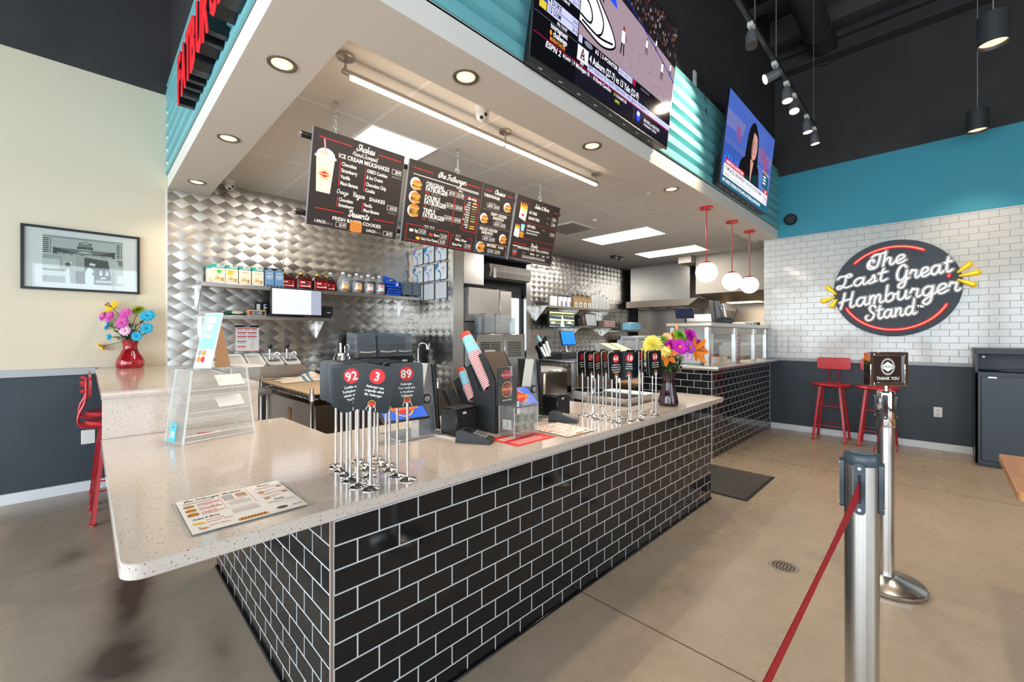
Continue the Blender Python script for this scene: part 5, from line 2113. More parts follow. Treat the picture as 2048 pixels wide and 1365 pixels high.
# downlights in the soffit
RIM = mat('dark bronze rim', (0.25, 0.22, 0.19), .35, .9)
DL = [(.735, 2.463, 'first', 'arm over the raised bar'), (.735, 3.665, 'second', 'arm over the raised bar'), (.735, 4.923, 'third', 'arm over the raised bar'),
      (1.497, 1.865, 'first', 'arm over the counter'), (2.719, 1.865, 'second', 'arm over the counter'), (4.075, 1.865, 'third', 'arm over the counter')]
for x, y, n, arm in DL:
    t = thing('recessed_downlight', '%s lit round downlight from the corner in the soffit %s' % (n, arm), 'downlight', (x, y, 2.82), 0, 'round downlights in the white soffit')
    b = B(RIM)
    b.lathe([(.052, -.001), (.062, -.007), (.072, -.005), (.0725, -.0005), (.0725, .0), (.05, .0)], n=32)
    b.build('rim', t)
    b = B(mat('lamp reflector', '#c9b79a', .25, emit=(1.0, .78, .5), es=.8))
    b.lathe([(.0525, -.0008), (.045, -.0035), (.03, -.0045), (.028, -.0025)], n=32)
    b.build('reflector', t)
    b = B(LAMPW)
    b.lathe([(.0, -.005), (.024, -.0045), (.029, -.0015)], n=24)
    b.build('lamp', t)
    spot('downlight_beam', (x, y, 2.80), (x, y, 0), 26, WARM, 130, .8, .05)

# globe pendants
for k, (x, z, n) in enumerate(((4.933, 2.09, 'first'), (5.766, 2.063, 'second'), (6.464, 2.075, 'third'))):
    t = thing('globe_pendant', '%s white globe lamp on a red stem, counting from the menu boards' % n, 'pendant lamp', (x, 1.853, 2.82), 0, 'globe lamps over the prep counter')
    b = B(RED).cyl((0, 0, -.022), (0, 0, 0), .070, n=28).cyl((0, 0, -.03), (0, 0, -.022), .05, .07, n=28)
    b.build('canopy', t)
    zt = z - 2.82
    B(RED).cyl((0, 0, zt + .11), (0, 0, -.02), .0055, n=10).build('stem', t)
    B(RED).lathe([(0, zt + .125), (.03, zt + .122), (.062, zt + .104), (.06, zt + .1), (0, zt + .1)], n=24).build('cap', t)
    B(GLOBEW).sphere((0, 0, zt), .114, 32).build('globe', t)
    spot('globe_glow', (x, 1.853, z - .14), (x, 1.853, 0), 4, (1, .93, .82), 160, 1, .1)

# cylinder pendants over the dining room
CYL = mat('grey metal shade', '#45474a', .45, .4)
for x, z, lab in ((4.79, 3.55, 'dark cylinder pendant nearest the camera'), (6.70, 3.55, 'dark cylinder pendant hanging before the teal wall band')):
    t = thing('cylinder_pendant', lab, 'pendant lamp', (x, -.28, 5.5), 0, 'cylinder pendants over the dining room')
    zt = z - 5.5
    B(mat('grey cord', '#8c8c8a', .5)).cyl((0, 0, zt + .22), (0, 0, 0), .004, n=8).build('cord', t)
    b = B(CYL).lathe([(.074, zt + .04), (.080, zt + .003), (.083, zt), (.085, zt + .002), (.085, zt + .222), (.08, zt + .225), (0, zt + .225)], n=32, caps=False)
    b.build('shade', t)
    B(mat('pendant lamp lens', '#e8b878', .5, emit=(1.0, .66, .32), es=1.6)).lathe([(0, zt + .025), (.0755, zt + .025)], n=32, caps=False).build('lens', t)
    spot('dining_spot', (x, -.28, z + .02), (x, -.28, 0), 60, WARM, 100, .7, .06)

# track lights
t = thing('track_rail', 'black lighting track hung on thin rods over the dining room', 'light track', (3.0, 1.0, 3.72))
B(BLK).box(0, -.016, 0, 2.86, .016, .032, .003).build('rail', t)
for x in (.62, 1.22, 2.76):
    B(mat('grey rod', '#8d8d8b', .4, .7)).cyl((x, 0, .03), (x, 0, 1.5), .005, n=8).build('hanger_rod', t)
HEAD = mat('grey lamp head', '#6d6d70', .4, .3)
HL = [(3.53, (-.25, -.1, -1.0), 0, 'grey unlit-looking spotlight at the near end of the black track'), (4.18, (-.45, .75, -.38), 1, 'spotlight on the black track aimed towards the cream wall'), (4.58, (-.15, -.1, -1), 1, 'spotlight second along the lit part of the track, glaring starlike'),
      (4.86, (-.35, -.1, -1), 1, 'spotlight in the middle of the lit part of the track'), (5.42, (.0, -.1, -1), 1, 'spotlight next to the far end of the black track'), (5.80, (.1, -.1, -1), 1, 'spotlight at the far end of the black track')]
for k_, (x, d, on, lab) in enumerate(HL):
    t = thing('track_spotlight', lab, 'spotlight', (x, 1.0, 3.72), 0, 'spotlights on the black track')
    d = Vector(d).normalized()
    B(mat('track adapter', '#c9c8c4', .4)).box(-.035, -.02, -.034, .035, .02, .0, .003).build('adapter', t)
    B(HEAD).cyl((0, 0, -.034), (0, 0, -.085), .008, n=10).build('stem', t)
    c = Vector((0, 0, -.10))
    p0, p1 = c - d * .05, c + d * .085
    b = B(HEAD).cyl(tuple(p0), tuple(p0 + d * .03), .024, .036, n=20, cap=True).cyl(tuple(p0 + d * .03), tuple(p1), .036, .042, n=20, cap=False)
    b.build('lamp_head', t)
    b = B(mat('spot lens', '#fff0d8', .5, emit=(1.0, .82, .55), es=8.0) if on else mat('dark lens', '#4a453f', .3))
    b.cyl(tuple(p1 - d * .006), tuple(p1 - d * .003), .0395, n=20)
    b.build('lens', t)
    if on:
        spot('track_beam', Vector((x, 1.0, 3.72)) + p1 + d * .01, Vector((x, 1.0, 3.72)) + d * 3, 75 if k_ == 1 else 30, WARM, 110 if k_ == 1 else 60, .6, .03)

# small things on the kitchen ceiling
DOMEW = mat('camera white', '#e4e1db', .35)
for loc, d, lab in (((1.968, 2.266, 2.98), (-.4, -.75, -.5), 'white security camera under the ceiling beside the lit tube'), ((1.05, 5.19, 2.98), (.2, -.8, -.5), 'white security camera in the ceiling corner over the quilted steel wall')):
    t = thing('security_camera', lab, 'security camera', loc)
    B(DOMEW).lathe([(0, -.035), (.035, -.035), (.055, -.012), (.058, 0), (0, 0)], n=24).build('mount', t)
    d = Vector(d).normalized()
    c = Vector((0, 0, -.055))
    B(DOMEW).sphere(tuple(c), .047, 20).build('dome', t)
    u, v, n_ = head_axes(d)
    b = B(BLK)
    for sg in (-1, 1):
        q = c + d * .036 + u * (.016 * sg)
        b.sphere(tuple(q), .0145, 10)
    b.build('lens', t)
t = thing('emergency_light', 'dark twin-lamp fitting on the kitchen ceiling before the quilted wall', 'ceiling light', (7.60, 4.62, 2.98))
b = B(DKGREY).box(-.17, -.06, -.06, .17, .06, 0, .015)
b.build('case', t)
b = B(mat('lamp glass grey', '#9a9a98', .2))
for x in (-.11, .11):
    b.sphere((x, -.05, -.045), .032, 12)
b.build('lamp', t)
t = thing('air_vent', 'square louvred air vent in the kitchen ceiling behind the third menu board', 'vent', (5.12, 3.93, 2.98))
b = B(WHITE)
b.box(-.3, -.3, -.012, .3, -.26, 0).box(-.3, .26, -.012, .3, .3, 0).box(-.3, -.26, -.012, -.26, .26, 0).box(.26, -.26, -.012, .3, .26, 0)
b.build('frame', t)
b = B(mat('vent grey', '#9a948c', .6))
for i in range(9):
    y = -.23 + i * .055
    b.box(-.26, y, -.010, .26, y + .03, -.004)
b.build('louvre', t)
for x, y, lab in ((4.98, 3.37, 'small sprinkler cap on the ceiling beyond the third menu board'), (4.46, 2.29, 'small white sensor under the ceiling beside the soffit edge')):
    t = thing('sprinkler_head', lab, 'sprinkler', (x, y, 2.98))
    b = B(DOMEW).lathe([(0, -.03), (.02, -.028), (.035, -.008), (.04, 0), (0, 0)], n=20)
    b.build('cap', t)

# ------------------------------------------------------------------ televisions on the header


def scr(name, col, es=1.0):
    return mat('screen ' + name, '#050506', .07, spec=.35, emit=srgb(col), es=es)


def television(label, x0, y0, z0, w_, up, hh):
    t = thing('wall_television', label, 'TV', (x0, y0, z0), 0)
    v = Vector(up).normalized()
    b = B(BLK)
    b.frame((0, 0, 0), (1, 0, 0), v)
    b.box(0, 0, -.02, w_, hh, 0, .003)
    b.prism(rounded([(.03, 0), (w_ - .03, 0), (w_ - .05, .30), (.05, .30)], .01), -.075, -.02, 'z')
    b.build('body', t)
    b = B(DKGREY)
    b.frame((0, 0, 0), (1, 0, 0), v)
    b.box(.14, -.0012, -.062, w_ - .14, .001, -.050)
    for k in range(7):
        xx = .16 + k * (w_ - .3) / 7
        b.box(xx, -.002, -.066, xx + .13, .001, -.045)
    b.build('speaker_grille', t)
    b = B(mat('silver chip', '#c8c6c0', .3, .6))
    b.frame((0, 0, 0), (1, 0, 0), v)
    for k in range(8):
        xx = .12 + k * (w_ - .2) / 8
        b.box(xx, -.003, -.04, xx + .03, .001, -.030)
    b.build('bottom_clip', t)
    b = B(BLKM)
    b.box(w_ * .3, .02, hh * .35, w_ * .7, 1.703 - y0, hh * .6)
    b.build('wall_bracket', t)
    p = B()
    p.frame((0, 0, 0), (1, 0, 0), v)
    p.z = .0006
    return t, p


UPV = (0, -.105, .95)
w_, h_ = 1.69, .957
t, p = television('big TV showing a basketball game with a scores panel, tilted down on the teal header', 1.735, 1.605, 2.93, w_, UPV, h_)
NVY, LAV, BONE = scr('navy', '#15131f'), scr('lavender', '#b9bbe0'), scr('white', '#e8e8f2')
CRT, CRTD, CROWD = scr('court', '#93808a'), scr('court shade', '#6d5f68'), scr('crowd', '#1b1719')
SRED, SYEL, SBLU, SORG, SBLK, SGRY = scr('red', '#a3123f'), scr('yellow', '#c9b33a'), scr('blue', '#2140d8', 1.2), scr('orange', '#d98634'), scr('black', '#0a0a10'), scr('grey', '#77778a')
e = .012
p.m(NVY).rect(e, e, w_ - e, h_ - e)
X = lambda s_: e + s_ * (w_ - 2 * e)
V = lambda q: e + q * (h_ - 2 * e)
p.m(CRT).rect(X(.237), V(.29), X(1), V(1), .0006)
p.m(CROWD).poly([(X(.44), V(1)), (X(1), V(1)), (X(1), V(.67)), (X(.75), V(.72)), (X(.44), V(.78))], .0012)
rnd = random.Random(4)
cols = [scr('crowd tone %d' % i, c) for i, c in enumerate(('#3a2c2a', '#54484a', '#2a2433', '#6a3a30', '#7d7276'))]
for i in range(150):
    s_ = rnd.uniform(.56, .99)
    q = rnd.uniform(.68, .985)
    if q < .70 + (1 - s_) * .18:
        continue
    p.m(rnd.choice(cols)).ell(X(s_), V(q), rnd.uniform(.006, .014), rnd.uniform(.008, .02), .0016 + i * .000002, 8)
p.m(SBLU).poly([(X(.36), V(.80)), (X(.44), V(.78)), (X(.47), V(.68)), (X(.40), V(.70))], .0018)
p.m(scr('line', '#1a2a90')).ribbon([(X(.29), V(.93)), (X(.45), V(.86)), (X(.9), V(.62)), (X(1), V(.55))], .010, .0014)
LG = [(.237, .66), (.30, .67), (.42, .55), (.47, .47), (.475, .42), (.43, .375), (.36, .36), (.237, .40)]
p.m(BONE).poly([(X(a), V(c)) for a, c in LG], .0012)
p.m(SBLK)
for pts in (LG, [(.237, .56), (.28, .56), (.31, .50), (.30, .44), (.237, .45)], [(.31, .64), (.38, .53), (.38, .44), (.35, .40)], [(.25, .42), (.36, .40), (.46, .43)]):
    p.ribbon(catmull([(X(a), V(c)) for a, c in pts], 4), .014, .0018)
for s_, q, k in ((.53, .50, 1.1), (.36, .72, 1.1), (.72, .62, .7), (.875, .55, .85), (.955, .62, .6), (.80, .70, .5)):
    p.m(cols[3]).ell(X(s_), V(q) + .085 * k, .011 * k, .015 * k, .0022)
    p.m(BONE).poly(rpoly(X(s_) - .020 * k, V(q), X(s_) + .020 * k, V(q) + .07 * k, .01 * k, 3), .0020)
    p.m(SBLK).poly([(X(s_) - .017 * k, V(q)), (X(s_) - .004 * k, V(q)), (X(s_) - .012 * k, V(q) - .07 * k), (X(s_) - .024 * k, V(q) - .07 * k)], .0020)
    p.poly([(X(s_) + .004 * k, V(q)), (X(s_) + .017 * k, V(q)), (X(s_) + .024 * k, V(q) - .07 * k), (X(s_) + .012 * k, V(q) - .07 * k)], .0020)
    p.m(cols[3]).ribbon([(X(s_) + .018 * k, V(q) + .06 * k), (X(s_) + .04 * k, V(q) + .02 * k)], .009 * k, .0021)
p.m(CRTD)
for a, c in ((.55, .40), (.86, .36), (.72, .50)):
    p.ringp(X(a), V(c), .10, .105, .5, .0010)
# scores panel
p.m(SBLK).rect(X(.0), V(.0), X(.237), V(1), .0008)
for q, a, c, d in ((.345, '4 DUKE', '24-8', SBLU), (.295, '13 UVM', '28-6', SYEL), (.46, '11 NCST', '22-14', SRED), (.51, '6 TTU', '23-10', SRED), (.63, '8 UTST', '27-6', SBLU), (.68, '9 TCU', '21-12', SRED)):
    p.m(LAV).rect(X(.06), V(q), X(.232), V(q + .046), .0014)
    p.m(d).rect(X(.02), V(q), X(.056), V(q + .046), .0014)
    p.m(SBLK).text(a, X(.066), V(q + .009), .042, 1, 'L', .78, dz=.0018)
    p.text(c, X(.228), V(q + .009), .038, 0, 'R', .72, dz=.0018)
p.m(BONE).text('FRI. 7:10 ET', X(.145), V(.268), .024, 1, 'C', .75, dz=.0016)
p.text('SUN. 3:40 ET', X(.145), V(.43), .024, 1, 'C', .75, dz=.0016)
p.m(SGRY).rect(X(0), V(.258), X(.237), V(.260), .0014)
p.m(BONE).fit('tournament', X(.085), X(.178), V(.226), .045, 1, dz=.0016)
p.fit('challenge', X(.10), X(.178), V(.187), .045, 1, dz=.0016)
p.m(SORG).ell(X(.088), V(.198), .010, .014, .0016)
p.fit('MARATHON', X(.085), X(.170), V(.152), .034, 1, dz=.0016)
p.m(SRED).rect(X(0), V(.138), X(.237), V(.143), .0016)
# lower bars
p.m(SBLK).rect(X(.237), V(.272), X(.98), V(.322), .0024)
p.m(LAV).rect(X(.24), V(.274), X(.262), V(.320), .0028)
p.m(SGRY).ell(X(.302), V(.297), .045, .017, .0028)
p.m(BONE).fit('62', X(.347), X(.372), V(.283), .036, 1, dz=.0030)
p.rect(X(.383), V(.277), X(.385), V(.317), .003)
p.fit('3-POINTER', X(.393), X(.508), V(.284), .036, 1, dz=.0030)
p.m(LAV).rect(X(.515), V(.276), X(.628), V(.318), .0030)
p.m(SBLK).fit('2ND :43.8 -23', X(.52), X(.622), V(.287), .028, 0, dz=.0034)
p.m(SRED).rect(X(.632), V(.276), X(.656), V(.318), .0030)
p.m(SGRY).fit('GRAND RAPIDS', X(.70), X(.78), V(.287), .026, 0, dz=.003)
p.m(NVY).rect(X(.237), V(.186), X(1), V(.270), .0030)
p.m(LAV).rect(X(.308), V(.143), X(1), V(.185), .0030)
p.m(BONE).rect(X(.239), V(.163), X(.306), V(.256), .0034)
p.m(scr('maroon', '#5a1630')).text('A', X(.272), V(.178), .095, 1, 'C', .75, dz=.0040)
p.text('U', X(.272), V(.178), .055, 1, 'C', 1.0, dz=.0038)
p.m(BONE).text('MEN', X(.272), V(.145), .020, 1, 'C', .8, dz=.0034)
p.fit('4 Auburn (27-7) vs 13 Yale (22-9)', X(.315), X(.692), V(.200), .062, 1, dz=.0036)
p.m(SBLK).fit('BPI chance to reach National Title game: Auburn 12%', X(.313), X(.792), V(.154), .044, 0, dz=.0036)
p.m(SRED).rect(X(.237), V(.133), X(1), V(.1385), .0036)
p.m(BONE).fit('ESPN 2', X(.064), X(.148), V(.098), .046, 1, dz=.0036, shear=.2)
p.fit('NCAAW', X(.159), X(.205), V(.108), .028, 1, dz=.0036)
p.rect(X(.213), V(.10), X(.2142), V(.135), .0036)
p.fit('9 Michigan St', X(.221), X(.324), V(.108), .032, 1, dz=.0036)
p.m(SGRY).fit('vs', X(.331), X(.343), V(.108), .028, 0, dz=.0036)
p.m(BONE).fit('8 North Carolina', X(.35), X(.475), V(.108), .032, 1, dz=.0036)
p.fit('11:30 AM ET FRI', X(.511), X(.598), V(.106), .026, 1, dz=.0036)
p.m(scr('lime', '#c3d43a')).fit('ESPN2', X(.511), X(.545), V(.067), .026, 1, dz=.0036)
p.poly([(X(.500), V(.10)), (X(.507), V(.115)), (X(.500), V(.13))], .0036)
p.m(SGRY).rect(X(.664), V(.03), X(.6655), V(.133), .0036)
p.m(SBLU).ell(X(.703), V(.085), .030, .040, .0036)
p.m(BONE).rect(X(.69), V(.085), X(.712), V(.115), .0040)
p.fit('BUCKS at CELTICS', X(.755), X(.905), V(.076), .030, 1, dz=.0036)
p.fit('TONIGHT 7:30 ET', X(.755), X(.88), V(.046), .022, 1, dz=.0036)
p.build('screen', t)

w_ = 1.675
t, p = television('TV showing a news reader with long dark hair, over the globe lamps', 4.61, 1.605, 2.955, w_, UPV, h_)
p.m(scr('sky blue', '#4a5c9e')).rect(e, e, w_ - e, h_ - e)
for k, (s0, q0, s1, q1, c) in enumerate(((0, .5, 1, 1, '#3f58a4'), (0, .2, .4, .45, '#33509c'), (.5, .25, 1, .5, '#5468a8'), (0, .62, .35, .8, '#62689f'), (.62, .55, 1, .72, '#665e92'), (.55, .72, .8, .95, '#445ca4'))):
    p.m(scr('sky %d' % k, c)).poly([(e + s0 * (w_ - 2 * e), V(q0)), (e + (s1 - .05) * (w_ - 2 * e), V(q0 + .03)), (e + s1 * (w_ - 2 * e), V(q1)), (e + (s0 + .04) * (w_ - 2 * e) - (.04 * (w_ - 2 * e) if s0 == 0 else 0), V(q1))], .0002 + .0002 * k)
X = lambda s_: e + s_ * (w_ - 2 * e)
p.m(scr('rose cloud', '#7d4a78'))
for a, c, r in ((.22, .66, .03), (.25, .60, .022), (.78, .66, .035), (.84, .58, .04), (.73, .72, .02)):
    p.ell(X(a), V(c), r * 2.2, r * 2, .0016)
HAIR, SKIN, SKN2, SUIT = scr('hair', '#0d0a0c'), scr('skin', '#b98a80'), scr('skin shade', '#94645c'), scr('suit', '#0b0a0e')
p.m(SUIT).poly(catmull([(X(.30), V(.23)), (X(.31), V(.38)), (X(.40), V(.48)), (X(.5), V(.52)), (X(.62), V(.50)), (X(.70), V(.42)), (X(.71), V(.15)), (X(.30), V(.15))], 4), .0020)
p.m(HAIR).poly(catmull([(X(.38), V(.34)), (X(.39), V(.55)), (X(.42), V(.80)), (X(.50), V(.93)), (X(.57), V(.90)), (X(.63), V(.78)), (X(.65), V(.55)), (X(.66), V(.36)), (X(.56), V(.30)), (X(.45), V(.30))], 4), .0024)
p.m(SKIN).poly(catmull([(X(.52), V(.82)), (X(.59), V(.80)), (X(.615), V(.68)), (X(.60), V(.56)), (X(.55), V(.50)), (X(.51), V(.54)), (X(.50), V(.68)), (X(.52), V(.82))], 4), .0030)
p.poly([(X(.50), V(.50)), (X(.57), V(.48)), (X(.535), V(.20))], .0028)
p.m(SKN2).poly([(X(.50), V(.68)), (X(.525), V(.80)), (X(.53), V(.56)), (X(.51), V(.54))], .0032)
p.m(scr('eye', '#2a1a1c'))
for a in (.535, .588):
    p.ell(X(a), V(.695), .013, .006, .0034)
    p.ribbon([(X(a) - .016, V(.722)), (X(a), V(.73)), (X(a) + .016, V(.722))], .004, .0034)
p.m(SKN2).poly([(X(.562), V(.70)), (X(.574), V(.63)), (X(.555), V(.628))], .0034)
p.m(scr('lip', '#8a3c42')).ell(X(.562), V(.585), .018, .008, .0034)
for k in range(18):
    p.m(scr('tower %d' % (k % 3), ('#2a5ad0', '#1c3c98', '#3b78e0')[k % 3])).rect(X(.0 + k * .018), V(.22), X(.014 + k * .018), V(.30 + .05 * abs(math.sin(k * 1.7))), .0012)
SCR2 = scr('news red', '#b01228')
p.m(SCR2).rect(X(.04), V(.228), X(.41), V(.288), .0040)
p.m(BONE).fit("AMERICA'S CHOICE 2024", X(.06), X(.39), V(.241), .045, 1, dz=.0044)
p.rect(X(.035), V(.092), X(.855), V(.226), .0040)
p.m(SBLK).fit('TRUMP-BACKED: BERNIE MORENO TO WIN OHIO GOP SENATE PRIMARY', X(.055), X(.84), V(.165), .06, 1, dz=.0044)
p.fit('Stephen Cai  |  National Politics Reporter, Axios', X(.055), X(.58), V(.107), .045, 0, dz=.0044)
p.m(scr('ticker teal', '#17505e')).rect(X(0), V(.0), X(1), V(.092), .0040)
p.m(BONE).fit('INTO EFFECT PENDING STATES APPEAL OF FEDERAL JUDGES RULING', X(.03), X(.82), V(.03), .048, 1, dz=.0044)
p.rect(X(.855), V(.092), X(.965), V(.226), .0044)
p.m(SCR2).rect(X(.855), V(.228), X(.965), V(.285), .0044)
p.m(BONE).text('LIVE', X(.91), V(.24), .045, 1, 'C', .8, dz=.0048)
p.m(SCR2).text('CNN', X(.91), V(.135), .085, 1, 'C', .75, dz=.0048)
p.m(SBLK).text('8:33 PM ET', X(.91), V(.105), .03, 1, 'C', .7, dz=.0048)
p.m(scr('chart teal', '#1c4a5c')).poly([(X(.80), V(.30)), (X(.95), V(.28)), (X(.95), V(.46)), (X(.80), V(.48))], .0040)
p.m(SORG).poly([(X(.80), V(.48)), (X(.95), V(.46)), (X(.95), V(.475)), (X(.80), V(.50))], .0044)
p.m(BONE)
for k in range(3):
    p.rect(X(.82), V(.34 + k * .04), X(.885), V(.36 + k * .04), .0044)
p.build('screen', t)
t = thing('cable_box', 'white low-voltage box with a thin cable on the black wall between the TVs', 'outlet', (4.30, 1.72, 3.93))
B(WHT).box(-.03, 0, -.09, .03, .02, .09, .004).build('plate', t)
B(BLK).tube(catmull([(.01, -.005, 0), (.08, -.03, .0), (.16, -.03, -.10), (.19, -.03, -.30)], 6), .004, 6).build('cable', t)

# ------------------------------------------------------------------ big channel letters on the header end


def raised_glyph(b, ch, x, y, size, sx, z0, z1, mf, ms):
    vs, fs, adv = GL[(1, ch)]
    P3 = [(x + a * size * sx, y + c * size) for a, c in vs]
    b.m(mf).add([(a, c, z1) for a, c in P3], fs, False)
    cnt = {}
    for f in fs:
        for i in range(len(f)):
            k = (f[i - 1], f[i])
            key = (min(k), max(k))
            cnt[key] = None if key in cnt else k
    b.m(ms)
    for k in cnt.values():
        if k:
            a, c = P3[k[0]], P3[k[1]]
            b.add([(a[0], a[1], z0), (c[0], c[1], z0), (c[0], c[1], z1), (a[0], a[1], z1)], [(0, 1, 2, 3)], False)


t = thing('channel_letter_sign', 'big red capital letters with black sides on the teal header end over the raised bar', 'sign', (.560, 3.80, 3.005))
LB = mat('black return', '#131416', .3)
LR = mat('red letter face', '#d8262f', .35, emit=srgb('#d8262f'), es=.35)
for i, (ch, off) in enumerate(zip('FATBURGER', (0, .155, .345, .515, .715, .905, 1.10, 1.30, 1.47))):
    vs = GL[(1, ch)][0]
    lo, hi = min(v[0] for v in vs), max(v[0] for v in vs)
    wd = {'F': .125, 'E': .13, 'A': .175}.get(ch, .155)
    zh = max(v[1] for v in vs) - min(v[1] for v in vs)
    sz = .325 / zh
    sx = wd / ((hi - lo) * sz)
    b = B()
    b.frame((0, 0, 0), (0, -1, 0), (0, 0, 1))
    raised_glyph(b, ch, off - lo * sz * sx, -min(v[1] for v in vs) * sz, sz, sx, .0, .100, LB, LB)
    b.z = .1005
    raised_glyph(b, ch, off - lo * sz * sx, -min(v[1] for v in vs) * sz, sz, sx, .100, .106, LR, LR)
    b.build('letter', t, sharp=50)

# ------------------------------------------------------------------ round neon sign on the tile wall
t = thing('round_sign', 'round slate sign with white neon script and red arcs on the white tile wall', 'sign', (7.27, .417, 1.978))
b = B(mat('sign slate', '#39434b', .5))
b.cyl((-.045, 0, 0), (0, 0, 0), .608, n=96)
b.build('disc', t)
FR = ((-.045, 0, 0), (0, -1, 0), (0, 0, 1))
GRY = mat('channel grey', '#b4b6b8', .5)
GRYE = mat('channel grey side', '#8d9093', .5)
NEON = mat('white neon', '#ffffff', .4, emit=(1, 1, 1), es=.8)
NRED = mat('red channel', '#cf2f35', .4, emit=srgb('#d03038'), es=.45)
NREDL = mat('red neon', '#ff8070', .4, emit=srgb('#ff7a5a'), es=1.6)
NYEL = mat('yellow ray', '#d9b41f', .35, emit=srgb('#d9b41f'), es=.30)
NYELL = mat('yellow ray light', '#f3d94a', .4, emit=srgb('#f0d040'), es=.9)


def neon(b1, b2, pts, r=.030, z=.012):
    b1.tube([(x, y, z) for x, y in pts], r, 10, flat=.9)
    b1.sphere((pts[0][0], pts[0][1], z), r * .99, 10).sphere((pts[-1][0], pts[-1][1], z), r * .99, 10)
    b2.tube([(x, y, z + r * .88) for x, y in pts], r * .24, 8)


# word, start (across, up from the disc centre), end of its baseline, x-height
for word, (ax, az), (bx, bz), hh in (('The', (-.235, .265), (.115, .315), .095), ('Last', (-.565, .025), (-.06, .10), .096), ('Great', (.02, .075), (.52, .155), .104), ('Hamburger', (-.545, -.245), (.585, -.075), .108), ('Stand', (-.27, -.405), (.21, -.335), .100)):
    st, W = script_strokes(word, .20, .02)
    rot = math.atan2(bz - az, bx - ax)
    sx = math.hypot(bx - ax, bz - az) / (W * hh)
    b1, b2 = B(GRY), B(NEON)
    b1.frame(*FR)
    b2.frame(*FR)
    for q in st:
        pts = []
        for a, c in q:
            lx, ly = a * hh * sx, c * hh
            pts.append((ax + lx * math.cos(rot) - ly * math.sin(rot), az + lx * math.sin(rot) + ly * math.cos(rot)))
        neon(b1, b2, pts, .0285)
    o = b1.build('word', t)
    b2.build('neon_tube', o)
for a0, a1, rr in ((137, 58, .520), (207, 334, .525)):
    b1, b2 = B(NRED), B(NREDL)
    b1.frame(*FR)
    b2.frame(*FR)
    pts = [(rr * math.cos(R(a0 + (a1 - a0) * i / 30)), rr * math.sin(R(a0 + (a1 - a0) * i / 30))) for i in range(31)]
    neon(b1, b2, pts, .022)
    o = b1.build('arc', t)
    b2.build('neon_tube', o)
b1, b2 = B(NRED), B(NREDL)
b1.frame(*FR)
b2.frame(*FR)
neon(b1, b2, [(.488, .10), (.494, .118)], .022)
o = b1.build('dot', t)
b2.build('neon_tube', o)
for p0, p1 in (((.56, .137), (.655, .225)), ((.573, .098), (.72, .122)), ((.56, .057), (.69, -.012)), ((-.577, -.04), (-.672, .060)), ((-.595, -.072), (-.725, -.125)), ((-.57, -.106), (-.63, -.20))):
    b1, b2 = B(NYEL), B(NYELL)
    b1.frame(*FR)
    b2.frame(*FR)
    v0, v1 = Vector(p0), Vector(p1)
    pts = [v0.lerp(v1, i / 8) for i in range(9)]
    b1.tube([(q.x, q.y, .01) for q in pts], [.012 + .020 * (i / 8) for i in range(9)], 10)
    b1.sphere((p1[0], p1[1], .01), .032, 12)
    b2.tube([(q.x, q.y, .01 + (.012 + .020 * (i / 8)) * .9) for i, q in enumerate(pts)][2:], [.004 + .006 * i / 6 for i in range(7)], 8)
    o = b1.build('ray', t)
    b2.build('neon_tube', o)
b = B(NEON)
b.frame(*FR)
b.z = .001
b.text('TM', .215, -.255, .042, 1, 'L', 1.1)
b.build('trademark', t)

# ------------------------------------------------------------------ kitchen: steel shelves on the quilted wall


def bracket(x, y0, y1, z, d):
    b = B(STEELB)
    b.prism([(y1, z), (y0 + .03, z), (y0 + .03, z - .02), (y1, z - d)], x, x + .006, 'x')
    b.box(x - .02, y1 - .004, z - d, x + .026, y1, z)
    return b


def steel_shelf(label, x0, x1, y0, z, brs, lip=.04, d=.17):
    t = thing('wall_shelf', label, 'shelf', (0, 0, 0))
    b = B(STEEL).box(x0, y0, z - .004, x1, 5.357, z, .001).box(x0, y0, z - lip, x1, y0 + .014, z - .004, .002).box(x0, 5.35, z, x1, 5.357, z + .04)
    b.build('shelf_plate', t)
    for x in brs:
        bracket(x, y0, 5.357, z - .005, d).build('bracket', t)
    return t


steel_shelf('long upper steel shelf carrying cartons and jugs on the quilted wall beside the cream wall', .79, 3.27, 5.06, 1.905, (.80, 3.10), .042, .26)
steel_shelf('short steel shelf carrying a screen below the long upper one', .815, 2.09, 5.06, 1.585, (.825, 1.98), .038, .24)
steel_shelf('steel shelf of cups and paper bags on the quilted wall behind the till', 5.95, 8.40, 5.06, 1.935, (5.97, 7.0, 8.1), .035, .28)
steel_shelf('small steel shelf with a tablet under the shelf of cups and bags', 7.0, 8.40, 5.08, 1.565, (7.05, 8.2), .03, .2)

ZS = 1.9055


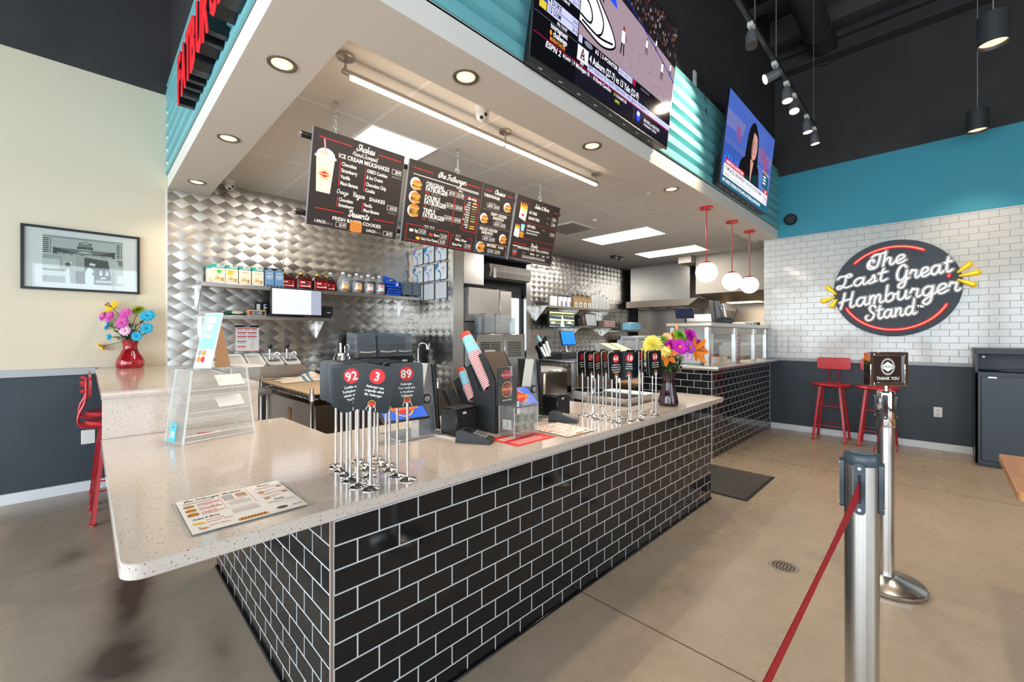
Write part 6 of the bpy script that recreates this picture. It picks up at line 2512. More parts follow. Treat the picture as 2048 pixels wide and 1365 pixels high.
def carton_mesh(w_, d_, h_, kind):
    b = B()
    if kind == 'cream':
        b.m(mat('carton cream', '#ece4cf', .5)).box(0, 0, 0, w_, d_, h_ * .82, .002)
        b.m(mat('carton teal', '#27a89a', .5)).box(0, 0, h_ * .82, w_, d_, h_, .002)
        b.frame((0, -.0006, 0), (1, 0, 0), (0, 0, 1))
        b.m(WHP).script('Mond', w_ * .28, h_ * .87, .016, .005)
        b.m(mat('gold print', '#c9a24a', .6)).rect(w_ * .25, h_ * .66, w_ * .8, h_ * .69)
        for i, (a, c) in enumerate(((.25, .22), (.45, .26), (.62, .2), (.78, .24), (.35, .34))):
            b.m((mat('vanilla print', '#e3c98a', .6), mat('vanilla deep print', '#c8a25a', .6))[i % 2]).ell(w_ * a, h_ * c, .016, .012, .0002 * i)
        b.m(PATTY).rect(w_ * .7, h_ * .12, w_ * .85, h_ * .16, .001)
        b.T = Matrix()
        b.m(WHT).cyl((w_ * .62, d_ * .5, h_), (w_ * .62, d_ * .5, h_ + .012), .013, n=12)
    else:
        b.m(mat('carton blue', '#6c94b8', .5)).box(0, 0, 0, w_, d_, h_ * .88, .002)
        b.m(mat('carton ink', '#27303a', .5)).box(0, 0, h_ * .88, w_, d_, h_, .002)
        b.frame((0, -.0006, 0), (1, 0, 0), (0, 0, 1))
        b.m(WHP).rect(w_ * .2, h_ * .70, w_ * .8, h_ * .73).text('OAT', w_ * .5, h_ * .48, .038, 1, 'C', .8)
        b.rect(w_ * .2, h_ * .42, w_ * .8, h_ * .44).rect(w_ * .3, h_ * .91, w_ * .7, h_ * .94)
        b.m(mat('carton ink', '#27303a', .5)).ell(w_ * .3, h_ * .05, .012, .008).ell(w_ * .7, h_ * .05, .012, .008)
        b.T = Matrix()
        b.m(WHT).cyl((w_ * .5, d_ * .5, h_), (w_ * .5, d_ * .5, h_ + .012), .013, n=12)
    return b


mc = carton_mesh(.108, .095, .185, 'cream').build('milk_carton')
cd = mc.data
first = True
for x, y, lab, st in ((.885, 5.085, 'cream and teal carton with a bright green sticker, front of the long shelf', '#35d03a'), (.997, 5.085, 'cream and teal carton with a yellow sticker, second at the shelf front', '#e6c62a'), (1.113, 5.085, 'cream and teal carton third from the shelf end, without sticker', None), (1.231, 5.085, 'cream and teal carton next to the blue oat cartons', None),
                      (.862, 5.19, 'cream and teal carton behind the one with the green sticker', None), (.985, 5.19, 'cream and teal carton behind the one with the yellow sticker', None)):
    o = mc if first else bpy.data.objects.new('milk_carton', cd)
    if not first:
        C.objects.link(o)
    first = False
    o.location = (x, y, ZS)
    tag(o, lab, 'carton', 'cream and teal cartons on the long shelf')
    if st:
        s_ = B(mat('sticker ' + st, st, .6))
        s_.frame((0, -.0012, 0), (1, 0, 0), (0, 0, 1))
        (s_.ell(.055, .115, .018) if st == '#35d03a' else s_.rect(.015, .09, .06, .135))
        s_.build('sticker', o)
mc = carton_mesh(.088, .09, .20, 'oat').build('oat_carton')
od = mc.data
for k, (x, y, lab) in enumerate(((1.352, 5.085, 'blue oat carton standing next to the cream cartons'), (1.448, 5.085, 'blue oat carton next to the brown syrup jugs'), (1.335, 5.19, 'blue oat carton in the second row next to the cream cartons'), (1.435, 5.19, 'blue oat carton in the second row next to the syrup jugs'))):
    o = mc if k == 0 else bpy.data.objects.new('oat_carton', od)
    if k:
        C.objects.link(o)
    o.location = (x, y, ZS)
    tag(o, lab, 'carton', 'blue oat cartons on the long shelf')


def jug(label, x, y, sc=1.0, brown=True, fill=.85, stick=None, group=None):
    """Gallon jug: body, cap, handle, label."""
    nm = 'syrup_jug' if brown else 'clear_jug'
    t = thing(nm, label, 'jug', (x, y, ZS), 0, group)
    w_, d_ = (.165, .12) if brown else (.158, .14)
    if brown:
        b = B(mat('brown syrup plastic', '#4a1512', .18, coat=.3))
        H = .15
        for (z0, k0), (z1, k1) in (((0, .94), (.01, 1)), ((.01, 1), (H * .72, 1)), ((H * .72, 1), (H * .92, .80)), ((H * .92, .8), (H * 1.02, .35)), ((H * 1.02, .2), (H * 1.14, .2))):
            P0 = rpoly(-w_ / 2 * k0, -d_ / 2 * k0, w_ / 2 * k0, d_ / 2 * k0, .018 * k0, 3)
            P1 = rpoly(-w_ / 2 * k1, -d_ / 2 * k1, w_ / 2 * k1, d_ / 2 * k1, .018 * k1, 3)
            n = len(P0)
            off = -.03 if z1 > H * .95 else 0
            off0 = -.03 if z0 > H * .95 else 0
            b.add([(a + off0, c, z0) for a, c in P0] + [(a + off, c, z1) for a, c in P1], [(i, (i + 1) % n, n + (i + 1) % n, n + i) for i in range(n)])
        b.build('jug_body', t)
        B(mat('yellow cap', '#d8c52a', .4)).cyl((-.03, 0, H * 1.12), (-.03, 0, H * 1.25), .022, n=16).build('cap', t)
        B(mat('brown syrup plastic', '#4a1512', .18, coat=.3)).tube(catmull([(-.005, 0, H * 1.05), (.025, 0, H * 1.18), (.06, 0, H * 1.05), (.076, 0, H * .8)], 5), .009, 8).build('handle', t)
        b = B(REDP)
        b.frame((0, -d_ / 2 - .0012, 0), (1, 0, 0), (0, 0, 1))
        b.rect(-.06, .02, .06, .092)
        b.m(WHP).rect(-.05, .068, -.005, .080, .0004).ell(.045, .035, .010, .010, .0004).rect(-.05, .03, .03, .038, .0004)
        b.m(BLK).ell(.02, .075, .022, .01, .0004).ell(.0, .05, .05, .007, .0004)
        b.build('jug_label', t)
    else:
        H = .20
        prof = [(.062, 0), (.070, .01), (.072, .05), (.072, H * .62), (.062, H * .80), (.035, H * .98), (.020, H * 1.06), (.018, H * 1.14)]
        B(CLEARB).lathe(prof, n=28).build('jug_body', t)
        if fill > 0:
            q = []
            for r, z in prof:
                if z <= H * fill:
                    q.append((r * .97, z + .001))
            q.append((q[-1][0], H * fill))
            q.append((0, H * fill))
            B(mat('dark liquid', '#5a5458', .15)).lathe([(0, .001)] + q, n=28).build('liquid', t)
        B(WHT).cyl((0, 0, H * 1.10), (0, 0, H * 1.22), .022, n=16).build('cap', t)
        b = B(WHP)
        A = []
        b2 = B(REDP)
        for bb, r, z0, z1, a0, a1 in ((b, .0735, .03, .115, -2.15, -1.0), (b2, .074, .092, .104, -1.95, -1.3), (b2, .074, .03, .042, -2.05, -1.1)):
            vs = [(r * math.cos(a0 + (a1 - a0) * i / 8), r * math.sin(a0 + (a1 - a0) * i / 8), z) for z in (z0, z1) for i in range(9)]
            bb.add(vs, [(i, i + 1, i + 10, i + 9) for i in range(8)])
        if stick:
            b.m(mat('yellow sticker', '#f2cf1f', .6))
            vs = [(.0743 * math.cos(-1.8 + .5 * i / 5), .0743 * math.sin(-1.8 + .5 * i / 5), z) for z in (.04, .085) for i in range(6)]
            b.add(vs, [(i, i + 1, i + 7, i + 6) for i in range(5)])
        b.m(REDP)
        k = len(b.v)
        b.v += b2.v
        b.f += [tuple(i + k for i in f) for f in b2.f]
        b.mi += [b.cur] * len(b2.f)
        b.sm += b2.sm
        b.build('jug_label', t)
    return t


for x, y, lab in ((1.60, 5.20, 'brown syrup jug tucked behind the front row next to the oat cartons'), (1.755, 5.13, 'brown syrup jug in front, over the screen'), (1.935, 5.13, 'second brown syrup jug in the front row'), (2.06, 5.21, 'brown syrup jug tucked behind, next to the clear jugs')):
    jug(lab, x, y, group='brown syrup jugs on the long shelf')
for x, y, f, st, lab in ((2.215, 5.135, .33, 1, 'nearly empty clear gallon jug with a yellow sticker'), (2.385, 5.135, .78, 1, 'full clear gallon jug with a yellow sticker'), (2.54, 5.135, .78, 0, 'clear gallon jug of dark liquid between a stickered jug and the last one in front'), (2.69, 5.135, .78, 0, 'clear gallon jug of dark liquid next to the blue bags'),
                        (2.12, 5.275, .70, 0, 'clear gallon jug behind the nearly empty one'), (2.36, 5.28, .70, 0, 'clear gallon jug in the back row, second along'), (2.52, 5.28, .70, 0, 'clear gallon jug in the back row, third along'), (2.68, 5.28, .70, 0, 'clear gallon jug in the back row nearest the blue bags')):
    jug(lab, x, y, brown=False, fill=f, stick=st, group='clear gallon jugs on the long shelf')
BLUEB = mat('blue foil', '#1f56c8', .3, noise=(25, .4), bump=(40, .6))
for k in range(5):
    b = B(BLUEB)
    n1 = 18
    if k < 4:
        b.prism(rounded([(-.11, -.075), (.11, -.07), (.115, .07), (-.105, .075)], .03), .006, .030, 'z')
        vs = []
        b.sphere((0, 0, .018), .1, 18, (1.12, .76, .17))
    else:
        b.sphere((-.03, 0, .05), .07, 14, (1.3, .7, .75)).sphere((.05, .0, .03), .07, 14, (1.2, .8, .5)).prism([(-.12, .0), (-.06, .04), (-.04, .10), (-.13, .12)], -.03, .03, 'y')
    o = b.build('snack_bag' if k == 4 else 'blue_bag')
    o.location = (2.89 + .006 * ((k * 7) % 3), 5.17, ZS + .034 * k)
    o.rotation_euler = (0, 0, .1 * ((k % 3) - 1))
    tag(o, ('crumpled blue bag lying on top of the stacked ones' if k == 4 else 'flat blue bag, %s from the bottom of the stack on the long shelf' % ORD[k]), 'bag', 'blue bags on the long shelf')
    if k == 4:
        p = B(WHP).frame((0, -.056, 0), (1, 0, 0), (0, 0, 1))
        p.poly([(.02, .0), (.06, .0), (.05, .06)])
        p.m(YELP).rect(-.07, .06, -.03, .075)
        p.build('print', o)
for k, (x, m_, lab) in enumerate(((3.075, DKGREY, 'clear acrylic bin of dark packets on the long shelf'), (3.21, mat('blue packets', '#2465c0', .5), 'clear acrylic bin of blue packets at the end of the long shelf'))):
    t = thing('acrylic_bin', lab, 'bin', (x, 5.16, ZS))
    b = B(SMOKE)
    b.box(-.065, -.09, .02, .065, -.086, .20).box(-.065, .086, .02, .065, .09, .20).box(-.065, -.09, .02, -.061, .09, .20).box(.061, -.09, .02, .065, .09, .20).box(-.065, -.09, .02, .065, .09, .024)
    b.build('bin_walls', t)
    b = B(SMOKE)
    for sx in (-1, 1):
        for sy in (-1, 1):
            b.cyl((sx * .05, sy * .075, 0), (sx * .05, sy * .075, .02), .007, n=8)
    b.build('foot', t)
    B(m_).box(-.055, -.08, .026, .055, .08, .165, .006).build('packets', t)

# lower shelf: screen, printer, box, bag; outlets and poster on the wall
t = thing('order_screen', 'black-framed screen showing a blank page on the short steel shelf', 'monitor', (1.387, 5.015, 1.5855))
b = B(BLK).box(0, 0, .012, .535, .028, .312, .004).box(.18, .06, 0, .36, .2, .012, .003).box(.24, .028, .10, .30, .075, .2).box(.24, .06, .0, .30, .075, .2)
b.build('case', t)
b = B(mat('screen page', '#b9bcc8', .3, emit=srgb('#c3c6d2'), es=.55))
b.frame((0, -.0008, 0), (1, 0, 0), (0, 0, 1))
b.rect(.012, .026, .412, .300)
b.m(mat('screen page shade', '#8c90a0', .3, emit=srgb('#8f93a6'), es=.5)).rect(.412, .026, .523, .300)
b.build('screen', t)
t = thing('label_printer', 'black square printer beside the blank screen on the short steel shelf', 'printer', (1.965, 5.095, 1.5855))
B(BLK).box(0, 0, 0, .115, .13, .135, .008).build('case', t)
b = B(WHP)
b.frame((0, -.0005, 0), (1, 0, 0), (0, 0, 1))
b.rect(.04, .06, .08, .066).rect(.098, .006, .108, .016)
b.build('label_print', t)
t = thing('tea_box', 'small tan box with a window of packets on the short steel shelf', 'box', (1.20, 5.12, 1.5855))
b = B(mat('tan box', '#c0a27a', .7)).box(0, 0, 0, .17, .09, .065, .002)
b.build('box_body', t)
b = B(BLK)
b.frame((0, -.0006, 0), (1, 0, 0), (0, 0, 1))
b.rect(.012, .012, .158, .052)
for i in range(6):
    b.m((REDP, GREYP, BLUEP, GREYP, GREYP, DKGREY)[i]).rect(.018 + i * .023, .016, .036 + i * .023, .048, .0004)
b.build('packet_window', t)
t = thing('green_bag', 'flat green and cream bag lying on the short steel shelf', 'bag', (1.03, 5.13, 1.5855))
b = B(mat('green bag', '#1f5a3c', .5, bump=(30, .5)))
b.sphere((.06, .05, .026), .1, 16, (1.05, .5, .26))
b.build('bag_body', t)
b = B(mat('bag cream', '#d8d2bd', .6))
b.sphere((.07, .045, .028), .1, 16, (.8, .5, .24))
b.build('bag_window', t)
t = thing('wall_outlet', 'black twin outlet plate with white sockets above the short steel shelf', 'outlet', (1.42, 5.348, 1.69))
B(BLK).box(-.10, 0, -.055, .05, .010, .06, .003).build('plate', t)
b = B(WHT)
for x in (-.065, .005):
    b.box(x - .018, -.003, -.035, x + .018, 0, .04, .002)
b.build('socket', t)
b = B(BLK)
for z in (-.02, .02):
    b.box(-.005, -.03, z - .012, .03, -.003, z + .012, .004)
b.build('plug', t)
t = thing('recipe_poster', 'small red and white printed poster on the quilted wall under the short shelf', 'poster', (1.137, 5.352, 1.205))
b = B(PAPER).box(0, 0, 0, .225, .003, .285)
b.frame((0, -.0006, 0), (1, 0, 0), (0, 0, 1))
b.m(BLK).rect(0, .262, .225, .285)
b.m(YELP).ell(.018, .273, .008).ell(.207, .273, .008)
b.m(WHP).text('SHAKES', .112, .268, .014, 1, 'C', dz=.0004)
for r_, n in ((.243, 3), (.20, 2), (.158, 2), (.105, 1), (.05, 1)):
    for i in range(n):
        w2 = .195 / n if n > 1 else .09
        b.m(REDP).rect(.015 + i * w2, r_, .015 + (i + .92) * w2, r_ + .011)
        b.m(GREYP)
        for k in range(2):
            b.rect(.018 + i * w2, r_ - .010 - k * .008, .012 + (i + .85) * w2, r_ - .007 - k * .008)
b.m(mat('shake print', '#e7dccb', .6)).poly([(.135, .09), (.185, .09), (.178, .02), (.142, .02)])
b.m(mat('pink print', '#e79aa6', .6)).rect(.163, .09, .168, .125)
b.m(REDP).rect(0, 0, .225, .006, .0004)
b.build('printed_sheet', t)

# certificates on the stub wall
ci = 0
for row, (z0, z1) in enumerate(((2.36, 2.59), (2.11, 2.34), (1.86, 2.09))):
    for col, (ya, yb) in enumerate(((5.30, 5.03), (5.02, 4.76), (4.75, 4.48))):
        t = thing('framed_certificate', '%s, %s row on the steel wall end, %s from the corner' % ('grey framed sheet' if row == 2 else 'blue-swirl certificate', ('top', 'middle', 'lowest')[row], ORD[col]), 'certificate', (3.30, ya, z0), 0, 'certificates on the steel stub wall')
        w2, h2 = ya - yb, z1 - z0
        B(mat('thin dark frame', '#3a3f45', .4)).box(-.012, -w2 + .012, 0, 0, -.006, h2 - .006).build('frame', t)
        b = B(mat('cert paper', '#dfe3e4', .6) if row < 2 else mat('cert grey paper', '#c9cdd0', .5))
        b.frame((-.0125, -.006, 0), (0, -1, 0), (0, 0, 1))
        b.z = .0004
        b.rect(.006, .006, w2 - .018, h2 - .012)
        if row < 2:
            vio = mat('violet print', '#8a92cf', .6) if (col + row) % 2 == 0 else BLUEP
            b.z = .0008
            b.m(vio).poly([(.008, h2 - .014), (.085, h2 - .014), (.075, h2 - .05), (.045, h2 - .08), (.008, h2 - .085)])
            b.ringp(.06, .06, .055, .078, 1, a0=-1.4, a1=1.6)
            b.m(mat('teal print', '#8fd0d8', .6)).ringp(w2 * .82, .13, .04, .05, 1, a0=1.8, a1=4.6)
            b.m(GREYP).rect(w2 * .45, h2 - .08, w2 * .8, h2 - .07).rect(w2 * .5, h2 - .095, w2 * .75, h2 - .088)
        b.build('certificate_sheet', t)

# ------------------------------------------------------------------ kitchen: back work counter
t = thing('work_counter', 'stainless back counter under the long shelf, beside the steel stub wall', 'counter', (0, 0, 0))
slab(B(STEEL), [(1.98, 4.74), (3.29, 4.74), (3.29, 5.35), (1.98, 5.35)], .95, .99).build('worktop', t)
B(STEEL).box(1.98, 5.335, .99, 3.29, 5.352, 1.10).build('splash_back', t)
b = B(STEELD).box(2.0, 4.78, .1, 3.28, 5.33, .949)
b.m(BLK).box(2.0, 4.82, 0, 3.28, 5.33, .1)
b.build('cabinet_body', t)
for x in (2.03, 2.45, 2.87):
    o = B(STEEL).box(x, 4.765, .14, x + .39, 4.78, .92, .003).build('door', t)
    B(BLK).cyl((x + .34, 4.764, .85), (x + .34, 4.755, .85), .012, n=10).build('lock', o)
t = thing('dispenser_cabinet', 'smoky clear dispenser cabinet with three compartments on the back counter', 'dispenser', (2.30, 4.93, .991))
for k in range(3):
    x0 = (0, .27, .52)[k]
    x1 = (.24, .52, .75)[k]
    b = B(SMOKE)
    b.prism([(0, .12), (-.02, .16), (.02, .41), (.30, .43), (.30, .12)], x0, x1, 'x')
    o = b.build('compartment', t)
    B(mat('compartment lining', '#26303a', .5)).box(x0 + .03, .10, .14, x1 - .03, .27, .38, .01).build('lining', o)
    B(mat('ivory strip', '#d9d4c6', .5)).tube(catmull([(x0 + .02, -.028, .19), ((x0 + x1) / 2, -.033, .182), (x1 - .02, -.028, .19)], 5), .009, 6).build('handle_strip', o)
b = B(BLK).box(-.02, 0, 0, .77, .31, .12, .006)
b.build('base', t)
b = B(WHP)
b.frame((0, -.0006, 0), (1, 0, 0), (0, 0, 1))
b.rect(.60, .05, .68, .075)
b.build('label_print', t)
t = thing('topping_warmer', 'round chrome topping warmer with a black-knobbed pump next to the smoky dispenser', 'warmer', (2.14, 4.98, .991))
b = B(CHROME).lathe([(0, 0), (.105, 0), (.11, .01), (.11, .09), (.10, .10), (.10, .14), (.085, .15), (.085, .18), (.04, .19), (0, .19)], n=36)
b.build('warmer_body', t)
b = B(CHROME).cyl((-.02, 0, .19), (-.02, 0, .30), .011, n=12).tube(catmull([(.03, 0, .19), (.03, 0, .26), (.055, 0, .285), (.08, 0, .255), (.082, 0, .235)], 5), .008, 8)
b.build('pump_stem', t)
B(BLK).lathe([(0, .30), (.012, .30), (.022, .325), (.020, .335), (0, .338)], (-.02, 0, 0), 16).build('pump_knob', t)
t = thing('gooseneck_faucet', 'chrome gooseneck faucet at the end of the back counter by the stub wall', 'faucet', (3.20, 5.02, .991))
b = B(CHROME).cyl((0, 0, 0), (0, 0, .04), .022, n=16)
b.tube(catmull([(0, 0, .03), (0, 0, .22), (.01, -.02, .27), (.05, -.05, .285), (.085, -.075, .26), (.09, -.08, .20)], 6), .011, 10)
b.build('spout', t)
b = B(CHROME).cyl((-.03, -.01, .03), (-.09, -.01, .045), .008, n=10)
b.build('lever', t)

# wire-rack table with towel
t = thing('wire_rack_table', 'chrome wire rack table with a tan top behind the quartz counter', 'table', (1.215, 3.37, 0))
WL, WD, WZ = 1.15, 1.33, .925
POST = mat('chrome post', (0.80, 0.79, 0.77), .12, 1.0)
for x in (0, WL):
    for y in (0, WD):
        b = B(POST).cyl((x, y, 0), (x, y, WZ + .05), .0145, n=14)
        for k in range(34):
            b.cyl((x, y, .04 + k * .0254), (x, y, .043 + k * .0254), .0152, n=14)
        b.cyl((x, y, WZ - .045), (x, y, WZ + .012), .022, .018, n=16)
        b.build('post', t)
b = B(POST)
for (xa, ya), (xb, yb) in (((0, 0), (0, WD)), ((0, 0), (WL, 0)), ((WL, 0), (WL, WD)), ((0, WD), (WL, WD))):
    n = 30
    for z in (WZ - .038, WZ - .004):
        b.tube([(xa, ya, z), (xb, yb, z)], .0035, 6)
    b.tube([(xa + (xb - xa) * i / n, ya + (yb - ya) * i / n, WZ - .036 if i % 2 else WZ - .006) for i in range(n + 1)], .0028, 5)
b.build('wire_edge', t)
slab(B(mat('tan work surface', '#b99f7e', .5, noise=(6, .1))), rpoly(-.012, -.012, WL + .012, WD + .012, .02), WZ, WZ + .012).build('top', t)
t = thing('undercounter_freezer', 'brown-tinted stainless freezer under the wire rack table', 'freezer', (1.26, 3.43, .05))
b = B(mat('warm stainless', (0.47, 0.38, 0.30), .3, 1.0)).box(0, 0, 0, 1.04, 1.2, .78, .006)
b.build('case', t)
b = B(STEELD)
for x in (.06, .95):
    b.box(x - .03, .03, -.05, x + .03, .10, 0)
    b.box(x - .03, 1.10, -.05, x + .03, 1.17, 0)
b.build('foot', t)
b = B(mat('copper strip', '#a8744a', .35, .6))  # plain copper-coloured strip down the freezer side
b.box(-.006, .55, .1, 0, .62, .7, .003)
b.build('hinge_strip', t)
t = thing('wire_cart', 'stainless cart under the white tub beside the raised bar', 'cart', (.80, 4.15, 0))
B(STEEL).box(0, 0, .86, .36, 1.18, .90, .004).build('top', t)
b = B(STEELD)
for x in (.03, .33):
    for y in (.03, 1.15):
        b.cyl((x, y, 0), (x, y, .86), .015, n=10)
b.build('leg', t)
t = thing('white_tub', 'white plastic food tub with a loose lid behind the raised bar', 'tub', (.985, 4.58, .901))
b = B(mat('milky plastic', '#e8e4df', .4, trans=.15))
for (z0, k0), (z1, k1) in (((0, .86), (.19, 1)),):
    P0 = rpoly(-.16 * k0, -.22 * k0, .16 * k0, .22 * k0, .04, 4)
    P1 = rpoly(-.16, -.22, .16, .22, .04, 4)
    n = len(P0)
    b.add([(a, c, z0) for a, c in P0] + [(a, c, z1) for a, c in P1], [(i, (i + 1) % n, n + (i + 1) % n, n + i) for i in range(n)] + [tuple(reversed(range(n)))])
b.build('tub_body', t)
slab(B(mat('tub lid', '#f0ede8', .4)), rpoly(-.175, -.235, .175, .235, .045), .19, .205).build('lid', t)
b = B(CREAM).box(-.1, -.12, .02, .1, .12, .14, .02)
b.build('contents', t)
t = thing('kitchen_towel', 'crumpled cream towel with thin blue stripes on the wire rack table', 'towel', (1.56, 4.42, WZ + .0125))
b = B(mat('towel', '#dccbb6', .9))
n1, n2 = 26, 18
rnd = random.Random(8)
ph = [rnd.uniform(0, 6) for _ in range(6)]
vs = []
for i in range(n1):
    for j in range(n2):
        u_, v_ = i / (n1 - 1) * 2 - 1, j / (n2 - 1) * 2 - 1
        fall = max(0, 1 - (abs(u_) ** 2.2)) * max(0, 1 - abs(v_) ** 2.2)
        z = .004 + fall * (.035 + .022 * math.sin(u_ * 5 + ph[0]) + .018 * math.sin(v_ * 6 + u_ * 3 + ph[1]) + .012 * math.sin(u_ * 11 + v_ * 4))
        vs.append((u_ * .27 + .02 * math.sin(v_ * 4 + ph[2]), v_ * .15 * (1 - .3 * u_) + .02 * math.sin(u_ * 5 + ph[3]), max(.003, z)))
b.add(vs, [(i * n2 + j, (i + 1) * n2 + j, (i + 1) * n2 + j + 1, i * n2 + j + 1) for i in range(n1 - 1) for j in range(n2 - 1)])
for f in range(len(b.f)):
    i = f // (n2 - 1)
    if i in (9, 11):
        b.m(mat('towel stripe', '#4f7f9a', .9))
        b.mi[f] = b.cur
b.build('towel_cloth', t, sharp=90)

# topping rail with pans and pumps
t = thing('topping_rail', 'stainless topping rail with white pans and two pumps under the recipe poster', 'topping rail', (.98, 4.90, .935))
b = B(STEEL)
b.prism([(0, 0), (0, .13), (.30, .25), (.42, .25), (.42, 0)], 0, .70, 'x')
b.build('rail_body', t)
for k in range(4):
    x0 = .02 + k * .17
    o = B(WHT)
    u, v = Vector((1, 0, 0)), Vector((0, .30, .12)).normalized()
    o.frame((x0, .01, .134), u, v)
    o.box(0, 0, 0, .15, .02, .012).box(0, .27, 0, .15, .29, .012).box(0, 0, 0, .012, .29, .012).box(.138, 0, 0, .15, .29, .012)
    o.m(mat('pan inside', '#cfccc6', .4)).box(.012, .02, .001, .138, .27, .003)
    pn = o.build('pan', t)
    if k >= 2:
        q = B(STEELB)
        q.cyl((x0 + .05, .16, .19), (x0 + .05, .16, .33), .010, n=10)
        q.tube(catmull([(x0 + .08, .15, .19), (x0 + .09, .13, .25), (x0 + .115, .11, .265), (x0 + .125, .09, .235)], 5), .007, 7)
        q.box(x0 + .02, .08, .185, x0 + .13, .2, .192)
        q.build('pump', pn)
        B(BLK).lathe([(0, .30), (.013, .30), (.026, .33), (.024, .345), (0, .348)], (x0 + .05, .16, 0), 16).build('pump_knob', pn)
# stand for the rail
t = thing('rail_stand', 'stainless cabinet carrying the topping rail against the quilted wall', 'cabinet', (1.19, 4.895, 0))
B(STEEL).box(0, 0, .0, .77, .455, .934, .004).build('case', t)
B(STEELD).box(.06, -.012, .1, .71, 0, .86, .003).build('door', t)

# ------------------------------------------------------------------ kitchen: machines by the drive-through window
t = thing('ice_maker', 'tall stainless ice maker with two panels beside the drive-through window', 'ice maker', (3.98, 4.90, 0))
b = B(STEELD).box(.0, .04, .93, .90, .52, 1.58)
b.build('case', t)
B(STEEL).box(0, 0, 1.59, .63, .52, 2.10, .006).build('front_panel', t)
B(mat('pale panel', (0.66, 0.63, 0.59), .35, 1.0)).box(.64, 0, 1.59, .90, .52, 2.09, .006).build('side_cabinet', t)
b = B(DKGREY).box(.66, .1, 2.09, .88, .4, 2.13)
b.build('vent_cap', t)
t = thing('wall_cabinet', 'stainless wall box above the ice maker under the second menu board', 'cabinet', (3.99, 5.02, 2.16))
B(STEEL).box(0, 0, 0, .40, .42, .60, .005).build('case', t)
b = B(BLKM).box(-.05, -.03, -.05, .44, .42, -.002)
b.build('bottom_rail', t)
for x0, w2, lab in ((4.05, .20, 'narrow clear drink tub on the machine by the drive-through window'), (4.27, .41, 'wide clear drink tub on the machine by the drive-through window')):
    t = thing('clear_tub', lab, 'tub', (x0, 4.62, 1.402))
    b = B(CLEARB)
    b.prism(rounded([(0, .01), (w2, .01), (w2, .25), (w2 - .03, .30), (.03, .30), (0, .25)], .012), 0, .004, 'y')
    b.prism(rounded([(0, .01), (w2, .01), (w2, .25), (w2 - .03, .30), (.03, .30), (0, .25)], .012), .216, .22, 'y')
    b.box(0, .004, .01, .004, .216, .25).box(w2 - .004, .004, .01, w2, .216, .25).box(.03, .004, .296, w2 - .03, .216, .30)
    b.build('tub_walls', t)
    B(SMOKE).box(0, 0, 0, w2, .22, .012).build('base', t)
for x0, w2, slot, lab in ((3.90, .525, 2, 'stainless drink machine with two louvre panels under the clear tubs'), (4.435, .44, 1, 'stainless drink machine with one wide louvre panel, beside the window')):
    t = thing('drink_machine', lab, 'drink machine', (x0, 4.60, 0))
    B(STEEL).box(0, 0, .92, w2, .28, 1.40, .006).build('case', t)
    b = B(BLK)
    for s_ in range(slot):
        ww = (w2 - .12) / slot
        for k in range(9):
            b.box(.06 + s_ * ww, -.004, 1.06 + k * .026, .06 + (s_ + .9) * ww, .001, 1.073 + k * .026)
    b.build('louvre', t)
    B(STEELD).box(.01, .01, .0, w2 - .01, .27, .92).build('stand', t)
t = thing('instruction_sheet', 'white sheet of small pictures leaning on the drink machine louvres', 'notice', (4.02, 4.585, 1.0))
b = B(PAPER).box(0, 0, 0, .21, .003, .17)
b.frame((0, -.0006, 0), (1, 0, 0), (0, 0, 1))
b.m(GREYP)
for i in range(5):
    for j in range(3):
        b.rect(.015 + i * .038, .02 + j * .05, .04 + i * .038, .05 + j * .05)
b.build('printed_sheet', t)
t = thing('air_curtain', 'pale perforated air curtain above the drive-through window', 'air curtain', (4.68, 5.22, 2.335))
b = B(mat('perforated grey', '#a9a39b', .5))
b.prism([(0, .02), (-.03, .12), (0, .23), (.2, .235), (.22, 0), (.06, 0)], 0, 1.0, 'x')
b.build('case', t)
for up in (0, 1):
    b = B(mat('perforation', '#6e675f', .7))
    for i in range(48):
        for j in range(4):
            x = .03 + i * .0198 + (.0099 if j % 2 else 0)
            z = .135 + j * .021 if up else .04 + j * .02
            yy = -.032 + .03 * (z - .12) / .11 if up else -.0075 - .03 * (z - .02) / .1
            b.add([(x, yy, z), (x + .01, yy, z), (x + .01, yy + (.003 if up else -.003), z + .010), (x, yy + (.003 if up else -.003), z + .010)], [(0, 1, 2, 3)], False)
    b.build('perforation', t)
for x in (0, .33, .66, .985):
    B(mat('light joint', '#c9c4bc', .5)).prism([(-.002, .02), (-.033, .12), (-.002, .23)], x, x + .012, 'x').build('joint', t)
b = B(PAPER).box(.06, -.038, .0, .12, -.034, .16)
b.build('hanging_tag', t)
t = thing('header_box', 'dark box with a blue front above the air curtain', 'box', (4.55, 5.15, 2.66))
B(BLKM).box(0, .03, 0, 1.1, .3, .26).build('case', t)
B(mat('deep blue panel', '#1c2fb0', .4)).box(.02, .02, .01, .52, .03, .22).build('front_panel', t)

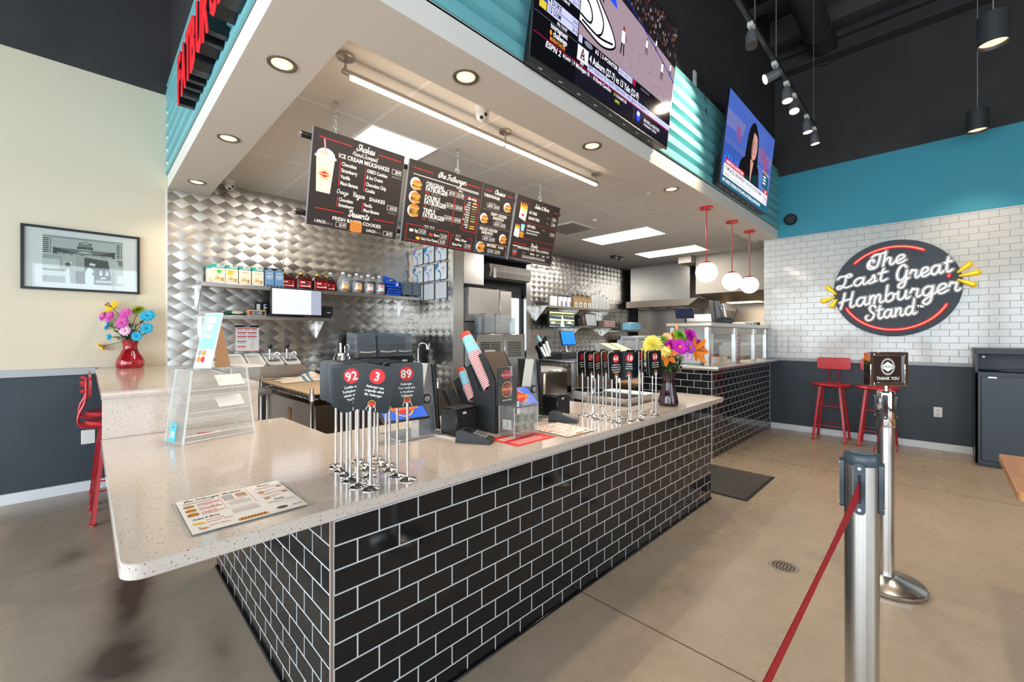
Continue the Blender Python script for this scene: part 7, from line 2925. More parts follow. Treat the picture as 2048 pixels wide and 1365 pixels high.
# ------------------------------------------------------------------ kitchen: till counter and its things
t = thing('till_counter', 'brown-fronted till counter with a pale steel frame before the far quilted wall', 'counter', (5.33, 3.97, 0))
slab(B(STEELB), [(0, 0), (1.65, 0), (1.65, 1.35), (0, 1.35)], .945, .985).build('worktop', t)
b = B(mat('pale steel frame', (0.72, 0.76, 0.82), .3, .9))
for y in (.02, 1.30):
    b.box(0, y, 0, .05, y + .05, .945)
b.box(0, .07, .42, .05, 1.3, .46).box(.05, .05, .42, .9, 1.3, .44)
b.build('frame', t)
B(mat('brown steel', (0.36, 0.28, 0.21), .38, .9)).box(.06, -.01, .0, 1.65, .02, .945, .003).build('front_panel', t)
for x, y, s_, lab in ((.14, .25, .1, 'dark low box on the frame shelf at the open end of the till counter'), (.2, .62, .15, 'dark tall box farther in on the frame shelf of the till counter')):
    tag(B(DKGREY).box(0, 0, 0, .2, .15, s_, .01).build('storage_box', None, (5.33 + x, 3.97 + y, .461)), lab, 'box')
t = thing('cash_drawer', 'black cash drawer under the blue till screen', 'cash drawer', (5.56, 4.40, .986))
B(DKGREY).box(0, 0, 0, .52, .42, .105, .004).build('case', t)
b = B(BLK).box(.10, -.004, .03, .42, 0, .036).box(.06, -.003, .008, .46, 0, .011)
b.build('slot', t)
B(CHROME).cyl((.26, -.008, .06), (.26, 0, .06), .012, n=12).build('lock', t)
t = thing('till_screen', 'till with a bright blue touch screen on the brown-fronted counter', 'till', (5.95, 4.62, 1.091))
b = B(STEELB).box(-.1, -.08, 0, .14, .1, .015, .004).tube([(.02, 0, .01), (.02, .02, .12), (.02, -.02, .22)], .022, 10)
b.build('stand', t)
b = B(BLK)
b.frame((-.17, -.05, .12), (1, -.05, 0), (.06, .25, .97))
b.box(0, 0, -.03, .37, .26, 0, .006)
b.build('case', t)
b = B(mat('till blue', '#1668d8', .3, emit=srgb('#1668d8'), es=.8))
b.frame((-.17, -.05, .12), (1, -.05, 0), (.06, .25, .97))
b.z = .001
b.rect(.012, .012, .358, .248)
b.build('screen', t)
t = thing('cup_holder', 'black slanted cup holder with white inserts beside the till', 'cup dispenser', (5.36, 4.65, .986))
b = B(BLK)
for k in range(4):
    x = .02 + k * .07
    b.prism([(0, 0), (.08, 0), (.20, .20 + .05 * k), (.13, .24 + .05 * k)], x, x + .012, 'x')
b.prism([(0, 0), (.08, 0), (.12, .06), (.04, .08)], 0, .27, 'x')
b.build('holder_body', t)
b = B(WHT)
for k in range(3):
    x = .035 + k * .07
    b.prism([(-.01, .05), (.0, .03), (.10, .17 + .05 * k), (.09, .20 + .05 * k)], x, x + .05, 'x')
b.build('insert', t)
for k, (x, y, z, lab) in enumerate(((5.50, 4.83, 1.26, 'paper cup with a blue side sticking out of the black cup holder by the till'), (5.66, 4.90, 1.24, 'striped paper cup behind the till screen pole'))):
    o = cup_mesh(.042, .03, .15).build('paper_cup')
    o.location = (x, y, z)
    o.rotation_euler = (-.6, 0, 0) if k == 0 else (0, 0, 0)
    if k == 1:
        o.location = (5.70, 4.90, .99)
    tag(o, lab, 'cup')
t = thing('camera_monitor', 'black monitor showing four street views under the far steel shelf', 'monitor', (6.08, 5.12, 1.53))
b = B(BLK).box(0, 0, 0, .78, .05, .31, .006).box(.3, .05, .1, .48, .236, .22)
b.build('case', t)
b = B(mat('road screen', '#8c9094', .3, emit=srgb('#9aa0a4'), es=.5))
b.frame((0, -.0008, 0), (1, 0, 0), (0, 0, 1))
b.rect(.015, .015, .765, .295)
GRS = mat('tree screen', '#4f5e34', .3, emit=srgb('#56682f'), es=.5)
LTS = mat('sky screen', '#e6e4a8', .3, emit=srgb('#e6e4a8'), es=.6)
DKS = mat('dark screen', '#3c4248', .3, emit=srgb('#3c4248'), es=.5)
WTS = mat('pale screen', '#d5dce0', .3, emit=srgb('#d5dce0'), es=.6)
b.z = .0004
for x0, y0 in ((.015, .155), (.39, .155), (.015, .015), (.39, .015)):
    b.m(LTS).rect(x0, y0 + .11, x0 + .375, y0 + .14)
    b.m(GRS)
    for k in range(6):
        b.ell(x0 + .04 + k * .06, y0 + .095, .04, .025, .0003)
    b.m(DKS).poly([(x0, y0 + .02), (x0 + .375, y0), (x0 + .375, y0 + .05), (x0, y0 + .07)], .0006)
b.m(WTS).poly([(.33, .015), (.45, .015), (.40, .24), (.38, .24)], .0012)
for x0, y0 in ((.05, .09), (.55, .10)):
    b.ell(x0 + .06, y0, .07, .02, .001)
b.build('screen', t)
t = thing('tablet', 'grey tablet screen leaning on the small steel shelf', 'tablet', (7.28, 5.13, 1.566))
b = B(BLK)
b.frame((0, 0, 0), (1, 0, 0), (0, .2, .98))
b.box(0, 0, -.015, .40, .29, 0, .006)
b.build('case', t)
b = B(mat('grey glass', '#8e9498', .12, emit=srgb('#8e9498'), es=.25))
b.frame((0, 0, 0), (1, 0, 0), (0, .2, .98))
b.z = .001
b.rect(.02, .02, .38, .27)
b.build('screen', t)
t = thing('pink_basket', 'pale pink basket at the end of the small steel shelf', 'basket', (7.93, 5.12, 1.566))
b = B(mat('pink plastic', '#c9aca0', .6))
for k in range(5):
    b.box(0, 0, .01 + k * .026, .42, .16, .024 + k * .026)
for x in (0, .1, .2, .3, .41):
    b.box(x, -.002, 0, x + .012, .162, .14)
b.build('basket_body', t)
t = thing('black_stapler', 'small black device between the monitor and the tablet', 'device', (7.05, 5.15, 1.566))
B(BLK).box(0, 0, 0, .10, .1, .17, .01).build('case', t)

CUPW = mat('cup white', '#e9e8e4', .5)


def sleeve(b, x, y, z, n_, r, h):
    b.m(CUPW).cyl((x, y, z), (x, y, z + h), r * .82, r, 16)
    b.m(mat('navy cup rim', '#2a3a8c', .5)).cyl((x, y, z + h), (x, y, z + h + .008), r * 1.05, n=16)


cupN = 0
for x, y, lab in ((6.16, 5.15, 'white cup stack standing at the end of the far shelf'), (6.27, 5.15, 'white cup stack second along the far shelf'), (6.40, 5.13, 'white cup stack with a printed badge, third along the far shelf'), (6.53, 5.13, 'white cup stack with a printed badge, fourth along the far shelf'), (6.66, 5.12, 'white cup stack with a printed badge next to the paper bags')):
    t = thing('cup_stack', lab, 'cups', (x, y, 1.9355), 0, 'white cup stacks on the far shelf')
    b = B()
    sleeve(b, 0, 0, 0, 1, .055, .185)
    b.build('cup', t)
    cupN += 1
    if cupN > 2:
        b = B(BLUEP)
        b.frame((0, -.053, 0), (1, 0, 0), (0, 0, 1))
        b.rect(-.022, .02, .022, .10)
        b.m(TOMA).ell(0, .06, .016, .014, .0006)
        b.m(BUN).ell(0, .085, .018, .012, .0006)
        b.build('badge', t)
for k in range(4):
    x = 6.86 + k * .155
    t = thing('paper_bag', 'brown paper bag with a white badge, %s from the cup stacks' % ORD[k], 'bag', (x, 5.14, 1.9355), 0, 'brown paper bags on the far shelf')
    b = B(mat('kraft paper', '#a58a66', .8))
    b.prism([(0, 0), (.14, 0), (.14, .20), (.07, .27), (0, .20)], 0, .10, 'y')
    b.m(mat('kraft fold', '#7d6546', .8)).prism([(.03, .2), (.11, .2), (.07, .26)], -.002, 0, 'y')
    b.build('bag_body', t)
    b = B(WHP)
    b.frame((0, -.003, 0), (1, 0, 0), (0, 0, 1))
    b.rect(.035, .02, .12, .11)
    b.m(BLUEP).ell(.077, .05, .03, .02, .0005)
    b.m(BLK).rect(.055, .05, .10, .09, .0008)
    b.m(WHP).ell(.077, .065, .014, .01, .0012)
    b.build('badge', t)
    B(mat('navy cup rim', '#2a3a8c', .5)).box(.0, .03, .265, .14, .07, .275).build('rim', t)
FOG = clear_mat('cloudy plastic', (0.86, 0.86, 0.85), .25, .5)
for k in range(5):
    x = 7.52 + k * .135
    t = thing('lid_sleeve', 'cloudy plastic sleeve of lids, %s from the paper bags' % ORD[k], 'lids', (x, 5.15, 1.9355), 0, 'lid sleeves on the far shelf')
    h = (.32, .36, .38, .30, .26)[k]
    b = B(FOG)
    b.lathe([(.058, 0), (.062, .02), (.062, h * .8), (.05, h * .9), (.012, h * .95), (.03, h * 1.06), (0, h * 1.06)], n=14, wob=lambda a, i: 1 + .05 * math.sin(a * 2.3 + i))
    b.build('sleeve', t)
    b = B(CUPW)
    for j in range(10):
        b.cyl((0, 0, .01 + j * h * .078), (0, 0, .016 + j * h * .078), .054, n=16)
    b.build('lids', t)

# steel drum, waste bin, racks
t = thing('ingredient_bin', 'stainless bin covered with clear film behind the cup dispenser', 'bin', (3.98, 3.42, 0))
B(mat('brown stainless', (0.50, 0.43, 0.36), .3, 1.0)).box(0, 0, 0, .46, .46, .93, .02).build('bin_body', t)
b = B(FOG)
b.lathe([(.30, 0), (.305, .012), (.28, .03), (.15, .045), (0, .05)], (.20, .22, .932), 26, lambda a, i: 1 + .06 * math.sin(a * 1.7 + i * 2))
b.build('film_cover', t)
t = thing('waste_bin', 'black waste bin with a clear liner behind the placards', 'waste bin', (4.72, 3.25, 0))
b = B(BLK)
b.lathe([(0, 0), (.19, 0), (.23, .62), (.245, .63), (.245, .66), (.225, .66), (.18, .05), (0, .05)], n=28)
b.build('bin_body', t)
b = B(FOG)
b.lathe([(.225, .60), (.25, .665), (.262, .62), (.255, .56)], n=28, wob=lambda a, i: 1 + .03 * math.sin(a * 2.1 + i * 1.3), caps=False)
b.build('liner', t)
t = thing('bread_rack', 'brown wooden rack of trays beside the waste bin', 'rack', (5.35, 2.82, 0))
b = B(mat('brown tray', '#8a6238', .6))
for k in range(4):
    b.box(0, 0, .30 + k * .13, .75, .5, .33 + k * .13, .004)
b.build('tray', t)
b = B(DKGREY)
for x in (0, .72):
    for y in (0, .47):
        b.box(x, y, 0, x + .03, y + .03, .84)
b.build('frame', t)
t = thing('pickup_chute', 'stainless slanted pick-up chute with tan liners behind placard number 44', 'chute', (5.55, 3.35, 0))
b = B(STEEL)
b.prism([(0, .95), (.0, 1.12), (.35, 1.26), (.40, 1.26), (.40, .95)], 0, .55, 'x')
b.box(.02, .05, 0, .53, .38, .95)
b.build('chute_body', t)
b = B(mat('tan liner', '#d8bf95', .7))
for x in (.03, .29):
    b.add([(x, .0, 1.125), (x + .22, .0, 1.125), (x + .22, .33, 1.257), (x, .33, 1.257)], [(0, 1, 2, 3)], False)
b.build('liner', t)
t = thing('steel_rack', 'white steel overshelf rack standing between the far wall and the placards', 'rack', (7.05, 3.85, 0))
b = B(mat('pale metal', (0.70, 0.71, 0.71), .35, .8))
b.box(0, 0, 1.32, 1.0, .35, 1.37, .004)
for x in (0, .95):
    b.box(x, 0, 0, x + .05, .05, 1.32).box(x, .3, 0, x + .05, .35, 1.32)
b.build('frame', t)
b = B(mat('rack brown', '#5b4030', .6)).box(.04, .02, 1.0, .96, .33, 1.04).box(.04, .02, .7, .96, .33, .74)
b.build('shelf_board', t)
t = thing('glove_box', 'pale blue box of gloves on the steel wall corner', 'box', (8.80, 5.0, 1.50))
b = B(LBLUE).box(0, 0, 0, .5, .2, .17, .01)
b.build('box_body', t)
b = B(WHP).box(.1, .02, .17, .4, .15, .185, .006)
b.build('tissue', t)
B(STEEL).box(-.1, -.05, -.03, .65, .355, 0).build('wall_ledge', t)

# hoods and the cook line
t = thing('exhaust_hood', 'large stainless hood at the far end, beyond the globe lamps', 'hood', (0, 0, 0))
b = B(STEEL)
b.box(9.2, 3.80, 2.17, 10.28, 5.22, 2.978, .004)
b.build('hood_body', t)
b = B(mat('lower hood steel', (0.36, 0.31, 0.26), .4, 1.0))  # brownish steel for the lower parts of both hoods
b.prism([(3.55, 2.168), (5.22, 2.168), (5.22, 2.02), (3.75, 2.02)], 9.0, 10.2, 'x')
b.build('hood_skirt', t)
b = B(STEELD)
for y in (4.0, 4.4, 4.8):
    b.box(9.35, y, 2.0, 10.0, y + .3, 2.02)
b.build('filter', t)
t = thing('exhaust_hood', 'nearer stainless hood hanging beside the white tile wall', 'hood', (0, 0, 0))
b = B(mat('pale hood steel', (0.36, 0.32, 0.27), .6, .4))
b.box(8.7, 2.0, 2.21, 9.9, 3.48, 2.978, .004)
b.build('hood_body', t)
b = B(mat('lower hood steel', (0.36, 0.31, 0.26), .4, 1.0))
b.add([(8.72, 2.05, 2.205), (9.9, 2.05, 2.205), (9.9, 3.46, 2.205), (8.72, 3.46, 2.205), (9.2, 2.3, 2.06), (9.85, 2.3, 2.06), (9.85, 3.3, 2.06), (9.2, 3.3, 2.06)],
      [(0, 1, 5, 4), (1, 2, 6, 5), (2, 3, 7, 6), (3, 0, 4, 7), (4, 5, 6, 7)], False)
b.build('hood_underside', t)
B(mat('hood lamp', '#ffc888', .5, emit=(1, .7, .38), es=3.0)).box(9.3, 2.5, 2.045, 9.6, 3.1, 2.058).build('lamp', t)
area('hood_lamp', (9.4, 2.8, 2.03), (0, 0, 0), .3, .6, 8, (1, .75, .45))
t = thing('duct_cover', 'small pale box under the ceiling between the two hoods', 'box', (8.5, 3.49, 2.835))
B(mat('pale hood steel', (0.36, 0.32, 0.27), .6, .4)).box(0, 0, 0, .5, .26, .143, .003).build('case', t)
t = thing('cook_top_oven', 'stainless oven with a rounded glossy front under the hoods', 'oven', (8.6, 3.10, 0))
b = B(STEELB)
b.prism(rounded([(0, 0), (1.2, 0), (1.2, 1.94), (.25, 1.94), (.05, 1.80), (0, 1.66)], [0, 0, 0, .05, .08, .04], 5), 0, .56, 'y')
b.build('case', t)
b = B(BLK).box(-.004, .18, 1.58, .0, .38, 1.61)
b.build('control_strip', t)
B(DKGREY).box(.1, -.03, 1.3, 1.1, 0, 1.9).build('side_panel', t)
t = thing('kitchen_monitor', 'dark tilted screen hung before the steel oven', 'monitor', (8.0, 3.57, 1.70))
b = B(BLK)
b.frame((0, 0, 0), (.12, -1, 0), (-.25, .05, .97))
b.box(0, 0, -.03, .33, .20, 0, .005)
b.build('case', t)
b = B(mat('dim screen', '#23263a', .2, emit=srgb('#20243c'), es=.4))
b.frame((0, 0, 0), (.12, -1, 0), (-.25, .05, .97))
b.z = .001
b.rect(.012, .012, .318, .188)
b.build('screen', t)
B(DKGREY).cyl((.06, -.16, .0), (.06, -.16, -.30), .02, n=10).cyl((.06, -.16, -.30), (.06, -.16, -1.70), .03, n=10).build('stand', t)
t = thing('cook_line', 'long steel cook line counter under the hoods', 'counter', (8.6, 3.72, 0))
B(STEEL).box(0, 0, 0, 1.6, 1.5, 1.28, .005).build('case', t)
B(STEELD).box(.02, .05, 1.28, 1.55, 1.45, 1.33, .004).build('griddle', t)
t = thing('fry_station', 'stainless fry station with a dump tray under the nearer hood', 'fryer', (8.75, 2.0, 0))
B(mat('pale hood steel', (0.36, 0.32, 0.27), .6, .4)).box(0, 0, 0, 1.2, 1.05, 1.2, .005).build('case', t)
B(STEELD).box(.05, .05, 1.2, 1.15, 1.0, 1.24).build('tray', t)

# on the guard's flat top
t = thing('utensil_rack', 'black utensil rack with a tall grey plate on the sneeze guard shelf', 'rack', (6.25, 2.10, 1.527))
b = B(mat('grey plate', '#7b7f82', .4, .6))
b.frame((-.30, .06, 0), (1, -.15, 0), (-.14, .1, .98))
b.box(0, 0, 0, .28, .33, .008)
b.build('plate', t)
b = B(BLK)
b.tube([(-.32, 0, 0), (-.36, .02, .31)], .010, 8).tube([(.10, -.05, .02), (.24, -.08, .22)], .012, 8).tube([(.24, -.08, .22), (.36, -.05, .24)], .008, 8)
for k in range(6):
    b.box(-.18 + k * .05, -.06, 0, -.15 + k * .05, .04, .07 + .03 * (k % 2))
b.build('holder', t)
b = B(CHROME).cyl((-.02, -.02, .05), (-.05, .0, .27), .022, n=12).sphere((-.05, 0, .27), .028, 12)
b.build('ladle', t)
for x, lab, h, c in ((6.78, 'white box lying at the middle of the sneeze guard shelf', .045, WHT), (7.16, 'dark-sided white box near the tile wall end of the sneeze guard shelf', .06, BLK)):
    t = thing('storage_box', lab, 'box', (x, 2.0, 1.527))
    B(WHT).box(0, 0, 0, .34, .25, h, .004).build('lid', t)
    B(c).box(.20, -.004, .004, .33, 0, h - .006).build('side_panel', t)
t = thing('white_tray', 'white tray behind the guard glass near its corner post', 'tray', (5.15, 2.0, 1.035))
B(WHT).box(0, 0, 0, .34, .3, .11, .01).build('tray_body', t)
B(mat('tray print', '#5d6066', .6)).box(.06, -.003, .02, .22, 0, .09).build('print', t)
t = thing('basket_tray', 'brown basket at the far end behind the guard glass', 'basket', (6.78, 2.0, 1.035))
B(mat('basket brown', '#9a7a4a', .7)).box(0, 0, 0, .34, .25, .055, .01).build('basket_body', t)

# hand sink behind the counter cut-out
t = thing('hand_sink', 'white-topped stainless hand sink with a curved chrome faucet in the counter cut-out', 'sink', (2.95, 1.70, 0))
b = B(STEEL)
b.box(0, 0, .60, .43, .012, .885, .002).box(0, .388, .60, .43, .40, .885, .002).box(0, .012, .60, .012, .388, .885, .002).box(.418, .012, .60, .43, .388, .885, .002).box(.012, .012, .60, .418, .388, .62)
b.build('basin', t)
B(STEELD).box(.15, .15, 0, .28, .28, .60).build('pedestal', t)
b = B(WHT).box(.43 - .15, -.004, .886, .44, .404, .898, .003)
b.build('lid', t)
b = B(CHROME).cyl((.06, .36, .885), (.06, .36, .91), .022, n=14)
b.tube(catmull([(.06, .36, .89), (.06, .36, 1.02), (.08, .33, 1.08), (.13, .25, 1.09), (.17, .19, 1.05), (.175, .18, .99)], 6), .013, 10)
b.build('faucet', t)

# ------------------------------------------------------------------ red stools


def stool(label, loc, rz):
    """Industrial stool, back on the +x side."""
    t = thing('bar_stool', label, 'stool', loc, rz, 'red metal stools')
    b = B(RED)
    b.lathe([(0, .715), (.19, .712), (.212, .720), (.216, .732), (.208, .745), (.17, .742), (.08, .738), (0, .738)], n=40)
    b.build('seat', t)
    ft, tp = .172, .105
    for sx in (-1, 1):
        for sy in (-1, 1):
            b = B(RED)
            p0, p1 = Vector((sx * ft, sy * ft, .012)), Vector((sx * tp, sy * tp, .716))
            for a, c in (((1, 0), .014), ((0, 1), .014)):
                q = []
                for p in (p0, p1):
                    w1, w2 = (.014, .003) if a[0] else (.003, .014)
                    q += [(p.x - w1, p.y - w2, p.z), (p.x + w1, p.y - w2, p.z), (p.x + w1, p.y + w2, p.z), (p.x - w1, p.y + w2, p.z)]
                off = Vector((sx * .0, sy * .011, 0)) if a[0] else Vector((sx * .011, 0, 0))
                q = [(x + off.x, y + off.y, z) for x, y, z in q]
                b.add(q, [(0, 3, 2, 1), (4, 5, 6, 7), (0, 1, 5, 4), (1, 2, 6, 5), (2, 3, 7, 6), (3, 0, 4, 7)], False)
            b.cyl((sx * ft, sy * ft, .008), (sx * ft, sy * ft, .016), .024, n=14)
            lg = b.build('leg', t)
            B(mat('brass glide', '#8a7a5a', .4, .8)).cyl((sx * ft, sy * ft, 0), (sx * ft, sy * ft, .008), .014, n=12).build('glide', lg)

    def at(z):
        return ft + (tp - ft) * (z - .012) / .704
    for z, d in ((.20, 0), (.235, 1), (.42, 1), (.455, 0)):
        a = at(z)
        for s_ in (-1, 1):
            b = B(RED)
            if d:
                b.box(-a, s_ * a - .010, z - .003, a, s_ * a + .010, z + .003)
            else:
                b.box(s_ * a - .010, -a, z - .003, s_ * a + .010, a, z + .003)
            b.build('stretcher', t)
    b = B(RED)
    for s_ in (-1, 1):
        b.tube(catmull([(.06, s_ * .055, .708), (.20, s_ * .055, .70), (.245, s_ * .055, .735), (.242, s_ * .055, .80), (.215, s_ * .055, .87), (.205, s_ * .055, .95), (.205, s_ * .055, 1.02)], 6), .0075, 8)
    b.build('back_rods', t)
    b = B(RED)
    n = 16
    vs, fs = [], []
    out = rpoly(-.185, .925, .185, 1.08, .03, 5)
    N = len(out)
    for dx in (0, .012):
        for y, z in out:
            vs.append((.188 + dx - .35 * y * y * .9 + .0, y, z))
    fs = [tuple(range(N)), tuple(reversed(range(N, 2 * N)))] + [(i, N + i, N + (i + 1) % N, (i + 1) % N) for i in range(N)]
    b.add(vs, fs)
    o = b.build('backrest', t)
    b = B(RED)
    for s_ in (-1, 1):
        for z in (.965, 1.03):
            b.cyl((.212, s_ * .055, z), (.24, s_ * .055, z), .010, .004, n=10)
    b.build('bolt', o)
    return t


stool('red metal stool against the slate wall, closest to the black tile counter', (7.0, 1.02, 0), 0)
stool('red metal stool against the slate wall behind the stanchion sign', (6.985, .55, 0), 0)
stool('red metal stool tucked under the quartz overhang, nearer the camera of the two', (.205, 4.50, 0), PI)
stool('red metal stool tucked under the raised bar next to the cream wall', (.205, 5.03, 0), PI)

# ------------------------------------------------------------------ waste hutch
NV = mat('slate laminate', '#2c363f', .42)
t = thing('trash_hutch', 'dark slate waste hutch with a chrome-ringed opening against the tile wall', 'trash bin', (6.68, -.93, 0))
DX, DY = .57, .665
b = B(NV)
b.box(.01, .01, .04, DX, DY - .01, .985)
b.box(0, 0, .03, .02, .035, .985).box(0, DY - .035, .03, .02, DY, .985).box(0, .035, .955, .02, DY - .035, .985).box(0, .035, .03, .02, DY - .035, .06)
b.box(0, DY - .018, .03, DX, DY, .99).box(0, 0, .03, DX, .018, .99)
b.build('cabinet_body', t)
B(BLK).box(.02, .02, 0, DX, DY - .02, .035).build('plinth', t)
d = B(mat('slate door', '#2f3a44', .38)).box(-.004, .042, .068, .012, DY - .042, .948, .004).build('door', t)
B(mat('silver tab', '#c9ccce', .3, .7)).box(-.008, DY - .15, .935, -.003, DY - .09, .948).build('handle', d)
b = B(NV)
b.box(.03, 0, .99, DX, .02, 1.235).box(.03, DY - .02, .99, DX, DY, 1.235).box(DX - .02, .02, .99, DX, DY - .02, 1.235).box(.01, -.004, 1.185, DX, DY + .004, 1.24, .004).box(0, 0, .985, DX, DY, .995)
b.build('hood', t)
b = B(CHROME)
b.lathe([(.12, .0), (.15, .0), (.155, .004), (.12, .008)], (.28, DY / 2, .9955), 40)
b.build('opening_ring', t)
B(BLKM).cyl((.28, DY / 2, .9955), (.28, DY / 2, .9985), .12, n=40).build('opening', t)
B(WHT).cyl((.028, DY - .06, 1.155), (.02, DY - .06, 1.155), .010, n=12).build('stop', t)

# ------------------------------------------------------------------ wall plates, speaker, picture
t = thing('wall_outlet', 'white duplex outlet low on the slate wall beside the waste hutch', 'outlet', (7.27, .018, .455))
B(WHT).box(-.007, -.038, -.06, 0, .038, .06, .003).build('plate', t)
b = B(DKGREY)
for z in (-.025, .025):
    for y in (-.010, .010):
        b.box(-.009, y - .002, z - .006, -.006, y + .002, z + .008)
    b.cyl((-.009, 0, z - .015), (-.006, 0, z - .015), .004, n=8)
b.build('slot', t)
t = thing('wall_plate', 'blank white plate low on the slate wall next to the red stools', 'outlet', (.013, 5.36, .477))
B(WHT).box(-.045, -.007, -.062, .045, 0, .062, .003).build('plate', t)
t = thing('wall_speaker', 'small round black speaker on the teal band', 'speaker', (7.27, 1.535, 3.065))
b = B(BLKM).cyl((-.05, 0, 0), (0, 0, 0), .08, n=28)
b.build('case', t)
b = B(DKGREY).cyl((-.056, 0, 0), (-.05, 0, 0), .062, .066, n=28)
b.build('grille', t)
B(CHROME).cyl((-.06, -.005, .005), (-.055, -.005, .005), .016, n=14).build('cone_cap', t)

t = thing('framed_picture', 'black-framed old photograph of a hamburger stand kitchen on the cream wall', 'picture', (-.383, 5.36, 1.768))
FW, FH = .742, .538
b = B(BLK)
b.box(0, -.03, 0, .02, 0, FH).box(FW - .02, -.03, 0, FW, 0, FH).box(.02, -.03, 0, FW - .02, 0, .02).box(.02, -.03, FH - .02, FW - .02, 0, FH)
b.build('frame', t)
B(mat('picture mat', '#dcdcda', .6)).box(.018, -.018, .018, FW - .018, -.004, FH - .018).build('mount', t)
G = lambda v: mat('photo %d' % v, (.0 + (v / 100) ** 2.2 * .92, (v / 100) ** 2.2, (v / 100) ** 2.2 * .95), .35)
p = B()
p.frame((.122, -.0185, .067), (1, 0, 0), (0, 0, 1))
p.z = .0004
PW, PH = .50, .40
p.m(G(62)).rect(0, 0, PW, PH)
p.m(G(70)).rect(0, .235, PW, PH, .0002)
p.m(G(55)).rect(0, .385, PW, PH, .0003)
for x0, x1 in ((.0, .055), (.455, .50)):
    p.m(G(80)).rect(x0, .245, x1, .385, .0004)
    for k in range(8):
        p.m(G(12)).rect(x0 + .002, .252 + k * .0165, x1 - .018, .262 + k * .0165, .0006)
        p.rect(x1 - .014, .252 + k * .0165, x1 - .004, .262 + k * .0165, .0006)
p.m(G(22)).rect(.06, .245, .448, .262, .0004)
p.m(G(40)).rect(.06, .262, .448, .30, .0004)
p.m(G(18)).poly([(.06, .262), (.20, .262), (.06, .305)], .0006).poly([(.448, .262), (.32, .262), (.448, .305)], .0006)
p.m(G(48)).ell(.255, .325, .047, .03, .0008, 20, 0, PI)
p.m(G(25)).rect(.205, .300, .305, .326, .0008)
p.m(G(60)).ell(.255, .298, .052, .01, .0010)
p.m(G(20)).rect(.21, .275, .30, .29, .0010)
p.m(G(75)).ell(.255, .276, .048, .008, .0012)
p.m(G(15)).ringp(.255, .32, .043, .053, 1, .0010, 20, .6, PI - .6)
p.m(G(88)).text('FATBURGER', .255, .361, .011, 1, 'C', dz=.0014)
p.m(G(90)).fit('THE LAST GREAT HAMBURGER STAND', .085, .43, .247, .0165, 1, dz=.0014)
# lower half: two cooks at a counter
p.m(G(78)).rect(0, .09, .10, .20, .0004)
p.m(G(40)).rect(0, .085, .13, .115, .0006)
p.m(G(80)).rect(0, .055, .15, .10, .0008)
p.m(G(58)).rect(0, 0, .15, .055, .0006)
p.m(G(68)).rect(.115, .12, .20, .235, .0005)
p.m(G(22)).poly([(.25, .0), (.42, .0), (.42, .215), (.25, .235)], .0005)
p.m(G(72)).poly([(.40, .235), (.50, .225), (.50, 0), (.43, 0)], .0006)
p.m(G(45)).poly([(.46, .235), (.50, .228), (.50, .18), (.475, .18)], .0008)
p.m(G(30)).rect(.19, .0, .26, .11, .0007)
p.m(G(60)).poly([(.135, .115), (.165, .145), (.195, .12), (.195, 0), (.155, 0)], .0010)
p.m(G(85)).poly([(.13, .09), (.155, .135), (.165, .0), (.135, .0)], .0012)
p.m(G(30)).ell(.148, .162, .017, .02, .0014)
p.m(G(88)).rect(.13, .165, .172, .185, .0013)
p.m(G(86)).poly(catmull([(.255, .0), (.255, .10), (.275, .145), (.30, .14), (.31, .09), (.31, 0)], 4), .0012)
p.m(G(30)).ell(.30, .155, .016, .02, .0014)
p.m(G(90)).poly([(.28, .17), (.32, .165), (.318, .185), (.285, .19)], .0016)
p.m(G(35)).ribbon([(.30, .10), (.32, .07), (.36, .05)], .016, .0014)
p.m(G(80)).poly([(.35, .05), (.39, .055), (.385, .07), (.36, .068)], .0016)
for x in (.355, .395):
    p.m(G(82)).poly([(x - .012, .085), (x + .012, .085), (x + .004, .13), (x - .004, .13)], .0014)
p.m(G(75)).rect(.32, .02, .43, .04, .0014)
p.m(G(40)).rect(.32, 0, .42, .02, .0014)
p.m(G(90)).rect(.465, .02, .50, .09, .0010)
p.build('photograph', t)
B(GLASS).box(.02, -.0245, .02, FW - .02, -.0235, FH - .02).build('glazing', t)

# ------------------------------------------------------------------ queue posts and belts
BRSH = mat('brushed post steel', (0.66, 0.65, 0.63), .24, 1.0)


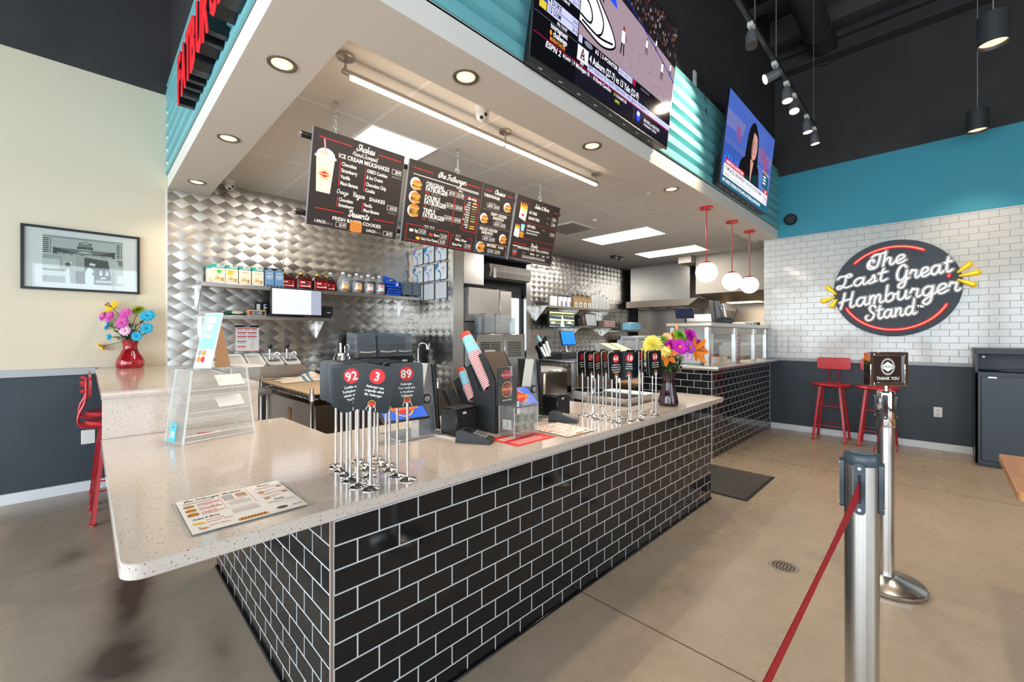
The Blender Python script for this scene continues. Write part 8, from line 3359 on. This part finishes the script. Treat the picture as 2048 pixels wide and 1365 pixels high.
def stanchion(label, loc, top, capped, rz=0):
    t = thing('queue_post', label, 'stanchion', loc, rz)
    b = B(BRSH)
    b.lathe([(0, 0), (.168, 0), (.172, .006), (.172, .022), (.165, .03), (.06, .055), (.045, .062), (0, .062)], n=56)
    b.build('base', t)
    B(BRSH).cyl((0, 0, .058), (0, 0, top - .03), .0375, n=40).build('pole', t)
    if capped:
        b = B(mat('dark blue-grey cap', '#3a444c', .35))
        b.lathe([(.0385, top - .03), (.0405, top - .026), (.0405, top - .008), (.037, top), (.034, top + .001), (0, top + .002)], n=36)
        b.build('cap', t)
        B(mat('cap disc', '#5a6870', .3)).lathe([(0, top + .0025), (.026, top + .0025), (.027, top + .001)], n=30).build('cap_disc', t)
        m_ = mat('dark blue-grey cap', '#3a444c', .35)
    else:
        b = B(CHROME)
        b.lathe([(.039, top - .20), (.041, top - .195), (.041, top - .012), (.037, top), (0, top)], n=36)
        b.build('cap', t)
        m_ = BLK
    for a in range(4):
        an = a * PI / 2 + (PI if capped else 0)
        dx, dy = math.cos(an), math.sin(an)
        b = B(m_)
        b.frame((dx * .0405, dy * .0405, top - .155), (-dy, dx, 0), (0, 0, 1))
        b.prism(rounded([(-.012, 0), (.012, 0), (.012, .135), (-.012, .135)], .010), -.004, .006, 'z')
        b.m(CHROME).cyl((0, .013, .006), (0, .013, .008), .004, n=10).cyl((0, .122, .006), (0, .122, .008), .004, n=10)
        b.m(BLKM).box(-.0035, .03, .006, .0035, .105, .0065)
        b.build('belt_clip', t)
    return t


stanchion('steel queue post with a dark blue-grey cap, closer to the camera', (1.488, .150, 0), 1.062, True)
t = stanchion('chrome-topped steel queue post carrying the thank-you sign', (3.135, .212, 0), 1.075, False)
BELT = mat('red belt', '#9c0c1c', .65, spec=.25)


def make_belt(label, p0, p1, sag, h=.048):
    b = B(BELT)
    p0, p1 = Vector(p0), Vector(p1)
    N = 24
    vs, fs = [], []
    d = (p1 - p0)
    nrm = Vector((-d.y, d.x, 0)).normalized() * .0006
    for i in range(N + 1):
        q = i / N
        c = p0.lerp(p1, q) - Vector((0, 0, sag * 4 * q * (1 - q)))
        for sg in (-1, 1):
            for e in (-1, 1):
                vs.append(tuple(c + nrm * sg + Vector((0, -.19 * min(1, q * 5), .98)) * (e * h / 2)))
    for i in range(N):
        a = i * 4
        fs += [(a, a + 1, a + 5, a + 4), (a + 3, a + 2, a + 6, a + 7), (a + 1, a + 3, a + 7, a + 5), (a + 2, a, a + 4, a + 6)]
    b.add(vs, fs, False)
    tag(b.build('queue_belt'), label, 'belt', 'red queue belts')


make_belt('red queue belt running from the closer post towards the camera', (1.442, .150, .972), (-.9, .150, .972), .02)
make_belt('red queue belt between the two steel posts', (1.535, .152, .985), (3.088, .208, .985), .03)

t = thing('thank_you_sign', 'chrome-framed brown thank-you sign on top of the far queue post', 'sign', (3.135, .212, 1.075), R(-46))
b = B(CHROME).cyl((0, 0, 0), (0, 0, .03), .011, n=16)
b.build('sign_stem', t)
SW, SH, SD = .205, .185, .024
b = B(CHROME)
z0 = .028
b.box(-SW / 2, -SD, z0, -SW / 2 + .020, SD, z0 + SH, .002).box(SW / 2 - .020, -SD, z0, SW / 2, SD, z0 + SH, .002).box(-SW / 2 + .02, -SD, z0, SW / 2 - .02, SD, z0 + .020, .002).box(-SW / 2 + .02, -SD, z0 + SH - .020, SW / 2 - .02, SD, z0 + SH, .002)
b.build('frame', t)
b = B(mat('sign face brown', '#33241c', .2)).box(-SW / 2 + .018, -SD + .012, z0 + .018, SW / 2 - .018, SD - .012, z0 + SH - .018)
b.frame((0, -SD + .0115, z0), (1, 0, 0), (0, 0, 1))
b.m(WHP)
b.ringp(0, .105, .030, .0325, 1.25).ringp(0, .105, .0355, .0375, 1.25)
b.poly([(-.040, .105), (0, .133), (.040, .105), (0, .077)], .0004)
b.m(mat('sign ink', '#4a3a38', .6)).text('FATBURGER', 0, .1005, .0135, 1, 'C', .9, dz=.0008)
b.m(WHP).text('THANK YOU', 0, .032, .024, 1, 'C', .85, dz=.0004)
b.build('sign_face', t)

# ------------------------------------------------------------------ floor mat, drain, table corner
t = thing('floor_mat', 'black ribbed floor mat in the passage between the two tiled counters', 'mat', (3.88, 1.13, .0005))
B(mat('mat pile', '#4b4947', .95, noise=(120, .5), bump=(180, 1.0))).box(.02, .02, .002, .83, .90, .010).build('pile', t)
B(mat('mat rubber', '#222222', .7)).box(0, 0, 0, .85, .92, .004).build('rubber_border', t)
t = thing('floor_drain', 'small round metal drain cover set in the concrete floor', 'drain', (2.95, .66, .0))
B(mat('drain metal', (0.42, 0.36, 0.30), .45, .9)).lathe([(0, .001), (.070, .001), (.078, .0015), (.079, 0)], n=36).build('rim', t)
b = B(mat('drain slot', '#2b241f', .8))
for i in range(-4, 5):
    L_ = math.sqrt(max(0, .062 ** 2 - (i * .013) ** 2))
    n = int(L_ * 2 / .016)
    for k in range(n):
        y = -L_ + (k + .5) * (2 * L_ / n)
        b.box(i * .013 - .004, y - .005, .0012, i * .013 + .004, y + .005, .0018)
b.build('slots', t)
t = thing('dining_table', 'butcher-block dining table corner beside the queue posts', 'table', (2.62, -.98, 0))
slab(B(wood_mat('butcher block', '#d39a62', '#b9773f')), rpoly(0, 0, .77, .763, .012), .72, .76, .004).build('table_top', t)
B(BLK).cyl((.385, .38, .02), (.385, .38, .72), .04, n=24).build('column', t)
b = B(BLK).box(.1, .34, 0, .67, .42, .03, .004).box(.345, .1, 0, .425, .66, .03, .004).box(.15, .15, .70, .62, .62, .719)
b.build('base', t)

# ------------------------------------------------------------------ kitchen light
for x0, y0, pw in ((6.13, 3.62, 34), (7.9, 3.63, 14)):
    area('panel_glow', (x0, y0, 2.965), (0, 0, 0), .58, 1.14, pw, (1.0, .95, .88))
area('tube_glow', (2.32, 2.40, 2.85), (0, 0, 0), 2.5, .03, 18, (1.0, .86, .70))

# added warm spots standing in for unseen pendants, no fitting modelled
for x, y in ((2.8, -.28), (4.8, -2.4), (6.6, -2.4), (2.8, -2.4)):
    spot('dining_spot', (x, y, 3.55), (x, y, 0), 60, WARM, 100, .7, .06)

# a thing of one piece needs no empty
for o in list(S.objects):
    if o.type == 'EMPTY' and o.get('label') and len(o.children) == 1:
        c = o.children[0]
        nm = o.name
        keep = {k: o[k] for k in ('label', 'category', 'group') if k in o}
        loc, rot = o.location.copy(), o.rotation_euler.copy()
        bpy.data.objects.remove(o)
        c.parent = None
        c.name = nm.split('.')[0]
        c.location, c.rotation_euler = loc, rot
        for k, v in keep.items():
            c[k] = v
